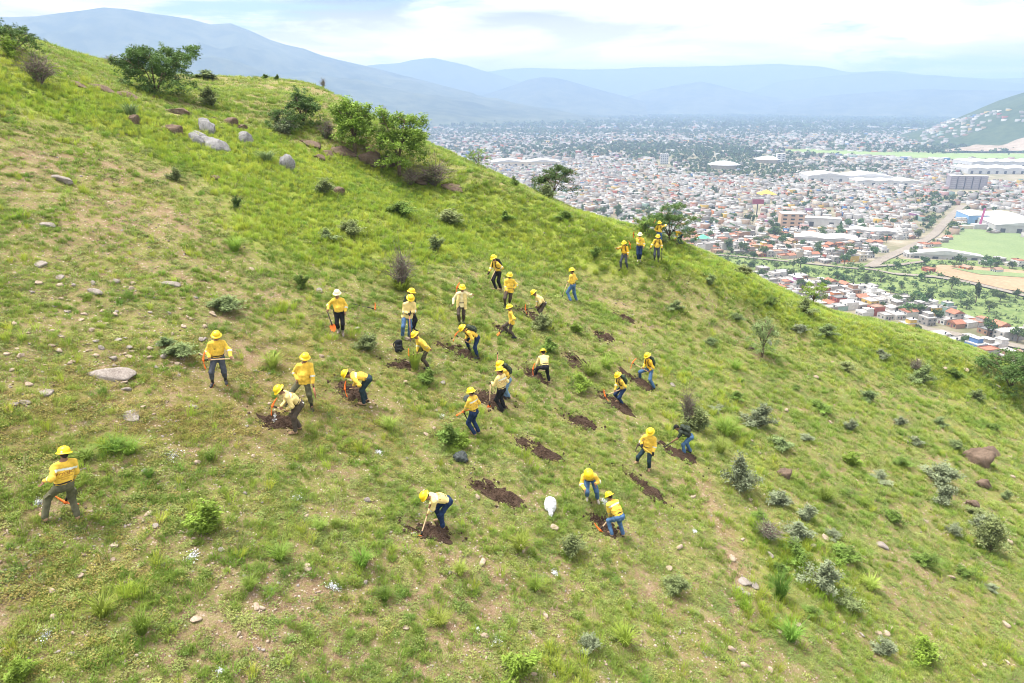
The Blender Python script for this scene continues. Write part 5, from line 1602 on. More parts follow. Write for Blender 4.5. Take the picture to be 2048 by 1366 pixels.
for a in [(1478, 980, 84, 64, 'silver', L_SILVER, 'tall silver green bush on the path edge right of the trench'), (1395, 862, 56, 60, 'silver', L_SAGE, 'dark sage bush beside the man in the dark shirt'), (1372, 846, 66, 40, 'bare', L_SILVER, 'leafless purple twigged bush behind the sage bush'),
          (1518, 852, 50, 60, 'silver', L_SILVER, 'grey green bush upslope of the silver one'), (1736, 804, 26, 44, 'silver', L_SAGE, 'low sage bush on the open right slope'), (1842, 766, 40, 44, 'silver', L_SAGE, 'grey sage bush near the right skyline'), (1832, 742, 26, 34, 'bare', L_SILVER, 'twiggy bush just above the grey sage bush'),
          (1878, 966, 46, 64, 'silver', L_SILVER, 'silvery bush uphill of the brown boulders, upper of two'), (1888, 1008, 46, 50, 'silver', L_SILVER, 'silvery bush right below its twin by the boulders'), (1978, 1098, 84, 60, 'silver', L_SAGE, 'tall sage bush near the lower right edge'), (1972, 1066, 40, 50, 'silver', L_SILVER, 'silvery bush above the tall sage bush'),
          (1642, 1180, 74, 76, 'silver', L_SILVER, 'large silver bush below the stone path'), (1592, 1076, 40, 60, 'silver', L_SILVER, 'silver bush at the head of the lower thicket'), (1590, 1120, 46, 54, 'fern', L_MID, 'feathery dark green plant between two silver bushes'), (1540, 1080, 40, 60, 'bare', L_SILVER, 'dry grey twiggy tangle right of the path'),
          (414, 1066, 64, 80, 'green', L_WARM, 'bright leafy bush in the left foreground'), (806, 576, 72, 62, 'bare', L_SILVER, 'leafless purple shrub upslope of the crew'), (804, 580, 30, 70, 'spiky', G_DARK, 'green tussock ringing the purple shrub'), (450, 622, 36, 66, 'silver', L_SAGE, 'sage bush on the middle left slope'), (604, 576, 28, 36, 'green', L_MID, 'small dark bush left of the purple shrub'),
          (535, 324, 26, 46, 'spiky', L_SAGE, 'dark spiky tussock right of the pale boulders'), (264, 238, 36, 44, 'spiky', L_SAGE, 'spiky grey green tuft above its brown rock'), (647, 388, 34, 38, 'silver', L_SAGE, 'grey bush beside the dark rounded rock'), (352, 362, 30, 34, 'silver', L_SAGE, 'grey green bush on the upper left slope'), (474, 416, 22, 22, 'green', L_DEEP, 'small dark bush in the short grass'),
          (422, 214, 40, 54, 'silver', L_SAGE, 'grey bush on the saddle right of the skyline tree'), (570, 268, 34, 44, 'silver', L_SILVER, 'silvery bush under the dark knoll trees'), (652, 278, 34, 40, 'bare', L_DEEP, 'dark bare shrub between knoll and first bright tree'), (870, 372, 44, 80, 'bare', L_SAGE, 'dry brown thicket under the front bright tree'), (820, 372, 36, 50, 'bare', L_SAGE, 'dark twiggy thicket at the front tree trunk'),
          (415, 158, 18, 60, 'green', L_SAGE, 'low olive bush on the skyline right of the dark tree'), (530, 158, 10, 18, 'green', L_MID, 'tiny bush on the knoll skyline, left of two'), (553, 160, 10, 16, 'green', L_MID, 'tiny bush on the knoll skyline, right of two'), (646, 172, 18, 12, 'bare', L_SAGE, 'bare sapling on the knoll edge'), (225, 122, 16, 34, 'bare', L_SAGE, 'bare dark bush on the left skyline'), (770, 240, 28, 14, 'bare', L_SAGE, 'bare dead stem behind the bright trees'),
          (80, 170, 60, 70, 'bare', L_SAGE, 'dry twiggy bush below the corner shrub'), (24, 118, 40, 40, 'green', L_WARM, 'light green bush under the corner shrub'), (872, 502, 30, 34, 'green', L_SAGE, 'round sage bush upslope of the purple shrub'), (895, 448, 30, 90, 'silver', L_SAGE, 'low broad grey green bush in the lime grass'), (800, 430, 30, 60, 'silver', L_MID, 'dark grassy bush in the lime meadow'), (700, 470, 34, 50, 'silver', L_SAGE, 'sage bush in the lime grass below the rounded rock'), (655, 480, 24, 40, 'silver', L_SAGE, 'small sage bush next to the taller one in lime grass'),
          (1150, 665, 24, 26, 'green', L_WARM, 'bright round bush right of the digging pair'), (1085, 660, 36, 40, 'silver', L_SAGE, 'weedy bush below the digger with the white cap'), (900, 888, 44, 60, 'green', L_MID, 'leafy bush in front of the man with orange tool'), (926, 896, 30, 36, 'green', L_WARM, 'bright green bush above the dark sack'), (1140, 1110, 50, 60, 'silver', L_SAGE, 'weedy bush below the kneeling pit'), (1348, 1186, 44, 50, 'silver', L_SAGE, 'pale flowered weed on the lower slope'),
          (735, 700, 36, 50, 'silver', L_SAGE, 'sage bush left of the black pack on the grass'), (358, 712, 30, 60, 'silver', L_SAGE, 'sage bush uphill of the man with level pickaxe'), (1420, 570, 20, 30, 'green', L_SAGE, 'low bush on the upper right skyline slope'), (1485, 552, 24, 40, 'silver', L_SAGE, 'bush on the skyline left of the ridge tree'), (1610, 625, 30, 40, 'silver', L_SAGE, 'sage bush at the foot of the bright ridge tree'), (1650, 672, 26, 50, 'silver', L_SAGE, 'dark bush below the bright ridge tree'),
          (1030, 374, 20, 24, 'green', L_MID, 'small bush on the ridge left of the open tree'), (1092, 398, 34, 40, 'silver', L_SAGE, 'dry bush at the foot of the open tree'), (1320, 488, 22, 28, 'silver', L_SAGE, 'low bush between the walkers and the feathery tree'), (1190, 515, 20, 26, 'green', L_MID, 'small bush left of the three walkers'), (1010, 440, 20, 30, 'green', L_MID, 'small dark bush in the lime ridge grass'), (1130, 440, 20, 40, 'silver', L_MID, 'low green bush under the ridge line'),
          (1165, 780, 34, 50, 'green', L_WARM, 'bright weeds between the two middle diggers'), (1100, 705, 30, 40, 'green', L_MID, 'weeds upslope of the bent man'), (855, 768, 30, 44, 'green', L_MID, 'weeds at the heels of the digger by the black pack'), (1955, 800, 24, 34, 'green', L_SAGE, 'small bush below the dense dark tree'), (1905, 755, 22, 34, 'green', L_MID, 'small dark bush left of the dense tree'), (1700, 930, 30, 40, 'green', L_WARM, 'bright weed patch on the right slope'), (1785, 1045, 26, 40, 'green', L_MID, 'green weed patch above the pinkish stone'),
          (1850, 1320, 50, 60, 'green', L_WARM, 'bright bush near the bottom right corner'), (1770, 1310, 40, 50, 'silver', L_SILVER, 'silver weeds left of the corner bush'), (40, 1366, 60, 60, 'green', L_WARM, 'leafy weed at the bottom left corner'), (1040, 1350, 50, 80, 'green', L_WARM, 'broad leaved weeds at the bottom edge'), (1180, 1300, 40, 40, 'silver', L_SILVER, 'pale weed right of the lime mark'), (330, 690, 18, 40, 'silver', L_SAGE, 'faint grey weed on the left slope')]:
    place_shrub(*a)
# large separate tussocks of the foreground
for a in [(205, 1232, 44, 62), (285, 1266, 50, 52), (230, 902, 30, 60), (175, 918, 26, 50), (260, 906, 28, 60), (725, 1132, 40, 50), (780, 860, 28, 40), (1070, 1180, 30, 40), (770, 1200, 30, 40), (1560, 1196, 60, 50), (1040, 1100, 34, 50), (545, 735, 30, 46), (470, 502, 30, 44), (830, 738, 50, 40), (300, 955, 24, 30), (420, 920, 22, 30), (560, 1120, 34, 50), (920, 1150, 28, 36), (1250, 1290, 40, 50), (880, 1250, 30, 40), (640, 1060, 26, 36), (1470, 740, 22, 30), (1650, 1000, 34, 44), (1580, 1280, 40, 56), (1740, 1180, 30, 40), (500, 1180, 34, 40), (1450, 870, 34, 60), (1440, 905, 30, 40), (1180, 750, 30, 50), (1210, 735, 24, 34)]:
    place_shrub(*a, 'spiky', G_DARK if RNG.random() < .6 else G_SHORT, ('broad' if a[3] > 48 else 'narrow' if a[3] < 38 else 'thick') + ' grass tussock ' + spot(a[0], a[1]), 'separate grass tussocks on the slope')

# loose low shrubs of the right slope
def right_slope_shrubs():
    rng = np.random.default_rng(321)
    pts = [(1560, 1010), (1612, 1040), (1665, 1075), (1690, 1120), (1560, 1150), (1520, 1040), (1620, 1230), (1690, 1210), (1800, 930), (1830, 890), (1760, 960), (1910, 900), (1985, 860), (1880, 850), (1800, 850), (1950, 1030), (2010, 1000), (1905, 1070), (1850, 1130), (1700, 860), (1640, 820), (1590, 780), (1690, 740), (1765, 715),
           (1560, 900), (1610, 880), (1430, 820), (1470, 800), (1980, 1180), (1930, 1150), (1470, 640), (1540, 610), (1600, 665), (1350, 620), (1420, 690)]
    for px, py in pts:
        k = ['silver', 'green', 'silver', 'fern'][int(rng.integers(4))]
        m = [L_SAGE, L_SAGE, L_SILVER, L_MID][int(rng.integers(4))]
        w = rng.uniform(24, 52) * (1 if py > 800 else .75)
        place_shrub(px, py, w * rng.uniform(.5, .8), w * 1.15, k, m, {'silver': 'loose low', 'green': 'soft leafy', 'fern': 'feathery low'}[k] + {L_SAGE.name: ' sage green', L_SILVER.name: ' grey green', L_MID.name: ' mid green'}[m.name] + ' shrub ' + spot(px, py), 'low shrubs of the right slope')
right_slope_shrubs()
# ------------------------------------------------------------------ people
def surface_nets(D, origin, h):
    """quad mesh of the zero level of the sampled field D"""
    nx, ny, nz = D.shape
    s = D < 0
    c = np.zeros((nx - 1, ny - 1, nz - 1), np.int8)
    for dx in (0, 1):
        for dy in (0, 1):
            for dz in (0, 1):
                c += s[dx:nx - 1 + dx, dy:ny - 1 + dy, dz:nz - 1 + dz]
    act = (c > 0) & (c < 8)
    cells = np.argwhere(act)
    idx = -np.ones(act.shape, np.int64)
    idx[act] = np.arange(len(cells))
    acc = np.zeros((len(cells), 3)); cnt = np.zeros(len(cells))
    corners = np.array([[a, b, e] for a in (0, 1) for b in (0, 1) for e in (0, 1)])
    for i in range(8):
        for j in range(i + 1, 8):
            df = corners[j] - corners[i]
            if np.abs(df).sum() != 1: continue
            A = cells + corners[i]; B = cells + corners[j]
            da = D[A[:, 0], A[:, 1], A[:, 2]]; db = D[B[:, 0], B[:, 1], B[:, 2]]
            m = (da < 0) != (db < 0)
            t = np.where(m, da / np.where(m, da - db, 1), 0)
            acc[m] += corners[i] + t[m, None] * df; cnt[m] += 1
    V = origin + (cells + acc / cnt[:, None]) * h
    quads = []
    for ax in range(3):
        o1, o2 = [(1, 2), (2, 0), (0, 1)][ax]
        a = [slice(1, -1)] * 3; b = [slice(1, -1)] * 3
        a[ax] = slice(0, -1); b[ax] = slice(1, None)
        ch = s[tuple(a)] != s[tuple(b)]
        P = np.argwhere(ch)
        off = np.ones(3, int); off[ax] = 0
        P = P + off
        e1 = np.zeros(3, int); e1[o1] = 1; e2 = np.zeros(3, int); e2[o2] = 1
        q = [idx[tuple((P - e1 - e2).T)], idx[tuple((P - e2).T)], idx[tuple(P.T)], idx[tuple((P - e1).T)]]
        q = np.stack(q, -1)
        inside = s[tuple(P.T)]
        q[~inside] = q[~inside]
        flip = inside
        q[flip] = q[flip][:, ::-1]
        quads.append(q)
    F = np.concatenate(quads)
    F = F[(F >= 0).all(1)]
    a, b, c_ = V[F[:, 0]], V[F[:, 1]], V[F[:, 2]]
    if ((a - V.mean(0)) * np.cross(b - a, c_ - a)).sum() < 0: F = F[:, ::-1].copy()
    return V, F

class Blob:
    """soft union of tapered capsules; a capsule may be flattened along one direction"""
    def __init__(s, k=.02):
        s.c, s.k, s.cut = [], k, []
    def cap(s, a, b, ra, rb, flat=None):
        s.c.append((np.asarray(a, np.float32), np.asarray(b, np.float32), ra, rb, flat)); return s
    def plane(s, p, n):
        """keep only the side that n points away from"""
        s.cut.append((np.asarray(p, np.float32), np.asarray(n, np.float32))); return s
    def one(s, cp, P):
        a, b, ra, rb, flat = cp
        ab = b - a
        q = P - a
        if flat is not None:
            ax, f = flat
            ax = np.asarray(ax, np.float32)
            q = q + ((q @ ax) * np.float32(1 / f - 1))[..., None] * ax
            ab = ab + (ab @ ax) * np.float32(1 / f - 1) * ax
        t = np.clip((q @ ab) / (ab @ ab + 1e-9), 0, 1)
        q = q - t[..., None] * ab
        d = np.sqrt((q * q).sum(-1)) - (ra + (rb - ra) * t)
        return np.exp(np.clip(-d / np.float32(s.k), -40, 40))
    def field(s, P):
        S = np.zeros(P.shape[:-1], np.float32)
        for cp in s.c:
            S += s.one(cp, P)
        D = -s.k * np.log(S + 1e-20)
        for p, n in s.cut:
            D = np.maximum(D, (P - p) @ n)
        return D
    def mesh(s, name, h, wrinkle=0.0, seed=0, data=False):
        pts = np.array([c[i] for c in s.c for i in (0, 1)]); r = max(max(c[2], c[3]) for c in s.c) + .04
        lo = pts.min(0) - r; hi = pts.max(0) + r
        n = np.ceil((hi - lo) / h).astype(int) + 1
        g = np.stack(np.meshgrid(*[lo[i] + h * np.arange(n[i]) for i in range(3)], indexing='ij'), -1).astype(np.float32)
        S = np.zeros(g.shape[:-1], np.float32)
        for cp in s.c:
            rr = max(cp[2], cp[3]) + 6 * s.k
            i0 = np.maximum(np.floor((np.minimum(cp[0], cp[1]) - rr - lo) / h).astype(int), 0); i1 = np.ceil((np.maximum(cp[0], cp[1]) + rr - lo) / h).astype(int) + 1
            sl = tuple(slice(i0[i], i1[i]) for i in range(3))
            S[sl] += s.one(cp, g[sl])
        D = -s.k * np.log(S + 1e-20)
        for p, nn in s.cut:
            D = np.maximum(D, (g - p) @ nn)
        if wrinkle:
            rng = np.random.default_rng(seed)
            w = 0
            for f in (11, 17, 26, 38):
                v = rng.normal(0, 1, 3).astype(np.float32); v /= np.linalg.norm(v)
                u = rng.normal(0, 1, 3).astype(np.float32)
                w = w + np.sin((g @ v) * f * 2 + 1.6 * np.sin(g @ u * f * .6) + rng.uniform(0, 6)) * (12.0 / f) ** .5
            D = D + w * wrinkle
        V, F = surface_nets(D, lo, h)
        if data: return V, F
        return mesh_from(name, V, F, True)

def unit(v):
    v = np.asarray(v, float); return v / (np.linalg.norm(v) + 1e-9)
def ik(a, b, l1, l2, pole):
    """middle joint of a two bone chain from a to b; b is pulled in if out of reach"""
    d = b - a; L = np.linalg.norm(d)
    mx = (l1 + l2) * .995
    if L > mx: b = a + d / L * mx; d = b - a; L = mx
    L = max(L, abs(l1 - l2) + .02)
    x = (l1 * l1 - l2 * l2 + L * L) / (2 * L)
    y = math.sqrt(max(l1 * l1 - x * x, 0))
    n = unit(d)
    p = pole - n * (pole @ n)
    return a + n * x + unit(p) * y, b
def cross3(a, b):
    return np.array([a[1] * b[2] - a[2] * b[1], a[2] * b[0] - a[0] * b[2], a[0] * b[1] - a[1] * b[0]])
def rot(v, axis, ang):
    c, s = math.cos(ang), math.sin(ang)
    return v * c + cross3(axis, v) * s + axis * (axis @ v) * (1 - c)

SKIN = pmat('tanned_skin', (.25, .135, .085), .6, .3, var=.12, vscale=20, random_v=.15)
EYE = pmat('dark_eye', (.02, .015, .012), .3, .5)
HAIR = pmat('black_hair', (.018, .014, .012), .6, .3)
SHIRT = {'y': pmat('yellow_cotton_shirt', (.80, .525, .07), .85, .15, var=.17, vscale=9, random_v=.06, sheen=.1), 'p': pmat('faded_yellow_cotton_shirt', (.80, .63, .26), .85, .15, var=.15, vscale=9, random_v=.06), 'o': pmat('deep_yellow_cotton_shirt', (.78, .46, .04), .85, .15, var=.12, vscale=9),
         'k': pmat('dark_green_tee_shirt', (.035, .045, .035), .9, .15, var=.2, vscale=10), 't': pmat('pale_yellow_tee_shirt', (.82, .72, .42), .85, .15, var=.06, vscale=9)}
M_REFL = pmat('reflective_band', (.74, .77, .70), .35, .6, var=.05, vscale=30)
M_REFG = pmat('lime_reflective_band', (.70, .80, .42), .35, .6)
M_PRINT = pmat('dark_red_print', (.28, .09, .04), .8, .1)
PANT = {'olive': pmat('olive_cargo_trousers', (.105, .105, .065), .9, .15, var=.18, vscale=12), 'slate': pmat('slate_denim', (.075, .085, .105), .9, .15, var=.2, vscale=14), 'brown': pmat('brown_work_trousers', (.085, .068, .055), .9, .15, var=.2, vscale=12),
        'teal': pmat('dark_teal_trousers', (.025, .045, .055), .9, .15, var=.2, vscale=12), 'black': pmat('black_trousers', (.018, .019, .024), .9, .15, var=.25, vscale=12), 'jeans': pmat('blue_jeans', (.075, .150, .285), .9, .15, var=.22, vscale=14),
        'light': pmat('light_blue_jeans', (.17, .28, .42), .9, .15, var=.2, vscale=14), 'navy': pmat('navy_jeans', (.020, .038, .095), .9, .15, var=.25, vscale=14)}
BOOT = {'tan': pmat('tan_suede_boot', (.36, .235, .15), .85, .15, var=.2, vscale=20), 'rubber': pmat('black_rubber_boot', (.022, .024, .028), .4, .4, var=.2, vscale=8), 'grey': pmat('muddy_grey_boot', (.30, .26, .22), .85, .15, var=.25, vscale=14), 'white': pmat('pale_shoe', (.52, .47, .41), .7, .2, var=.1, vscale=14), 'dark': pmat('dark_boot', (.035, .03, .028), .6, .3)}
SOLE = pmat('orange_rubber_sole', (.75, .16, .04), .6, .3)
HELM = {'y': pmat('yellow_hard_hat', (.86, .60, .015), .38, .5, random_v=.05), 'w': pmat('cream_hard_hat', (.82, .74, .50), .38, .5)}
M_STICK = pmat('helmet_sticker', (.72, .66, .72), .5, .3)
GLOVE = pmat('black_glove', (.02, .02, .022), .8, .2)
BELT = pmat('dark_leather_belt', (.03, .025, .02), .6, .3)
M_BAND = pmat('black_headband', (.015, .015, .018), .8, .2)
M_GLASS = pmat('dark_sunglasses', (.01, .01, .012), .1, .6)
ORANGE = pmat('orange_painted_steel', (.82, .17, .02), .5, .4, var=.1, vscale=25)
STEEL = pmat('dark_worn_steel', (.10, .07, .055), .5, .5, metal=.4, var=.3, vscale=20)
WOODH = pmat('pale_wooden_handle', (.60, .43, .26), .7, .25, var=.15, vscale=18)
YELH = pmat('yellow_fibreglass_handle', (.80, .58, .10), .45, .4)
BLKH = pmat('black_fibreglass_handle', (.02, .02, .024), .45, .4)
REDH = pmat('red_brown_wooden_handle', (.34, .15, .09), .7, .25, var=.15, vscale=18)
COLLAR = pmat('black_rubber_collar', (.015, .015, .017), .6, .3)

def text_mesh(s, size):
    cu = bpy.data.curves.new('t', 'FONT'); cu.body = s; cu.size = size; cu.align_x = 'CENTER'; cu.resolution_u = 2
    o = bpy.data.objects.new('t', cu); COL.objects.link(o)
    dg = bpy.context.evaluated_depsgraph_get()
    m = o.evaluated_get(dg).to_mesh()
    V = np.array([v.co[:] for v in m.vertices]); F = [tuple(p.vertices) for p in m.polygons]
    bpy.data.objects.remove(o); bpy.data.curves.remove(cu)
    return V, F
_TXT = [text_mesh('COESFO', .105), text_mesh('COMISION ESTATAL', .034), text_mesh('FORESTAL', .034)]

PEOPLE = {}
def solve_pose(sp):
    """joint positions in the world for one figure, fitted to where its feet, hips and head stand on the slope"""
    fl, fr = [at(*q) for q in sp['feet']]           # the figure's own left and right foot
    mid = (fl + fr) / 2
    toc = -mid[:2] / np.linalg.norm(mid[:2]); left = np.array([-toc[1], toc[0]]) * -1.0
    if left[0] > 0: left = -left
    a = math.radians(sp['face'])
    f = np.array([*(math.cos(a) * toc + math.sin(a) * left), 0.0]); f = unit(f)
    up = np.array([0, 0, 1.0]); r = np.cross(f, up)
    best = None
    rng = np.random.default_rng(int(sp['feet'][0][0] * 7 + sp['feet'][0][1]))
    hx, hy = sp['head']; qx, qy = sp.get('hip', (None, None))
    dmid = w2p(mid)[2]
    pxm = FPX / dmid
    lean0 = sp.get('lean', 8)
    def build(s, lean, side, po, pl, drop):
        L = math.radians(lean)
        thigh, shin, ank = .435 * s, .425 * s, .085 * s
        ax = unit(r * math.cos(math.radians(side)) + f * 0)
        def spine(g):
            u = rot(up, r, -L * g)
            return rot(u, f, math.radians(side))
        hw = .095 * s
        pel = mid + f * po + r * pl
        hz = 1e9
        for ft, sg in ((fl, -1), (fr, 1)):
            hp = pel + r * sg * hw
            dxy = np.linalg.norm((ft - hp)[:2])
            hz = min(hz, ft[2] + ank + math.sqrt(max(((thigh + shin) * .992) ** 2 - dxy * dxy, .16)))
        pel = np.array([pel[0], pel[1], hz - drop + .03 * s])
        u1, u2 = spine(.8), spine(1.12)
        ches = pel + u1 * .24 * s
        shl = ches + u2 * .25 * s
        uh = rot(up, r, -L * .62); uh = rot(uh, f, math.radians(side))
        nk = shl + u2 * .05 * s
        hd = nk + unit(u2 * .5 + uh * .5) * .07 * s + uh * .085 * s
        return dict(s=s, lean=lean, f=f, r=r, pel=pel, ches=ches, shl=shl, neck=nk, head=hd, u1=u1, u2=u2, uh=uh, hw=hw, thigh=thigh, shin=shin, ank=ank, fl=fl, fr=fr, mid=mid)
    p0 = np.array([1.0, lean0, 0., -.12 * math.sin(math.radians(lean0)), 0., .015])
    sig = np.array([.045, 12 if lean0 > 25 else 7, 6, .10, .06, .04])
    def cost(p):
        if p[5] < 0 or p[0] < .86 or p[0] > 1.12: return 1e9
        P = build(*p)
        x, y, d = w2p(P['head'] + P['uh'] * .05)
        c = (((x - hx) / pxm / .02) ** 2 + ((y - hy) / pxm / .02) ** 2)
        if qx is not None:
            x, y, d = w2p(P['pel'])
            c += (((x - qx) / pxm / .05) ** 2 + ((y - qy) / pxm / .05) ** 2)
        return c + (((p - p0) / sig) ** 2).sum()
    cur, cc = p0.copy(), cost(p0)
    step = sig.copy()
    for it in range(420):
        q = cur + rng.normal(0, 1, 6) * step * (.9 if it < 150 else .3 if it < 300 else .1) * (rng.random(6) < .6)
        c = cost(q)
        if c < cc: cur, cc = q, c
    J = build(*cur)
    J['cost'] = cc
    return J

def finger_chain(mb, pts, r0, r1):
    mb.tube(pts, np.linspace(r0, r1, len(pts)), 5)

def make_hand(mb, blob, wrist, grip, axis, palm_out, s, side, gripping):
    """palm into the body's field, five fingers as jointed chains rooted in it"""
    d = unit(grip - wrist)
    if gripping:
        ax = unit(axis - d * (axis @ d) * .6)
    else:
        ax = unit(np.cross(d, palm_out))
    n = unit(np.cross(ax, d)) * (1 if True else -1)
    pc = wrist + d * .045 * s
    blob.cap(wrist, wrist + d * .03 * s, .026 * s, .03 * s)
    blob.cap(pc - ax * .022 * s, pc + ax * .022 * s, .027 * s, .027 * s, (n, .62))
    blob.cap(pc + d * .02 * s - ax * .022 * s, pc + d * .02 * s + ax * .022 * s, .024 * s, .024 * s, (n, .62))
    ln = [.072, .082, .078, .060]
    for i in range(4):
        off = ax * (.030 - .020 * i) * s
        k = pc + d * .034 * s + off
        L = ln[i] * s
        if gripping:
            c = grip + off
            R = .026 * s
            pts = [k - d * .01 * s]
            for th in (-.2, .7, 1.7, 2.7):
                pts.append(c + (d * math.cos(th) + n * math.sin(th)) * R * -1 * np.array(1.0) if False else c + d * R * math.cos(th) + n * R * math.sin(th))
            finger_chain(mb, pts, .0095 * s, .0075 * s)
        else:
            cur = .25 + .06 * i
            p1 = k + d * L * .42 - n * L * .10; p2 = p1 + unit(d - n * (cur * 1.6)) * L * .33; p3 = p2 + unit(d * .6 - n * (cur * 3.0)) * L * .25
            finger_chain(mb, [k - d * .012 * s, k, p1, p2, p3], .0092 * s, .0068 * s)
    tb = pc - d * .012 * s + ax * .026 * s
    if gripping:
        finger_chain(mb, [tb, tb + ax * .018 * s + d * .02 * s - n * .012 * s, grip + ax * .018 * s - n * .026 * s, grip + ax * .012 * s + d * .018 * s - n * .020 * s], .0115 * s, .0085 * s)
    else:
        finger_chain(mb, [tb, tb + ax * .024 * s + d * .022 * s - n * .006 * s, tb + ax * .032 * s + d * .050 * s - n * .016 * s, tb + ax * .030 * s + d * .068 * s - n * .022 * s], .0115 * s, .0085 * s)

def build_person(sp):
    J = solve_pose(sp)
    s, f, r = J['s'], J['f'], J['r']
    root = J['mid'].copy()
    near = w2p(root)[2] < 24
    h = .0135 if near else .016
    o = empty('person', root, sp['label'], 'person', 'workers in yellow shirts and hard hats' if sp.get('shirt', 'y') != 'k' else None)
    rel = lambda p: p - root
    # legs
    hips = [J['pel'] - r * J['hw'] - J['u1'] * .03 * s, J['pel'] + r * J['hw'] - J['u1'] * .03 * s]
    feet = []
    for i, (ft, sg) in enumerate(((J['fl'], -1), (J['fr'], 1))):
        toe = unit(rot(f, np.array([0, 0, 1.]), -sg * .18))
        e = .12
        gz = lambda q: ground_z(np.array([q[0]]), np.array([q[1]]))[0]
        zt = gz(ft + toe * .15); zh = gz(ft - toe * .06)
        sl = np.clip((zt - zh) / .21, -.5, .5)
        td = unit(toe + np.array([0, 0, sl]))
        heel = np.array([ft[0], ft[1], (zt * .06 + zh * .15) / .21]) - toe * .03
        ankle = heel + np.array([0, 0, J['ank'] + .012]) + toe * .01
        knee, ankle2 = ik(hips[i], ankle, J['thigh'], J['shin'], f + np.array([0, 0, .15]) + r * sg * .12)
        feet.append((hips[i], knee, ankle2, td, heel + (ankle2 - ankle)))
    # arms
    sh_w = .185 * s
    sh = [J['shl'] - r * sh_w - J['u2'] * .035 * s, J['shl'] + r * sh_w - J['u2'] * .035 * s]
    tool = sp.get('tool')
    TW = None
    if tool:
        base = w2p(J['pel'] + f * .25)[2]
        H_ = p2w(*tool['head'][:2], base + tool['head'][2]); T_ = p2w(*tool['tail'][:2], base + tool['tail'][2])
        if tool.get('ground'):
            g = at(*tool['head'][:2]); H_ = g + np.array([0, 0, .05])
        TW = [H_, T_]
    arms = []
    ul, flen = .29 * s, .255 * s
    grips = sp.get('grip', (None, None))
    for i, sg in ((0, -1), (1, 1)):
        g = grips[i]
        gripping = False
        axis = None
        if isinstance(g, (int, float)) and TW is not None:
            gp = TW[0] + (TW[1] - TW[0]) * g
            gripping = True; axis = unit(TW[1] - TW[0])
        elif isinstance(g, tuple):
            base = w2p(sh[i])[2]
            gp = p2w(g[0], g[1], base + (g[2] if len(g) > 2 else 0))
        else:
            gp = sh[i] + r * sg * .09 + f * .10 - np.array([0, 0, (ul + flen) * .97])
        fd = unit(gp - sh[i])
        wr = gp - fd * .075 * s
        reach = np.linalg.norm(wr - sh[i])
        mx = (ul + flen) * .99
        if reach > mx and gripping:
            # slide the grip along the handle to what the arm can reach
            best = min(np.linspace(.05, 1.0, 40), key=lambda t: (max(0, np.linalg.norm(TW[0] + (TW[1] - TW[0]) * t - sh[i]) - mx - .07 * s), abs(t - g)))
            gp = TW[0] + (TW[1] - TW[0]) * best
            fd = unit(gp - sh[i]); wr = gp - fd * .075 * s
        pole = -f * .5 + r * sg * .55 - np.array([0, 0, .55])
        if sp.get('pole'): pole = pole + r * sp['pole'][0] + f * sp['pole'][1] + np.array([0, 0, sp['pole'][2]])
        el, wr2 = ik(sh[i], wr, ul, flen, pole)
        gp2 = gp + (wr2 - wr)
        if gripping:
            d_ = np.linalg.norm(gp2 - gp)
        hd = unit(gp2 - wr2)
        arms.append((sh[i], el, wr2, gp2, gripping, axis if axis is not None else f, hd))
    # head frame
    uh = J['uh']
    tn = math.radians(sp.get('turn', 0))
    hf = rot(unit(f - uh * (f @ uh)), uh, tn)
    hf = rot(hf, np.cross(hf, uh), math.radians(-sp.get('nod', 12)))
    uhh = unit(uh - hf * (uh @ hf)); hr = np.cross(hf, uhh)
    hc = J['head']
    # ---------------- body
    B = Blob(.010)
    c = lambda a, b, ra, rb, fl=None: B.cap(rel(a), rel(b), ra * s, rb * s, fl)
    tf = unit(np.cross(J['u2'], r)); tf = tf if tf @ f > 0 else -tf
    c(J['pel'] - r * .05 * s, J['pel'] + r * .05 * s, .105, .105, (tf, .8)); c(J['pel'], J['ches'], .115, .12, (tf, .78)); c(J['ches'] - r * .05 * s, J['shl'] - r * .04 * s, .10, .085, (tf, .8)); c(J['ches'] + r * .05 * s, J['shl'] + r * .04 * s, .10, .085, (tf, .8))
    c(J['shl'] - J['u2'] * .02, J['neck'] + J['u2'] * .03, .062, .056); c(J['neck'], hc - uhh * .05 * s, .056, .058)
    c(hc + uhh * .025 * s - hf * .012 * s, hc + uhh * .03 * s + hf * .012 * s, .083, .083, (hr, .88)); c(hc - uhh * .035 * s + hf * .02 * s, hc - uhh * .06 * s + hf * .045 * s, .066, .046, (hr, .95))
    c(hc - uhh * .085 * s + hf * .068 * s, hc - uhh * .082 * s + hf * .07 * s, .022, .02)                                  # chin
    c(hc + uhh * .012 * s + hf * .086 * s, hc - uhh * .026 * s + hf * .106 * s, .009, .015)                               # nose
    c(hc + uhh * .026 * s + hf * .082 * s - hr * .034 * s, hc + uhh * .026 * s + hf * .082 * s + hr * .034 * s, .011, .011)     # brow
    c(hc - uhh * .052 * s + hf * .082 * s - hr * .016 * s, hc - uhh * .052 * s + hf * .082 * s + hr * .016 * s, .009, .009)     # mouth
    for q in (-1, 1):
        c(hc + hr * q * .078 * s + uhh * .014 * s, hc + hr * q * .080 * s - uhh * .02 * s, .016, .012, (hr, .6))
    for a, el, wr, gp, gr, ax, hd in arms:
        c(a, el, .046, .040); c(el, wr, .040, .027)
    for hp, kn, an, td, heel in feet:
        c(hp, kn, .078, .055); c(kn, an, .054, .036); c(an, heel + td * .12 * s + np.array([0, 0, .03]), .034, .026)
    mb = MB()
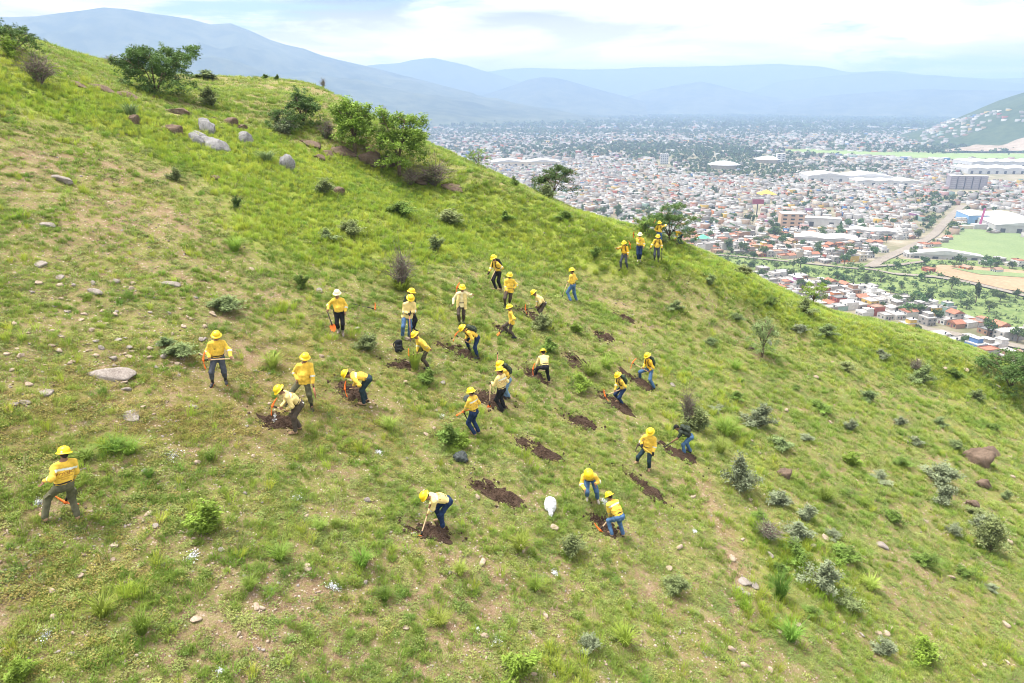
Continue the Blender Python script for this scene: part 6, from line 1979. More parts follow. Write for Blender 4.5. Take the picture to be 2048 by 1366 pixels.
    for a, el, wr, gp, gr, ax, hd in arms:
        sgn = -1 if a is sh[0] else 1
        BB = Blob(.008); BB.c = []
        make_hand(mb, BB, rel(wr), rel(gp), ax, -r * sgn, s, sgn, gr)
        B.c += BB.c
    V, F = B.mesh('body', h * 1.0, data=True)
    mb.V.insert(0, V); nb = len(V)
    mb.F = [tuple(q) for q in F.tolist()] + [tuple(i + nb for i in q) for q in mb.F]
    mb.n += nb
    nF = len(mb.F)
    for q in (-1, 1):                                                            # eyes
        ec = rel(hc + uhh * .008 * s + hf * .080 * s + hr * q * .032 * s)
        Vi, Fi = ico(1); mb.add(Vi * .0105 * s + ec, Fi)
    me = mb.mesh('body', True)
    me.materials.append(SKIN); me.materials.append(EYE)
    mi = np.zeros(len(me.polygons), np.int32); mi[nF:] = 1
    me.polygons.foreach_set('material_index', mi)
    body = link('body', me, None, o)
    # hair
    HB = Blob(.012)
    HB.cap(rel(hc + uhh * .02 * s - hf * .022 * s), rel(hc + uhh * .035 * s + hf * .005 * s), .088 * s, .084 * s, (hr, .92)).cap(rel(hc - uhh * .03 * s - hf * .05 * s), rel(hc - uhh * .01 * s - hf * .05 * s), .05 * s, .055 * s)
    link('hair', HB.mesh('hair', .014), HAIR, o)
    # ---------------- shirt
    S = Blob(.018)
    c = lambda a, b, ra, rb, fl=None: S.cap(rel(a), rel(b), ra * s, rb * s, fl)
    bl = sp.get('belly', 0)
    tuck = sp.get('tuck', True)
    hem = J['pel'] - J['u1'] * (-.03 if tuck else .11) * s
    if not tuck: c(hem - r * .075 * s, hem + r * .075 * s, .150, .150, (tf, .88)); c(J['pel'] - r * .06 * s, J['pel'] + r * .06 * s, .142, .142, (tf, .86))
    c(J['pel'] - r * .05 * s, J['ches'] - r * .06 * s, .125, .125, (tf, .82)); c(J['pel'] + r * .05 * s, J['ches'] + r * .06 * s, .125, .125, (tf, .82))
    if bl: c(J['pel'] + J['u1'] * .08 * s + f * .05 * s, J['pel'] + J['u1'] * .18 * s + f * .05 * s, .12 + bl, .115 + bl)
    c(J['ches'] - r * .06 * s, J['shl'] - r * .08 * s - J['u2'] * .03 * s, .122, .098, (tf, .84)); c(J['ches'] + r * .06 * s, J['shl'] + r * .08 * s - J['u2'] * .03 * s, .122, .098, (tf, .84))
    c(J['shl'] - r * .15 * s - J['u2'] * .04 * s, J['shl'] + r * .15 * s - J['u2'] * .04 * s, .070, .070); c(J['shl'] - J['u2'] * .01, J['neck'] + J['u2'] * .005 * s, .078, .068)
    short = sp.get('shirt', 'y') == 'k'
    for a, el, wr, gp, gr, ax, hd in arms:
        e2 = a + (el - a) * (.75 if short else 1)
        c(a, e2, .068, .062)
        if not short: c(el, wr + unit(el - wr) * .015, .060, .046)
    S.plane(rel(hem), -J['u1'])
    V, F = S.mesh('shirt', h, .0042, int(root[0] * 100) % 1000, data=True)
    sm = mesh_from('shirt', V, F, True)
    shirt = link('shirt', sm, SHIRT[sp.get('shirt', 'y')], o)
    N = np.zeros(len(sm.vertices) * 3, np.float32); sm.vertices.foreach_get('normal', N); N = N.reshape(-1, 3)
    def band(name, mask, mat, parent, off=.004):
        fm = mask[F].all(1)
        if fm.sum() < 4: return
        FF = F[fm]; used = np.unique(FF); mp = -np.ones(len(V), int); mp[used] = np.arange(len(used))
        link(name, mesh_from(name, V[used] + N[used] * off, mp[FF], True), mat, parent)
    if not short:
        for a, el, wr, gp, gr, ax, hd in arms:
            A_, B_ = rel(el), rel(wr)
            ab = B_ - A_
            t = ((V - A_) @ ab) / (ab @ ab)
            dist = np.linalg.norm(V - A_ - np.clip(t, 0, 1)[:, None] * ab, axis=1)
            band('sleeve_band', (t > .02) & (t < .26) & (dist < .09 * s), M_REFG if sp.get('green') else M_REFL, shirt)
        loc = V - rel(J['shl'])
        hgt = loc @ J['u2']; side = loc @ r; dep = loc @ tf
        if sp.get('back', False):
            band('back_band', (hgt > -.135 * s) & (hgt < -.07 * s) & (dep < .02) & (np.abs(side) < .22 * s), M_REFL, shirt)
            # printed lettering follows the cloth
            for (TV, TF), zc in zip(_TXT, (-.225, -.275, -.32)):
                pts = rel(J['shl']) + np.outer(TV[:, 0], r) * s * 1.0 + np.outer(TV[:, 1] + zc, J['u2']) * s
                best = np.full(len(pts), -.3)
                for dd_ in np.linspace(-.26, .0, 27):
                    D = S.field((pts + tf * dd_).astype(np.float32)[None])[0]
                    best = np.where((D < .006) & (best < -.29), dd_, best)
                best = np.where(best < -.29, -.10, best) - .006
                m_ = mesh_from('print', pts + best[:, None] * tf, TF)
                link('print', m_, M_PRINT, shirt)
        if sp.get('pocket'):
            band('name_patch', (np.abs(hgt + .17 * s) < .018) & (dep > 0) & (np.abs(side - .075) < .035), M_BAND, shirt)
    if sp.get('open'):
        # open overshirt: two hanging front panels over the tee
        for q in (-1, 1):
            P_ = MB()
            top = rel(J['shl']) + r * q * .075 * s + tf * .10 * s; bot = rel(J['pel']) + r * q * .15 * s + tf * .13 * s - np.array([0, 0, .20 * s])
            for (a, b, w) in ((top, bot, .085),):
                rows = []
                for t in np.linspace(0, 1, 9):
                    c0 = a + (b - a) * t + tf * .03 * math.sin(t * 3)
                    wv = r * q * (w + .02 * math.sin(t * 5)) * s
                    rows += [c0 - wv * .25 + tf * .012, c0 + wv * .6 + tf * .006, c0 + wv * 1.15 - tf * .05, c0 + wv * 1.1 - tf * .062, c0 + wv * .6 - tf * .008, c0 - wv * .25]
                FF = []
                for i in range(8):
                    for j in range(6):
                        k = (j + 1) % 6
                        FF.append((i * 6 + j, i * 6 + k, (i + 1) * 6 + k, (i + 1) * 6 + j))
                FF += [tuple(range(6)), tuple(48 + j for j in range(5, -1, -1))]
                P_.add(rows, FF)
            link('open_front_panel', P_.mesh('open_front_panel', True), SHIRT['p'], o)
    # ---------------- trousers
    T = Blob(.016)
    c = lambda a, b, ra, rb, fl=None: T.cap(rel(a), rel(b), ra * s, rb * s, fl)
    tall = sp.get('tall_boot', False)
    c(J['pel'] - r * .055 * s + J['u1'] * .05 * s, J['pel'] + r * .055 * s + J['u1'] * .05 * s, .112, .112, (tf, .85)); c(J['pel'] - r * .055 * s - J['u1'] * .03 * s, J['pel'] + r * .055 * s - J['u1'] * .03 * s, .118, .118, (tf, .88))
    for hp, kn, an, td, heel in feet:
        c(hp, kn, .099, .076)
        c(kn, an + (kn - an) * (.42 if tall else .02), .075, .066 if not tall else .072)
    V2, F2 = T.mesh('trousers', h, .0040, int(root[1] * 100) % 999, data=True)
    pants = link('trousers', mesh_from('trousers', V2, F2, True), PANT[sp.get('pants', 'jeans')], o)
    bm = Blob(.01)
    q = rel(J['pel'] + J['u1'] * .085 * s)
    ring = [(q + (r * math.cos(t) * .172 + tf * math.sin(t) * .118) * s) for t in np.linspace(0, 2 * math.pi, 25)]
    mbb = MB(); mbb.tube(ring, .017 * s, 6, False); link('belt', mbb.mesh('belt', True), BELT, pants)
    if sp.get('cargo'):
        for (hp, kn, an, td, heel), sg in zip(feet, (-1, 1)):
            m = MB(); p = rel(hp + (kn - hp) * .66) + r * sg * .088 * s
            m.box(p, (.045, .13, .17), M=np.stack([r, f, unit(hp - kn)], 1)); link('cargo_pocket', m.mesh('cargo_pocket'), PANT[sp['pants']], pants)
    # ---------------- boots
    bk = sp.get('boots', 'tan')
    for hp, kn, an, td, heel in feet:
        FB = Blob(.012)
        z = np.array([0, 0, 1.0])
        FB.cap(rel(heel + z * .045), rel(heel + td * .17 * s + z * .035), .043 * s, .040 * s).cap(rel(heel + z * .05), rel(an + unit(kn - an) * (.26 if tall else .06)), .046 * s, .056 * s if tall else .050 * s).cap(rel(heel + td * .14 * s + z * .034), rel(heel + td * .2 * s + z * .032), .04 * s, .032 * s)
        FB.plane(rel(heel + np.array([0, 0, .004])), -unit(np.cross(np.cross(td, z), td)))
        bo = link('boot', FB.mesh('boot', .013), BOOT[bk], o)
        m = MB(); side = unit(np.cross(td, z)); upn = unit(np.cross(side, td))
        pts = [heel - td * .045 * s, heel + td * .06 * s, heel + td * .16 * s, heel + td * .225 * s]
        m.tube([rel(p) + upn * .006 for p in pts], [.042 * s, .038 * s, .046 * s, .026 * s], 8, flat=(upn, .32)); link('sole', m.mesh('sole'), SOLE if sp.get('orange_sole') else BOOT['dark'], bo)
    # ---------------- gloves
    if sp.get('gloves'):
        for k in sp['gloves']:
            a, el, wr, gp, gr, ax, hd = arms[k]
            GB = Blob(.012); GB.cap(rel(wr + unit(el - wr) * .03), rel(wr), .036 * s, .036 * s).cap(rel(wr), rel(gp), .036 * s, .043 * s)
            link('glove', GB.mesh('glove', .012), GLOVE, o)
    # ---------------- head gear
    Mh = np.stack([hr, hf, uhh], 1)
    if sp.get('helmet', 'y') in ('y', 'w'):
        hm = MB()
        hc0 = rel(hc + uhh * .045 * s)
        prof = [(.152, .006), (.155, .0), (.150, -.006), (.122, .004), (.121, .03), (.114, .062), (.098, .092), (.070, .112), (.036, .122), (.004, .125)]
        hm.lathe([(a * s * 1.04, b * s * 1.06) for a, b in prof[3:]], 22, Mh * np.array([.95, 1.08, 1.0]), hc0)
        for off in (-.035, 0, .035):
            ring = [hc0 + Mh @ np.array([off * s * (1 - .35 * abs(math.cos(t))), math.cos(t) * .126 * s, .01 * s + math.sin(t) * .118 * s]) for t in np.linspace(.35, math.pi - .35, 12)]
            hm.tube(ring, .009 * s, 5)
        he = link('hard_hat', hm.mesh('hard_hat', True), HELM[sp.get('helmet', 'y')], o)
        br = MB(); br.lathe([(.118 * s, .012 * s), (.140 * s, .004 * s), (.166 * s, -.012 * s), (.168 * s, -.018 * s), (.142 * s, -.006 * s), (.112 * s, .0)], 24, Mh * np.array([.95, 1.10, 1.0]), hc0)
        link('brim', br.mesh('brim', True), HELM[sp.get('helmet', 'y')], he)
        su = MB(); su.lathe([(.108 * s, -.002), (.110 * s, -.022 * s), (.104 * s, -.022 * s)], 18, Mh * np.array([.93, 1.05, 1.0]), hc0); link('headband', su.mesh('headband', True), M_BAND, he)
        if sp.get('sticker'):
            st = MB(); q = hc0 + Mh @ np.array([-.07 * s, -.118 * s, .028 * s]); st.lathe([(.02, 0), (.018, .006), (0, .007)], 10, np.stack([hr, uhh, unit(-hf - hr * .6 + uhh * .2)], 1), q); link('sticker', st.mesh('sticker'), M_STICK, he)
    elif sp.get('helmet') == 'cap':
        cb = MB(); hc0 = rel(hc + uhh * .03 * s)
        cb.lathe([(.098 * s, 0), (.100 * s, .03 * s), (.088 * s, .066 * s), (.05 * s, .09 * s), (.004, .096 * s)], 18, Mh * np.array([.93, 1.05, 1.]), hc0)
        cb.add([hc0 + Mh @ np.array(v) * s for v in [(-.07, .08, .012), (.07, .08, .012), (.05, .165, .0), (-.05, .165, .0), (-.07, .08, .020), (.07, .08, .020), (.05, .166, .008), (-.05, .166, .008)]], [(0, 3, 2, 1), (4, 5, 6, 7), (0, 1, 5, 4), (1, 2, 6, 5), (2, 3, 7, 6), (3, 0, 4, 7)])
        link('cap', cb.mesh('cap', True), M_BAND, o)
    if sp.get('glasses'):
        g = MB()
        for q in (-1, 1):
            g.box(rel(hc + uhh * .010 * s + hf * .094 * s + hr * q * .034 * s), (.05 * s, .012, .034 * s), M=Mh); g.box(rel(hc + uhh * .012 * s + hf * .045 * s + hr * q * .074 * s), (.006, .09 * s, .008), M=Mh)
        link('sunglasses', g.mesh('sunglasses'), M_GLASS, o)
    if sp.get('pouch'):
        m = MB(); m.box(rel(J['pel'] + r * sp['pouch'] * .19 * s + J['u1'] * .02), (.06, .10, .15), M=np.stack([r, f, J['u1']], 1)); link('belt_pouch', m.mesh('belt_pouch'), BELT, o)
    if sp.get('tag'):
        m = MB(); p = rel(J['pel'] + r * sp['tag'] * .13 * s - tf * .06 * s - J['u1'] * .06)
        Vi, Fi = ico(1); m.add(Vi * np.array([.045, .03, .055]) + p, Fi); link('rag', m.mesh('rag'), M_REFL, o)
    # ---------------- backpack, a thing of its own
    if sp.get('pack'):
        build_pack(J, root, sp['pack'], sh, sp['pack_label'])
    if tool:
        build_tool(tool, TW[0], TW[1], J, sp)
    J['arms'] = arms
    PEOPLE[sp['id']] = J
    x, y, d = w2p(J['head']); q, w, _ = w2p(J['pel'])
    print('person %-4s s=%.2f lean=%3.0f cost=%.1f head err (%.0f,%.0f) d=%.1f' % (sp['id'], s, J['lean'], J['cost'], x - sp['head'][0], y - sp['head'][1], d))
    return o

PACK = {'camo': pmat('camouflage_pack_cloth', (.075, .095, .065), .9, .15, color2=(.02, .028, .024), vscale=14), 'black': pmat('black_pack_cloth', (.018, .019, .022), .85, .2, var=.3, vscale=10), 'green': pmat('dark_green_pack_cloth', (.035, .055, .04), .9, .15, var=.3, vscale=10)}
def pack_mesh(o, org, R_, F_, U_, kind, s=1.0, straps=None):
    """bag, front pocket and straps; F_ points to the wearer's back"""
    B = Blob(.02)
    for q in (-1, 1):
        B.cap(org + R_ * q * .075 * s - U_ * .15 * s, org + R_ * q * .075 * s + U_ * .14 * s, .082 * s, .070 * s)
    B.cap(org - R_ * .04 * s + U_ * .16 * s, org + R_ * .04 * s + U_ * .16 * s, .075 * s, .075 * s)
    link('bag', B.mesh('bag', .018, .003, 5), PACK[kind], o)
    P = Blob(.015)
    P.cap(org - F_ * .07 * s - R_ * .06 * s - U_ * .10 * s, org - F_ * .07 * s + R_ * .06 * s - U_ * .10 * s, .06 * s, .06 * s).cap(org - F_ * .07 * s - R_ * .05 * s, org - F_ * .07 * s + R_ * .05 * s, .055 * s, .055 * s)
    link('pocket', P.mesh('pocket', .018), PACK[kind], o)
    for pts in straps or []:
        m = MB(); m.tube(pts, .022 * s, 6); link('strap', m.mesh('strap', True), PACK['black'], o)
def build_pack(J, root, kind, sh, label):
    s = J['s']; r, u = J['r'], unit(J['ches'] * 0 + J['u2'] * .6 + J['u1'] * .4)
    tf = unit(np.cross(u, r)); tf = tf if tf @ J['f'] > 0 else -tf
    c = (J['ches'] * .55 + J['shl'] * .45) - tf * .185 * s
    o = empty('backpack', c, label, 'backpack')
    straps = []
    for i, q in ((0, -1), (1, 1)):
        top = J['shl'] + r * q * .10 * s + u * .02 * s - c
        straps.append([r * q * .10 * s + u * .16 * s + tf * .06 * s, top + u * .035 * s - tf * .03, top + tf * .06 * s + u * .02 * s, top + tf * .115 * s - u * .08 * s, top + tf * .13 * s - u * .2 * s + r * q * .03, top + tf * .04 * s - u * .30 * s + r * q * .085 * s, r * q * .12 * s - u * .17 * s + tf * .05 * s])
    pack_mesh(o, np.zeros(3), r, tf, u, kind, s, straps)

def build_tool(t, H, T, J, sp):
    kind = t.get('kind', 'pick')
    L = np.linalg.norm(T - H); ax = unit(T - H)
    if t.get('len'): T = H + ax * t['len']; L = t['len']
    o = empty({'pick': 'pickaxe', 'shovel': 'shovel', 'bar': 'digging_bar', 'stick': 'walking_stick', 'sheath': 'machete_sheath'}[kind], H, t['label'], {'pick': 'pickaxe', 'shovel': 'shovel', 'bar': 'digging bar', 'stick': 'stick', 'sheath': 'sheath'}[kind])
    hm = {'wood': WOODH, 'yellow': YELH, 'black': BLKH, 'red': REDH}[t.get('handle', 'wood')]
    z = np.zeros(3)
    if kind == 'pick':
        # blade direction: as close as possible to the wanted picture direction
        bd = t.get('blade', (0, 1))
        d = w2p(H)[2]
        wpt = unit(p2w(t['head'][0] + bd[0] * 10, t['head'][1] + bd[1] * 10, d) - p2w(t['head'][0], t['head'][1], d))
        b = unit(wpt - ax * (wpt @ ax))
        n = np.cross(ax, b)
        m = MB(); m.tube([z - ax * .02, ax * .1, ax * L * .5, ax * L], [.022, .019, .017, .021], 8, flat=(n, .75)); link('handle', m.mesh('handle', True), hm, o)
        m = MB(); m.tube([ax * .035, ax * .14], [.027, .024], 8); link('collar', m.mesh('collar', True), COLLAR, o)
        m = MB()
        P = [b * x + ax * (.055 * (x / .26) ** 2) for x in np.linspace(-.26, .26, 13)]
        rad = [.007, .014, .018, .021, .024, .03, .034, .03, .025, .026, .031, .035, .037]
        V0 = len(m.V)
        m.tube(P[:8], rad[:8], 8, flat=(n, .8)); m.tube(P[6:], rad[6:], 8, flat=(ax, .28)); m.tube([-ax * .03, ax * .03], [.036, .032], 8)
        link('head', m.mesh('head', True), STEEL if t.get('dark') else ORANGE, o)
    elif kind == 'shovel':
        m = MB(); m.tube([ax * .1, ax * L * .5, ax * L], [.019, .017, .019], 8); link('handle', m.mesh('handle', True), hm, o)
        m = MB(); m.tube([z + ax * .02, ax * .2], [.03, .022], 8); link('collar', m.mesh('collar', True), COLLAR, o)
        side = unit(np.cross(ax, np.array([J['f'][0], J['f'][1], 0.0]) if abs(ax[2]) > .5 else np.array([0, 0, 1.]))); n = np.cross(side, ax)
        m = MB(); rows = []
        prof = [(.06, .05), (.02, .10), (-.06, .105), (-.14, .085), (-.19, .04), (-.205, .008)]
        for off in (0.004, -.004):
            for a, w in prof:
                for q in (-1, -.5, 0, .5, 1):
                    rows.append(ax * a + side * w * q + n * (.02 * q * q + off))
        FF = []
        for l in (0, 1):
            for i in range(5):
                for j in range(4):
                    k = l * 30 + i * 5 + j
                    FF.append((k, k + 1, k + 6, k + 5) if l else (k, k + 5, k + 6, k + 1))
        m.add(rows, FF); link('blade', m.mesh('blade', True), STEEL if t.get('dark') else ORANGE, o)
    else:
        m = MB(); m.tube([z, ax * L * .5, ax * L], [.014, .016, .016] if kind != 'sheath' else [.012, .032, .026], 8, flat=None if kind != 'sheath' else (J['f'], .4)); link('shaft' if kind != 'sheath' else 'sheath', m.mesh('shaft', True), hm, o)
        m = MB(); m.tube([ax * L * .97, ax * (L + .04)], [.02, .018], 8); link('grip', m.mesh('grip', True), COLLAR, o)
        if kind == 'bar': m = MB(); m.tube([z, -ax * .06, -ax * .12], [.018, .02, .006], 6); link('point', m.mesh('point'), STEEL, o)
    return o
# feet, head and hips are where the photo shows them (photo pixels); grips are fractions along the tool or pixels
CAST = [
 dict(id='1', feet=((90, 1041), (156, 1037)), face=172, head=(129, 904), hip=(131, 968), lean=6, grip=((84, 968, -.1), .45), turn=0, pants='olive', boots='tan', cargo=True, back=True, sticker=True, green=True,
      tool=dict(head=(131, 1004, .25), tail=(150, 948, .15), handle='black', blade=(1, -.1), label='pickaxe with orange head held low by the nearest man'), label='man seen from behind in olive cargo trousers, nearest at the left'),
 dict(id='2', feet=((452, 764), (425, 770)), face=8, head=(433, 669), hip=(437, 717), lean=5, grip=(.93, .2), pants='slate', boots='rubber', tall_boot=True, orange_sole=True, pocket=True,
      tool=dict(head=(407, 720, 0), tail=(468, 717, 0), blade=(.15, 1), label='pickaxe held level across the thighs of the lone walker'), label='walking man in slate trousers and orange soled boots holding a level pickaxe'),
 dict(id='3', feet=((624, 816), (574, 806)), face=8, head=(611, 713), hip=(611, 763), lean=3, grip=((627, 776, 0), (594, 764, .05)), pants='olive', boots='rubber', tall_boot=True, belly=.02, pouch=-.9, tuck=False,
      tool=dict(kind='sheath', head=(632, 797, 0), tail=(627, 774, 0), handle='red', label='brown sheathed blade hanging from the hand of the standing stout man'), label='stout man in olive trousers and rubber boots standing with one leg forward'),
 dict(id='4', feet=((590, 868), (598, 858)), face=80, head=(557, 778), hip=(598, 806), lean=52, grip=(.80, .45), shirt='p', pants='brown', boots='tan', back=True, tag=-1,
      tool=dict(head=(545, 812, 0), tail=(582, 824, 0), blade=(.1, 1), label='pickaxe over the leftmost pit, orange head upright'), label='man in faded shirt and brown trousers bending over the leftmost pit'),
 dict(id='5', feet=((727, 811), (731, 803)), face=90, head=(690, 747), hip=(737, 759), lean=72, grip=(.95, .5), shirt='y', pants='teal', boots='tan', back=True,
      tool=dict(head=(690, 778, 0), tail=(724, 775, 0), blade=(.15, 1), label='pickaxe of the deeply bent man in teal trousers'), label='man in dark teal trousers bent double over a fresh pit'),
 dict(id='6', feet=((686, 669), (678, 664)), face=5, head=(674, 585), hip=(679, 629), lean=2, grip=((691, 630, 0), .95), helmet='w', glasses=True, pants='black', boots='grey', tall_boot=True, pouch=.95, belly=.015,
      tool=dict(kind='shovel', head=(665, 652, 0), tail=(654, 621, 0), handle='black', label='short black shovel with orange blade beside the man in sunglasses'), label='man in cream hard hat and sunglasses standing with a short shovel'),
 dict(id='7', feet=((819, 674), (805, 675)), face=-3, head=(822, 594), hip=(813, 633), lean=12, grip=(.97, .93), shirt='p', pants='jeans', boots='dark', gloves=(0, 1), pouch=.95, tuck=False, nod=30,
      tool=dict(kind='bar', head=(821, 678, -.3), tail=(819, 626, -.05), handle='red', label='reddish digging bar planted by the man in jeans'), label='man in jeans and black gloves leaning on an upright digging bar'),
 dict(id='8', feet=((820, 664), (828, 661)), face=-75, head=(823, 582), hip=(822, 624), lean=4, shirt='p', pants='black', boots='dark', pack='camo', pack_label='camouflage backpack on the man hidden behind the digging bar', label='man with camouflage backpack mostly hidden behind the digging bar man'),
 dict(id='9', feet=((856, 738), (826, 728)), face=72, head=(829, 668), hip=(855, 703), lean=42, grip=(.97, .35), pants='brown', boots='dark', tuck=False,
      tool=dict(head=(818, 711, 0), tail=(863, 700, 0), blade=(.05, 1), label='pickaxe swung low by the man beside the black pack'), label='man in brown trousers digging with one foot in a pit near the black pack'),
 dict(id='10', feet=((927, 645), (919, 647)), face=3, head=(925, 574), hip=(922, 611), lean=2, grip=(.97, (905, 611, 0)), shirt='t', open=True, pants='brown', boots='rubber', tall_boot=True, tuck=False,
      tool=dict(head=(914, 575, .25), tail=(948, 590, 0), blade=(.4, 1), label='pickaxe carried over the shoulder of the man in the open shirt'), label='man in open yellow overshirt carrying a pickaxe on his shoulder'),
 dict(id='11', feet=((956, 719), (938, 702)), face=72, head=(924, 655), hip=(954, 675), lean=52, grip=(.97, .68), pants='navy', boots='rubber', tall_boot=True, pack='camo', pack_label='camouflage backpack on the bent man in blue trousers',
      tool=dict(head=(911, 670, 0), tail=(940, 687, 0), blade=(-.6, 1), label='pickaxe of the bent man wearing the camouflage pack'), label='bent man with camouflage pack and blue trousers raising a pickaxe'),
 dict(id='12', feet=((1001, 580), (991, 580)), face=48, head=(987, 514), hip=(998, 547), lean=14, grip=(.98, (977, 547, -.1)), gloves=(1,), pants='black', boots='tan', pack='black', pack_label='black backpack on the man furthest upslope in the middle group',
      tool=dict(kind='stick', head=(978, 566, -.1), tail=(995, 532, -.05), handle='wood', label='thin stick held by the man with the black backpack'), label='man in black trousers with black backpack stepping downslope'),
 dict(id='13', feet=((1019, 610), (1010, 614)), face=8, head=(1020, 549), hip=(1019, 584), lean=3, grip=((1028, 580, .05), (1014, 585, -.05)), pants='brown', boots='rubber', tall_boot=True, tuck=False, label='man in brown trousers and rubber boots walking downslope with empty hands'),
 dict(id='14', feet=((1030, 678), (1017, 669)), face=80, head=(1019, 613), hip=(1024, 648), lean=10, grip=(.97, .75), pants='brown', boots='rubber', tall_boot=True, tuck=False,
      tool=dict(kind='shovel', head=(999, 667, 0), tail=(1024, 645, -.1), handle='black', label='black handled shovel with orange blade worked by a man in profile'), label='man in profile digging with a black handled shovel, hand behind him'),
 dict(id='15', feet=((1084, 643), (1082, 635)), face=80, head=(1067, 584), hip=(1088, 609), lean=52, grip=(.97, .78), shirt='p', pants='brown', boots='tan', tag=-1,
      tool=dict(head=(1051, 619, 0), tail=(1079, 614, 0), handle='black', blade=(.05, 1), label='dark handled pickaxe over the upper middle pit'), label='bent man in brown trousers with a white cap at his knee'),
 dict(id='16', feet=((1140, 604), (1152, 603)), face=118, head=(1144, 540), hip=(1146, 569), lean=2, grip=(.97, None), pants='jeans', boots='tan',
      tool=dict(kind='shovel', head=(1123, 597, 0), tail=(1136, 563, 0), handle='wood', dark=True, label='long shovel held out by the lone man in blue jeans'), label='lone man in blue jeans standing with a long shovel, back half turned'),
 dict(id='17', feet=((1017, 797), (1011, 796)), face=62, head=(999, 727), hip=(1018, 760), lean=20, grip=(.3, .35), pants='light', boots='dark', pack='camo', pack_label='big dark camouflage pack on the man behind the faded shirt',
      tool=dict(kind='stick', head=(995, 765, -.1), tail=(995, 707, .1), handle='red', label='reddish pole rising behind two close standing men'), label='man in light blue jeans with large camouflage pack behind a workmate'),
 dict(id='18', feet=((1003, 824), (1008, 819)), face=128, head=(1000, 738), hip=(1003, 785), lean=3, grip=(.97, None), gloves=(0,), shirt='p', pants='black', boots='dark', back=True,
      tool=dict(kind='shovel', head=(979, 813, 0), tail=(981, 764, 0), handle='wood', label='orange bladed shovel standing upright by the man in faded shirt'), label='man in faded shirt seen from behind holding an upright shovel'),
 dict(id='19', feet=((948, 871), (956, 866)), face=125, head=(942, 782), hip=(948, 829), lean=3, grip=(.12, None), pants='navy', boots='tan', back=True,
      tool=dict(head=(927, 823, 0), tail=(940, 850, .5), handle='black', blade=(-1, .45), len=.85, label='pickaxe held just under its orange head by the man in navy jeans'), label='man in navy jeans and tan boots seen from behind near the leafy bush'),
 dict(id='20', feet=((1068, 756), (1098, 765)), face=163, head=(1087, 703), hip=(1088, 732), lean=38, grip=(.55, .95), shirt='p', pants='black', boots='tan',
      tool=dict(head=(1066, 738, .2), tail=(1092, 742, .35), blade=(.05, 1), label='pickaxe beyond the man seen bending from behind'), label='man in black trousers bending away with one foot on a mound'),
 dict(id='21', feet=((1307, 778), (1279, 757)), face=55, head=(1295, 710), hip=(1303, 742), lean=10, grip=(.98, .60), shirt='o', pants='jeans', boots='rubber', pack='green', pack_label='dark green backpack on the rightmost digger with raised knee', nod=25,
      tool=dict(head=(1265, 726, 0), tail=(1299, 745, 0), blade=(-.5, 1), label='pickaxe raised by the rightmost digger with a bent knee'), label='man in jeans with green pack, one knee raised, lifting a pickaxe'),
 dict(id='22', feet=((1244, 813), (1238, 803)), face=58, head=(1236, 749), hip=(1245, 781), lean=22, grip=(.95, .5), pants='navy', boots='tan', pack='green', pack_label='green backpack on the digger in navy trousers', nod=25,
      tool=dict(head=(1210, 791, 0), tail=(1243, 778, 0), blade=(.2, 1), label='pickaxe lowered to the pit by the man in navy trousers'), label='man with green pack and navy trousers lowering a pickaxe to a pit'),
 dict(id='23', feet=((1298, 940), (1274, 926)), face=15, head=(1301, 862), hip=(1299, 898), lean=5, grip=(.97, .2), gloves=(0, 1), pants='teal', boots='tan', nod=30, tuck=False,
      tool=dict(head=(1277, 889, 0), tail=(1309, 912, 0), handle='yellow', dark=True, blade=(-.6, -1), label='dark headed pickaxe with yellow handle'), label='man stepping downslope holding a yellow handled pickaxe'),
 dict(id='24', feet=((1367, 911), (1379, 905)), face=85, head=(1352, 853), hip=(1379, 874), lean=50, grip=(.55, .98), shirt='k', helmet='cap', pants='jeans', boots='dark', pack='camo', pack_label='pale camouflage backpack on the man in the dark shirt',
      tool=dict(kind='shovel', head=(1324, 897, 0), tail=(1355, 877, 0), handle='black', label='dark shovel with orange blade used by the man in the cap'), label='man in dark tee shirt and black cap shovelling at the far right pit'),
 dict(id='25', feet=((1195, 1001), (1174, 996)), face=-8, head=(1176, 946), hip=(1183, 961), lean=62, grip=((1191, 972, -.1), (1170, 983, -.25)), pants='jeans', boots='white', nod=35, label='man bending towards us with hands hanging, beside the white sack'),
 dict(id='26', feet=((1222, 1072), (1245, 1071)), face=138, head=(1218, 991), hip=(1237, 1026), lean=26, grip=(.97, .8), pants='jeans', boots='tan', back=True, green=True,
      tool=dict(head=(1200, 1060, .1), tail=(1220, 1035, .15), blade=(.75, .8), label='pickaxe with long orange head at the lowest pit'), label='man in blue jeans with pickaxe at the lowest pit, back half turned'),
 dict(id='27', feet=((884, 1058), (880, 1044)), face=75, head=(849, 991), hip=(891, 1003), lean=66, grip=(.62, .97), shirt='p', pants='navy', boots='tan', back=True,
      tool=dict(head=(841, 1073, -.1), tail=(860, 1012, .1), blade=(.3, 1), label='pickaxe with orange tip digging at the bottom middle pit'), label='man in navy jeans bent over the bottom middle pit'),
 dict(id='28', feet=((1254, 537), (1241, 538)), face=20, head=(1248, 485), hip=(1250, 511), lean=4, grip=((1256, 515, 0), .95), shirt='o', pants='slate', boots='dark', pack='black', pack_label='small pack on the leading walker of the ridge file', nod=18,
      tool=dict(head=(1260, 489, .25), tail=(1230, 497, 0), blade=(.1, 1), label='pickaxe laid across both shoulders of the leading ridge walker'), label='leading ridge walker with pickaxe laid across the shoulders'),
 dict(id='29', feet=((1280, 520), (1276, 521)), face=2, head=(1280, 468), hip=(1279, 498), lean=3, grip=((1287, 497, 0), .95), pants='navy', boots='white', helmet='w',
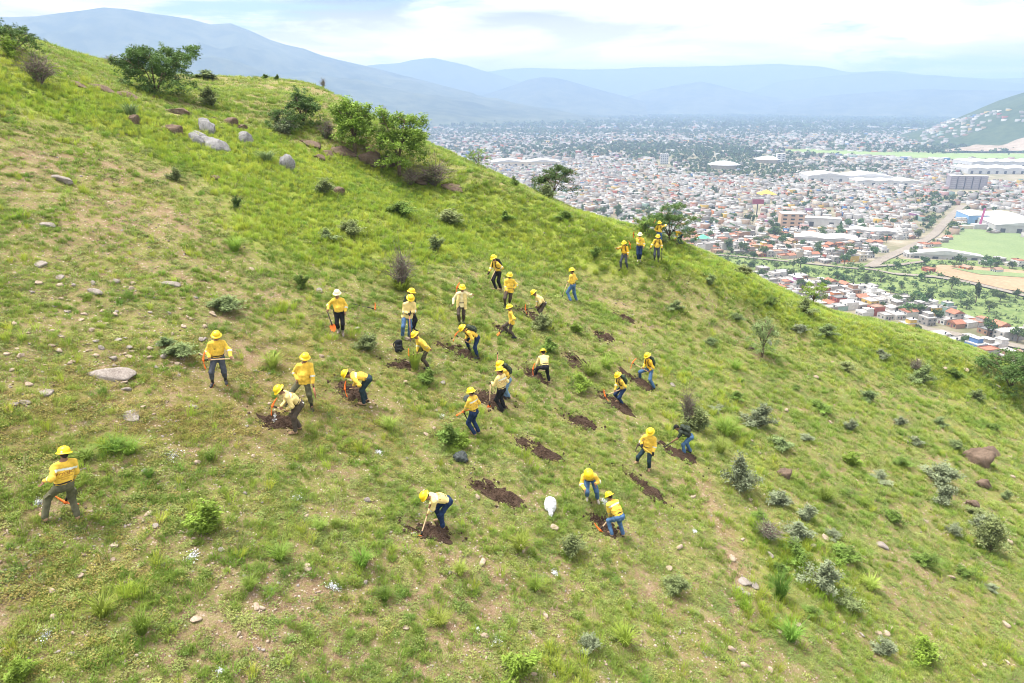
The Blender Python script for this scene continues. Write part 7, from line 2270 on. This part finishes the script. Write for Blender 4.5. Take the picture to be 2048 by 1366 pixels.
      tool=dict(head=(1267, 468, .3), tail=(1281, 481, -.1), blade=(.5, 1), handle='red', label='pickaxe on the shoulder of the walker in navy trousers'), label='ridge walker in navy trousers with a pickaxe on one shoulder'),
 dict(id='30', feet=((1316, 521), (1309, 521)), face=0, head=(1316, 472), hip=(1313, 499), lean=4, grip=(.95, (1300, 498, 0)), gloves=(0, 1), pants='slate', boots='rubber', tall_boot=True, belly=.02, pack='black', pack_label='black strapped pack of the stout ridge walker with the stick',
      tool=dict(kind='stick', head=(1323, 521, 0), tail=(1324, 499, 0), handle='black', label='short black stick in the hand of the stout ridge walker'), label='stout ridge walker with black stick and pack straps'),
 dict(id='31', feet=((1322, 489), (1315, 489)), face=2, head=(1319, 445), hip=(1318, 468), lean=4, grip=(.95, (1313, 464, 0)), pants='jeans', boots='dark', pack='black', pack_label='dark pack on the hindmost ridge walker below the tree',
      tool=dict(head=(1308, 446, .25), tail=(1327, 451, -.05), blade=(.1, 1), handle='wood', label='pale pickaxe shouldered by the hindmost ridge walker'), label='hindmost ridge walker coming past the feathery tree'),
 dict(id='32', feet=((1357, 490), (1363, 489)), face=78, head=(1347, 461), hip=(1363, 469), lean=62, grip=((1350, 480, 0), (1353, 482, 0)), shirt='o', helmet='cap', pants='navy', boots='dark', label='man in deep yellow shirt stooping under the feathery tree'),
]
for sp in CAST:
    build_person(sp)
# ------------------------------------------------------------------ pits, sacks, marks
M_EARTH = noise_mat('freshly_dug_earth', [(6, [(.35, (.048, .031, .023)), (.65, (.096, .064, .047))]), (40, [(.38, (.038, .025, .018)), (.62, (.130, .088, .064))])], .95)
PIT_LABELS = ['dug earth at the leftmost pit', 'broad dark pit under the man bent double', 'pit with dark earth below the black pack', 'stony pit in front of the camouflage pack digger', 'pit of the bent man with the white cap', 'highest lone pit on the right of the crew', 'small lone heap below the highest lone pit', 'lone pit right of the man seen bending from behind',
              'pit beside the upright shovel', 'pit under the man bending away', 'pit at the raised knee of the rightmost digger', 'pit of the man with green pack and navy trousers', 'rough lone heap in the centre right', 'rounded lone mound right of the dark sack', 'long diagonal trench below the yellow handled pickaxe', 'oval lone pit left of the white sack', 'pit at the bottom middle digger', 'lowest pit by the long orange pickaxe head', 'pit of the man in the dark shirt', 'small pit at the black handled shovel']
def build_pit(A, B, w, label, seed):
    rng = np.random.default_rng(seed)
    c = (A + B) / 2
    ab = B - A; L = np.linalg.norm(ab[:2]); t = ab[:2] / L; n = np.array([-t[1], t[0]])
    o = empty('dug_pit', (c[0], c[1], ground_z(c[:1], c[1:2])[0]), label, 'dug pit', 'freshly dug planting pits')
    org = np.array(o.location)
    nu, nv = 40, 26
    a0 = rng.uniform(0, 6, 4)
    U, R_ = np.meshgrid(np.linspace(0, 2 * math.pi, nu, endpoint=False), np.linspace(0, 1, nv) ** .8, indexing='xy')
    rim = 1 + .16 * np.sin(2 * U + a0[0]) + .12 * np.sin(3 * U + a0[1]) + .10 * np.sin(5 * U + a0[2]) + .07 * np.sin(9 * U + a0[3])
    rim = rim + (np.random.default_rng(seed + 5).random(nu) - .5)[None, :] * .34
    lx = np.cos(U) * R_ * rim * (L * .5 + w * .22); ly = np.sin(U) * R_ * rim * w * .58
    X = c[0] + t[0] * lx + n[0] * ly; Y = c[1] + t[1] * lx + n[1] * ly
    low = smooth(-.3, .6, lx / (L * .5 + .01))
    heap = (1 - R_ ** 2) * (.03 + .16 * low) + (fbm(X * 5, Y * 5, seed, 3) - .5) * .20 * (1 - R_ ** 3) + (fbm(X * 18, Y * 18, seed + 3, 3) - .5) * .13 * (1 - R_ ** 4)
    Z = ground_z(X, Y) + .012 + heap - .03 * (R_ > .985)
    V = np.stack([X, Y, Z], -1).reshape(-1, 3) - org
    idx = np.arange(nu * nv).reshape(nv, nu)
    F = [(int(idx[i, j]), int(idx[i, (j + 1) % nu]), int(idx[i + 1, (j + 1) % nu]), int(idx[i + 1, j])) for i in range(nv - 1) for j in range(nu)]
    link('earth', mesh_from('earth', V, F), M_EARTH, o)
    m = MB()
    KX = np.linspace(-1.6, 1.6, 9); GX, GY = np.meshgrid(KX, KX, indexing='ij')
    GZ = ground_z(c[0] + GX, c[1] + GY)
    gz = lambda x, y: GZ[int(np.clip(round((x - c[0] + 1.6) / .4), 0, 8)), int(np.clip(round((y - c[1] + 1.6) / .4), 0, 8))]
    for k in range(220):
        q = rng.normal(0, .7, 2); lx = q[0] * (L * .5 + w * .2); ly = q[1] * w * .55
        x = c[0] + t[0] * lx + n[0] * ly; y = c[1] + t[1] * lx + n[1] * ly
        Vi, Fi = ico(0); s = .008 + .045 * rng.random() ** 3
        m.add(Vi * s * rng.uniform(.7, 1.3, (12, 1)) + np.array([x, y, gz(x, y) + .02 + .05 * max(0, 1 - (q ** 2).sum())]) - org, Fi)
    cl = link('clods', m.mesh('clods'), M_EARTH, o); cl['kind'] = 'stuff'
_nt = M_EARTH.node_tree
_n = _nt.nodes.new('ShaderNodeTexNoise'); _n.inputs['Scale'].default_value = 22; _n.inputs['Detail'].default_value = 6
_b = _nt.nodes.new('ShaderNodeBump'); _b.inputs['Strength'].default_value = 1.0; _b.inputs['Distance'].default_value = .08
_g = _nt.nodes.new('ShaderNodeNewGeometry')
_nt.links.new(_g.outputs['Position'], _n.inputs['Vector']); _nt.links.new(_n.outputs['Fac'], _b.inputs['Height']); _nt.links.new(_b.outputs[0], _nt.nodes['Principled BSDF'].inputs['Normal'])
for i, ((A, B, w), lab) in enumerate(zip(_PITW, PIT_LABELS)):
    build_pit(A, B, w, lab, 900 + i)

def sack(px, py, hpx, wpx, mat, label, kind):
    p = at(px, py); d = w2p(p)[2]; H = hpx * d / FPX; W = wpx * d / FPX
    o = empty('sack', p, label, 'sack')
    B = Blob(.03)
    if kind == 'tied':
        g = lambda dy: ground_z(np.array([p[0]]), np.array([p[1] + dy]))[0] - p[2]
        B.cap((0, .10, W * .42 + g(.1)), (.0, .22, W * .48 + g(.2)), W * .50, W * .48).cap((0, .0, W * .34 + g(0)), (.01, -.16, W * .16 + g(-.16)), W * .30, W * .12).cap((.01, -.16, W * .16 + g(-.16)), (.03, -.28, W * .05 + g(-.28)), W * .09, W * .03)
    else:
        B.cap((-.06, 0, H * .2), (.06, .02, H * .22), W * .36, W * .34).cap((-.1, .05, H * .15), (.14, -.08, H * .12), W * .28, W * .2).cap((0, 0, H * .3), (.05, .08, H * .5), W * .22, W * .1)
    link('bag', B.mesh('bag', .014, .009, int(px)), mat, o)
    m = MB()
    if kind == 'tied':
        m.tube([(.01, -.15, W * .17 + g(-.15)), (.012, -.19, W * .145 + g(-.19))], [W * .125, W * .115], 10); link('tie', m.mesh('tie', True), M_BAND, o)
    return o
M_SACK = pmat('white_plastic_sack', (.62, .64, .68), .5, .4, var=.08, vscale=8, bump=.4, bscale=12)
M_NETB = pmat('dark_grey_sack', (.045, .055, .055), .7, .3, var=.4, vscale=14)
sack(1101, 1024, 32, 25, M_SACK, 'white plastic sack standing on the grass left of the stooping man', 'tied')
sack(921, 920, 26, 30, M_NETB, 'dark grey sack lying below the leafy bush', 'open')
sack(938, 803, 22, 22, M_NETB, 'grey net bag in the grass behind the man in navy jeans', 'open')
def loose_pack(px, py, label):
    p = at(px, py)
    o = empty('backpack', p, label, 'backpack'); o.rotation_euler[2] = .5
    pack_mesh(o, np.array([0, 0, .22]), np.array([1., 0, 0]), np.array([0, 1., 0]), unit([.1, .35, 1]), 'black', 1.0, [[(.1, .12, .36), (.16, .2, .25), (.2, .18, .05), (.24, .1, .0)], [(-.1, .12, .36), (-.13, .2, .25), (-.1, .2, .08)]])
loose_pack(798, 703, 'black backpack set down on the grass above a pit')
def lying_tool():
    A = at(704, 610); B = at(750, 620)
    sp = dict(kind='pick', head=(750, 620, 0), handle='black', blade=(-.1, 1), label='black handled pickaxe lying on the grass by itself')
    up = np.array([0, 0, .05])
    build_tool(sp, B + up, A + up, dict(f=np.array([0, 1., 0])), None)
lying_tool()
M_LIME = pmat('white_lime_powder', (.72, .75, .80), .95, .1, var=.1, vscale=30)
M_LITTER = pmat('white_plastic_scrap', (.70, .74, .78), .5, .3)
def lime(px, py, wpx, label, seed):
    """powder thrown on the ground to mark a planting spot: a dusting of flat grains that thins outwards"""
    rng = np.random.default_rng(seed)
    p = at(px, py); d = w2p(p)[2]; r = wpx * d / FPX * .5
    n = 260
    q = rng.normal(0, 1, (n, 2)) * np.where(rng.random((n, 1)) < .55, .16, .42) * r * np.array([1.0, 1.25]) + (rng.random((n, 1)) < .4) * rng.normal(0, .3, 2) * r
    x = p[0] + q[:, 0]; y = p[1] + q[:, 1]
    z = ground_z(x, y) + .010 + .05 * rng.random(n) ** 2
    s = .004 + .014 * rng.random(n) ** 2
    a = rng.uniform(0, 6.28, n)
    C = np.stack([x, y, z], -1) - p
    V = np.stack([C + np.stack([np.cos(a + k * 1.57) * s, np.sin(a + k * 1.57) * s * .8, rng.normal(0, .006, n)], -1) for k in range(4)], 1)
    V2 = V - np.array([0, 0, .008])
    VV = np.concatenate([V.reshape(-1, 3), V2.reshape(-1, 3)])
    k = np.arange(n)[:, None] * 4
    F = np.concatenate([k + np.array([0, 1, 2, 3]), k + n * 4 + np.array([3, 2, 1, 0])])
    o = link('lime_mark', mesh_from('lime_mark', VV, F), M_LIME, None, p, label, 'lime mark', 'white lime marks for planting spots')
for i, (px, py, w, lab) in enumerate([(90, 1272, 30, 'white lime mark in the bottom left corner'), (382, 1116, 32, 'white lime mark on bare soil left of centre foreground'), (672, 1176, 28, 'bluish white lime mark in the middle foreground'), (441, 1342, 22, 'white lime mark at the bottom edge'), (993, 1284, 30, 'bright white lime mark near the bottom centre'),
                                      (598, 997, 26, 'faint lime mark left of the bottom middle digger'), (342, 914, 40, 'double lime mark below the walking man'), (760, 906, 18, 'small lime mark above the bottom middle digger'), (885, 834, 20, 'lime mark left of the man with orange tool'), (76, 1006, 24, 'lime mark behind the nearest man'),
                                      (955, 1260, 16, 'small faint lime mark left of the bright one'), (1110, 1147, 16, 'pale scrap like lime mark below the white sack'), (1388, 1063, 14, 'small white mark right of the lowest pit'), (1208, 1004, 18, 'white scraps at the feet of the stooping man'), (550, 836, 12, 'white scrap in the leftmost pit')]):
    lime(px, py, w, lab, 40 + i)
# ------------------------------------------------------------------ valley haze
def haze():
    m = bpy.data.materials.new('haze'); m.use_nodes = True
    nt = m.node_tree; nt.nodes.clear()
    v = nt.nodes.new('ShaderNodeVolumePrincipled')
    v.inputs['Color'].default_value = (.40, .57, .86, 1)
    v.inputs['Density'].default_value = HAZE_DENSITY
    v.inputs['Anisotropy'].default_value = 0.0
    o = nt.nodes.new('ShaderNodeOutputMaterial')
    nt.links.new(v.outputs[0], o.inputs['Volume'])
    mb = MB()
    bpy.context.view_layer.update()
    top = max((o.matrix_world @ Vector(c)).z for o in COL.objects if o.name.startswith('mountain') for c in o.bound_box)
    x0, x1, y0, y1, z0, z1 = -33000, 33000, -10000, 31000, -10.0, top + 12.0
    mb.box(((x0 + x1) / 2, (y0 + y1) / 2, (z0 + z1) / 2), (x1 - x0, y1 - y0, z1 - z0))
    link('haze', mb.mesh('haze'), m, kind='stuff', label='thin blue haze lying over the valley')
HAZE_DENSITY = 1.9e-4
haze()
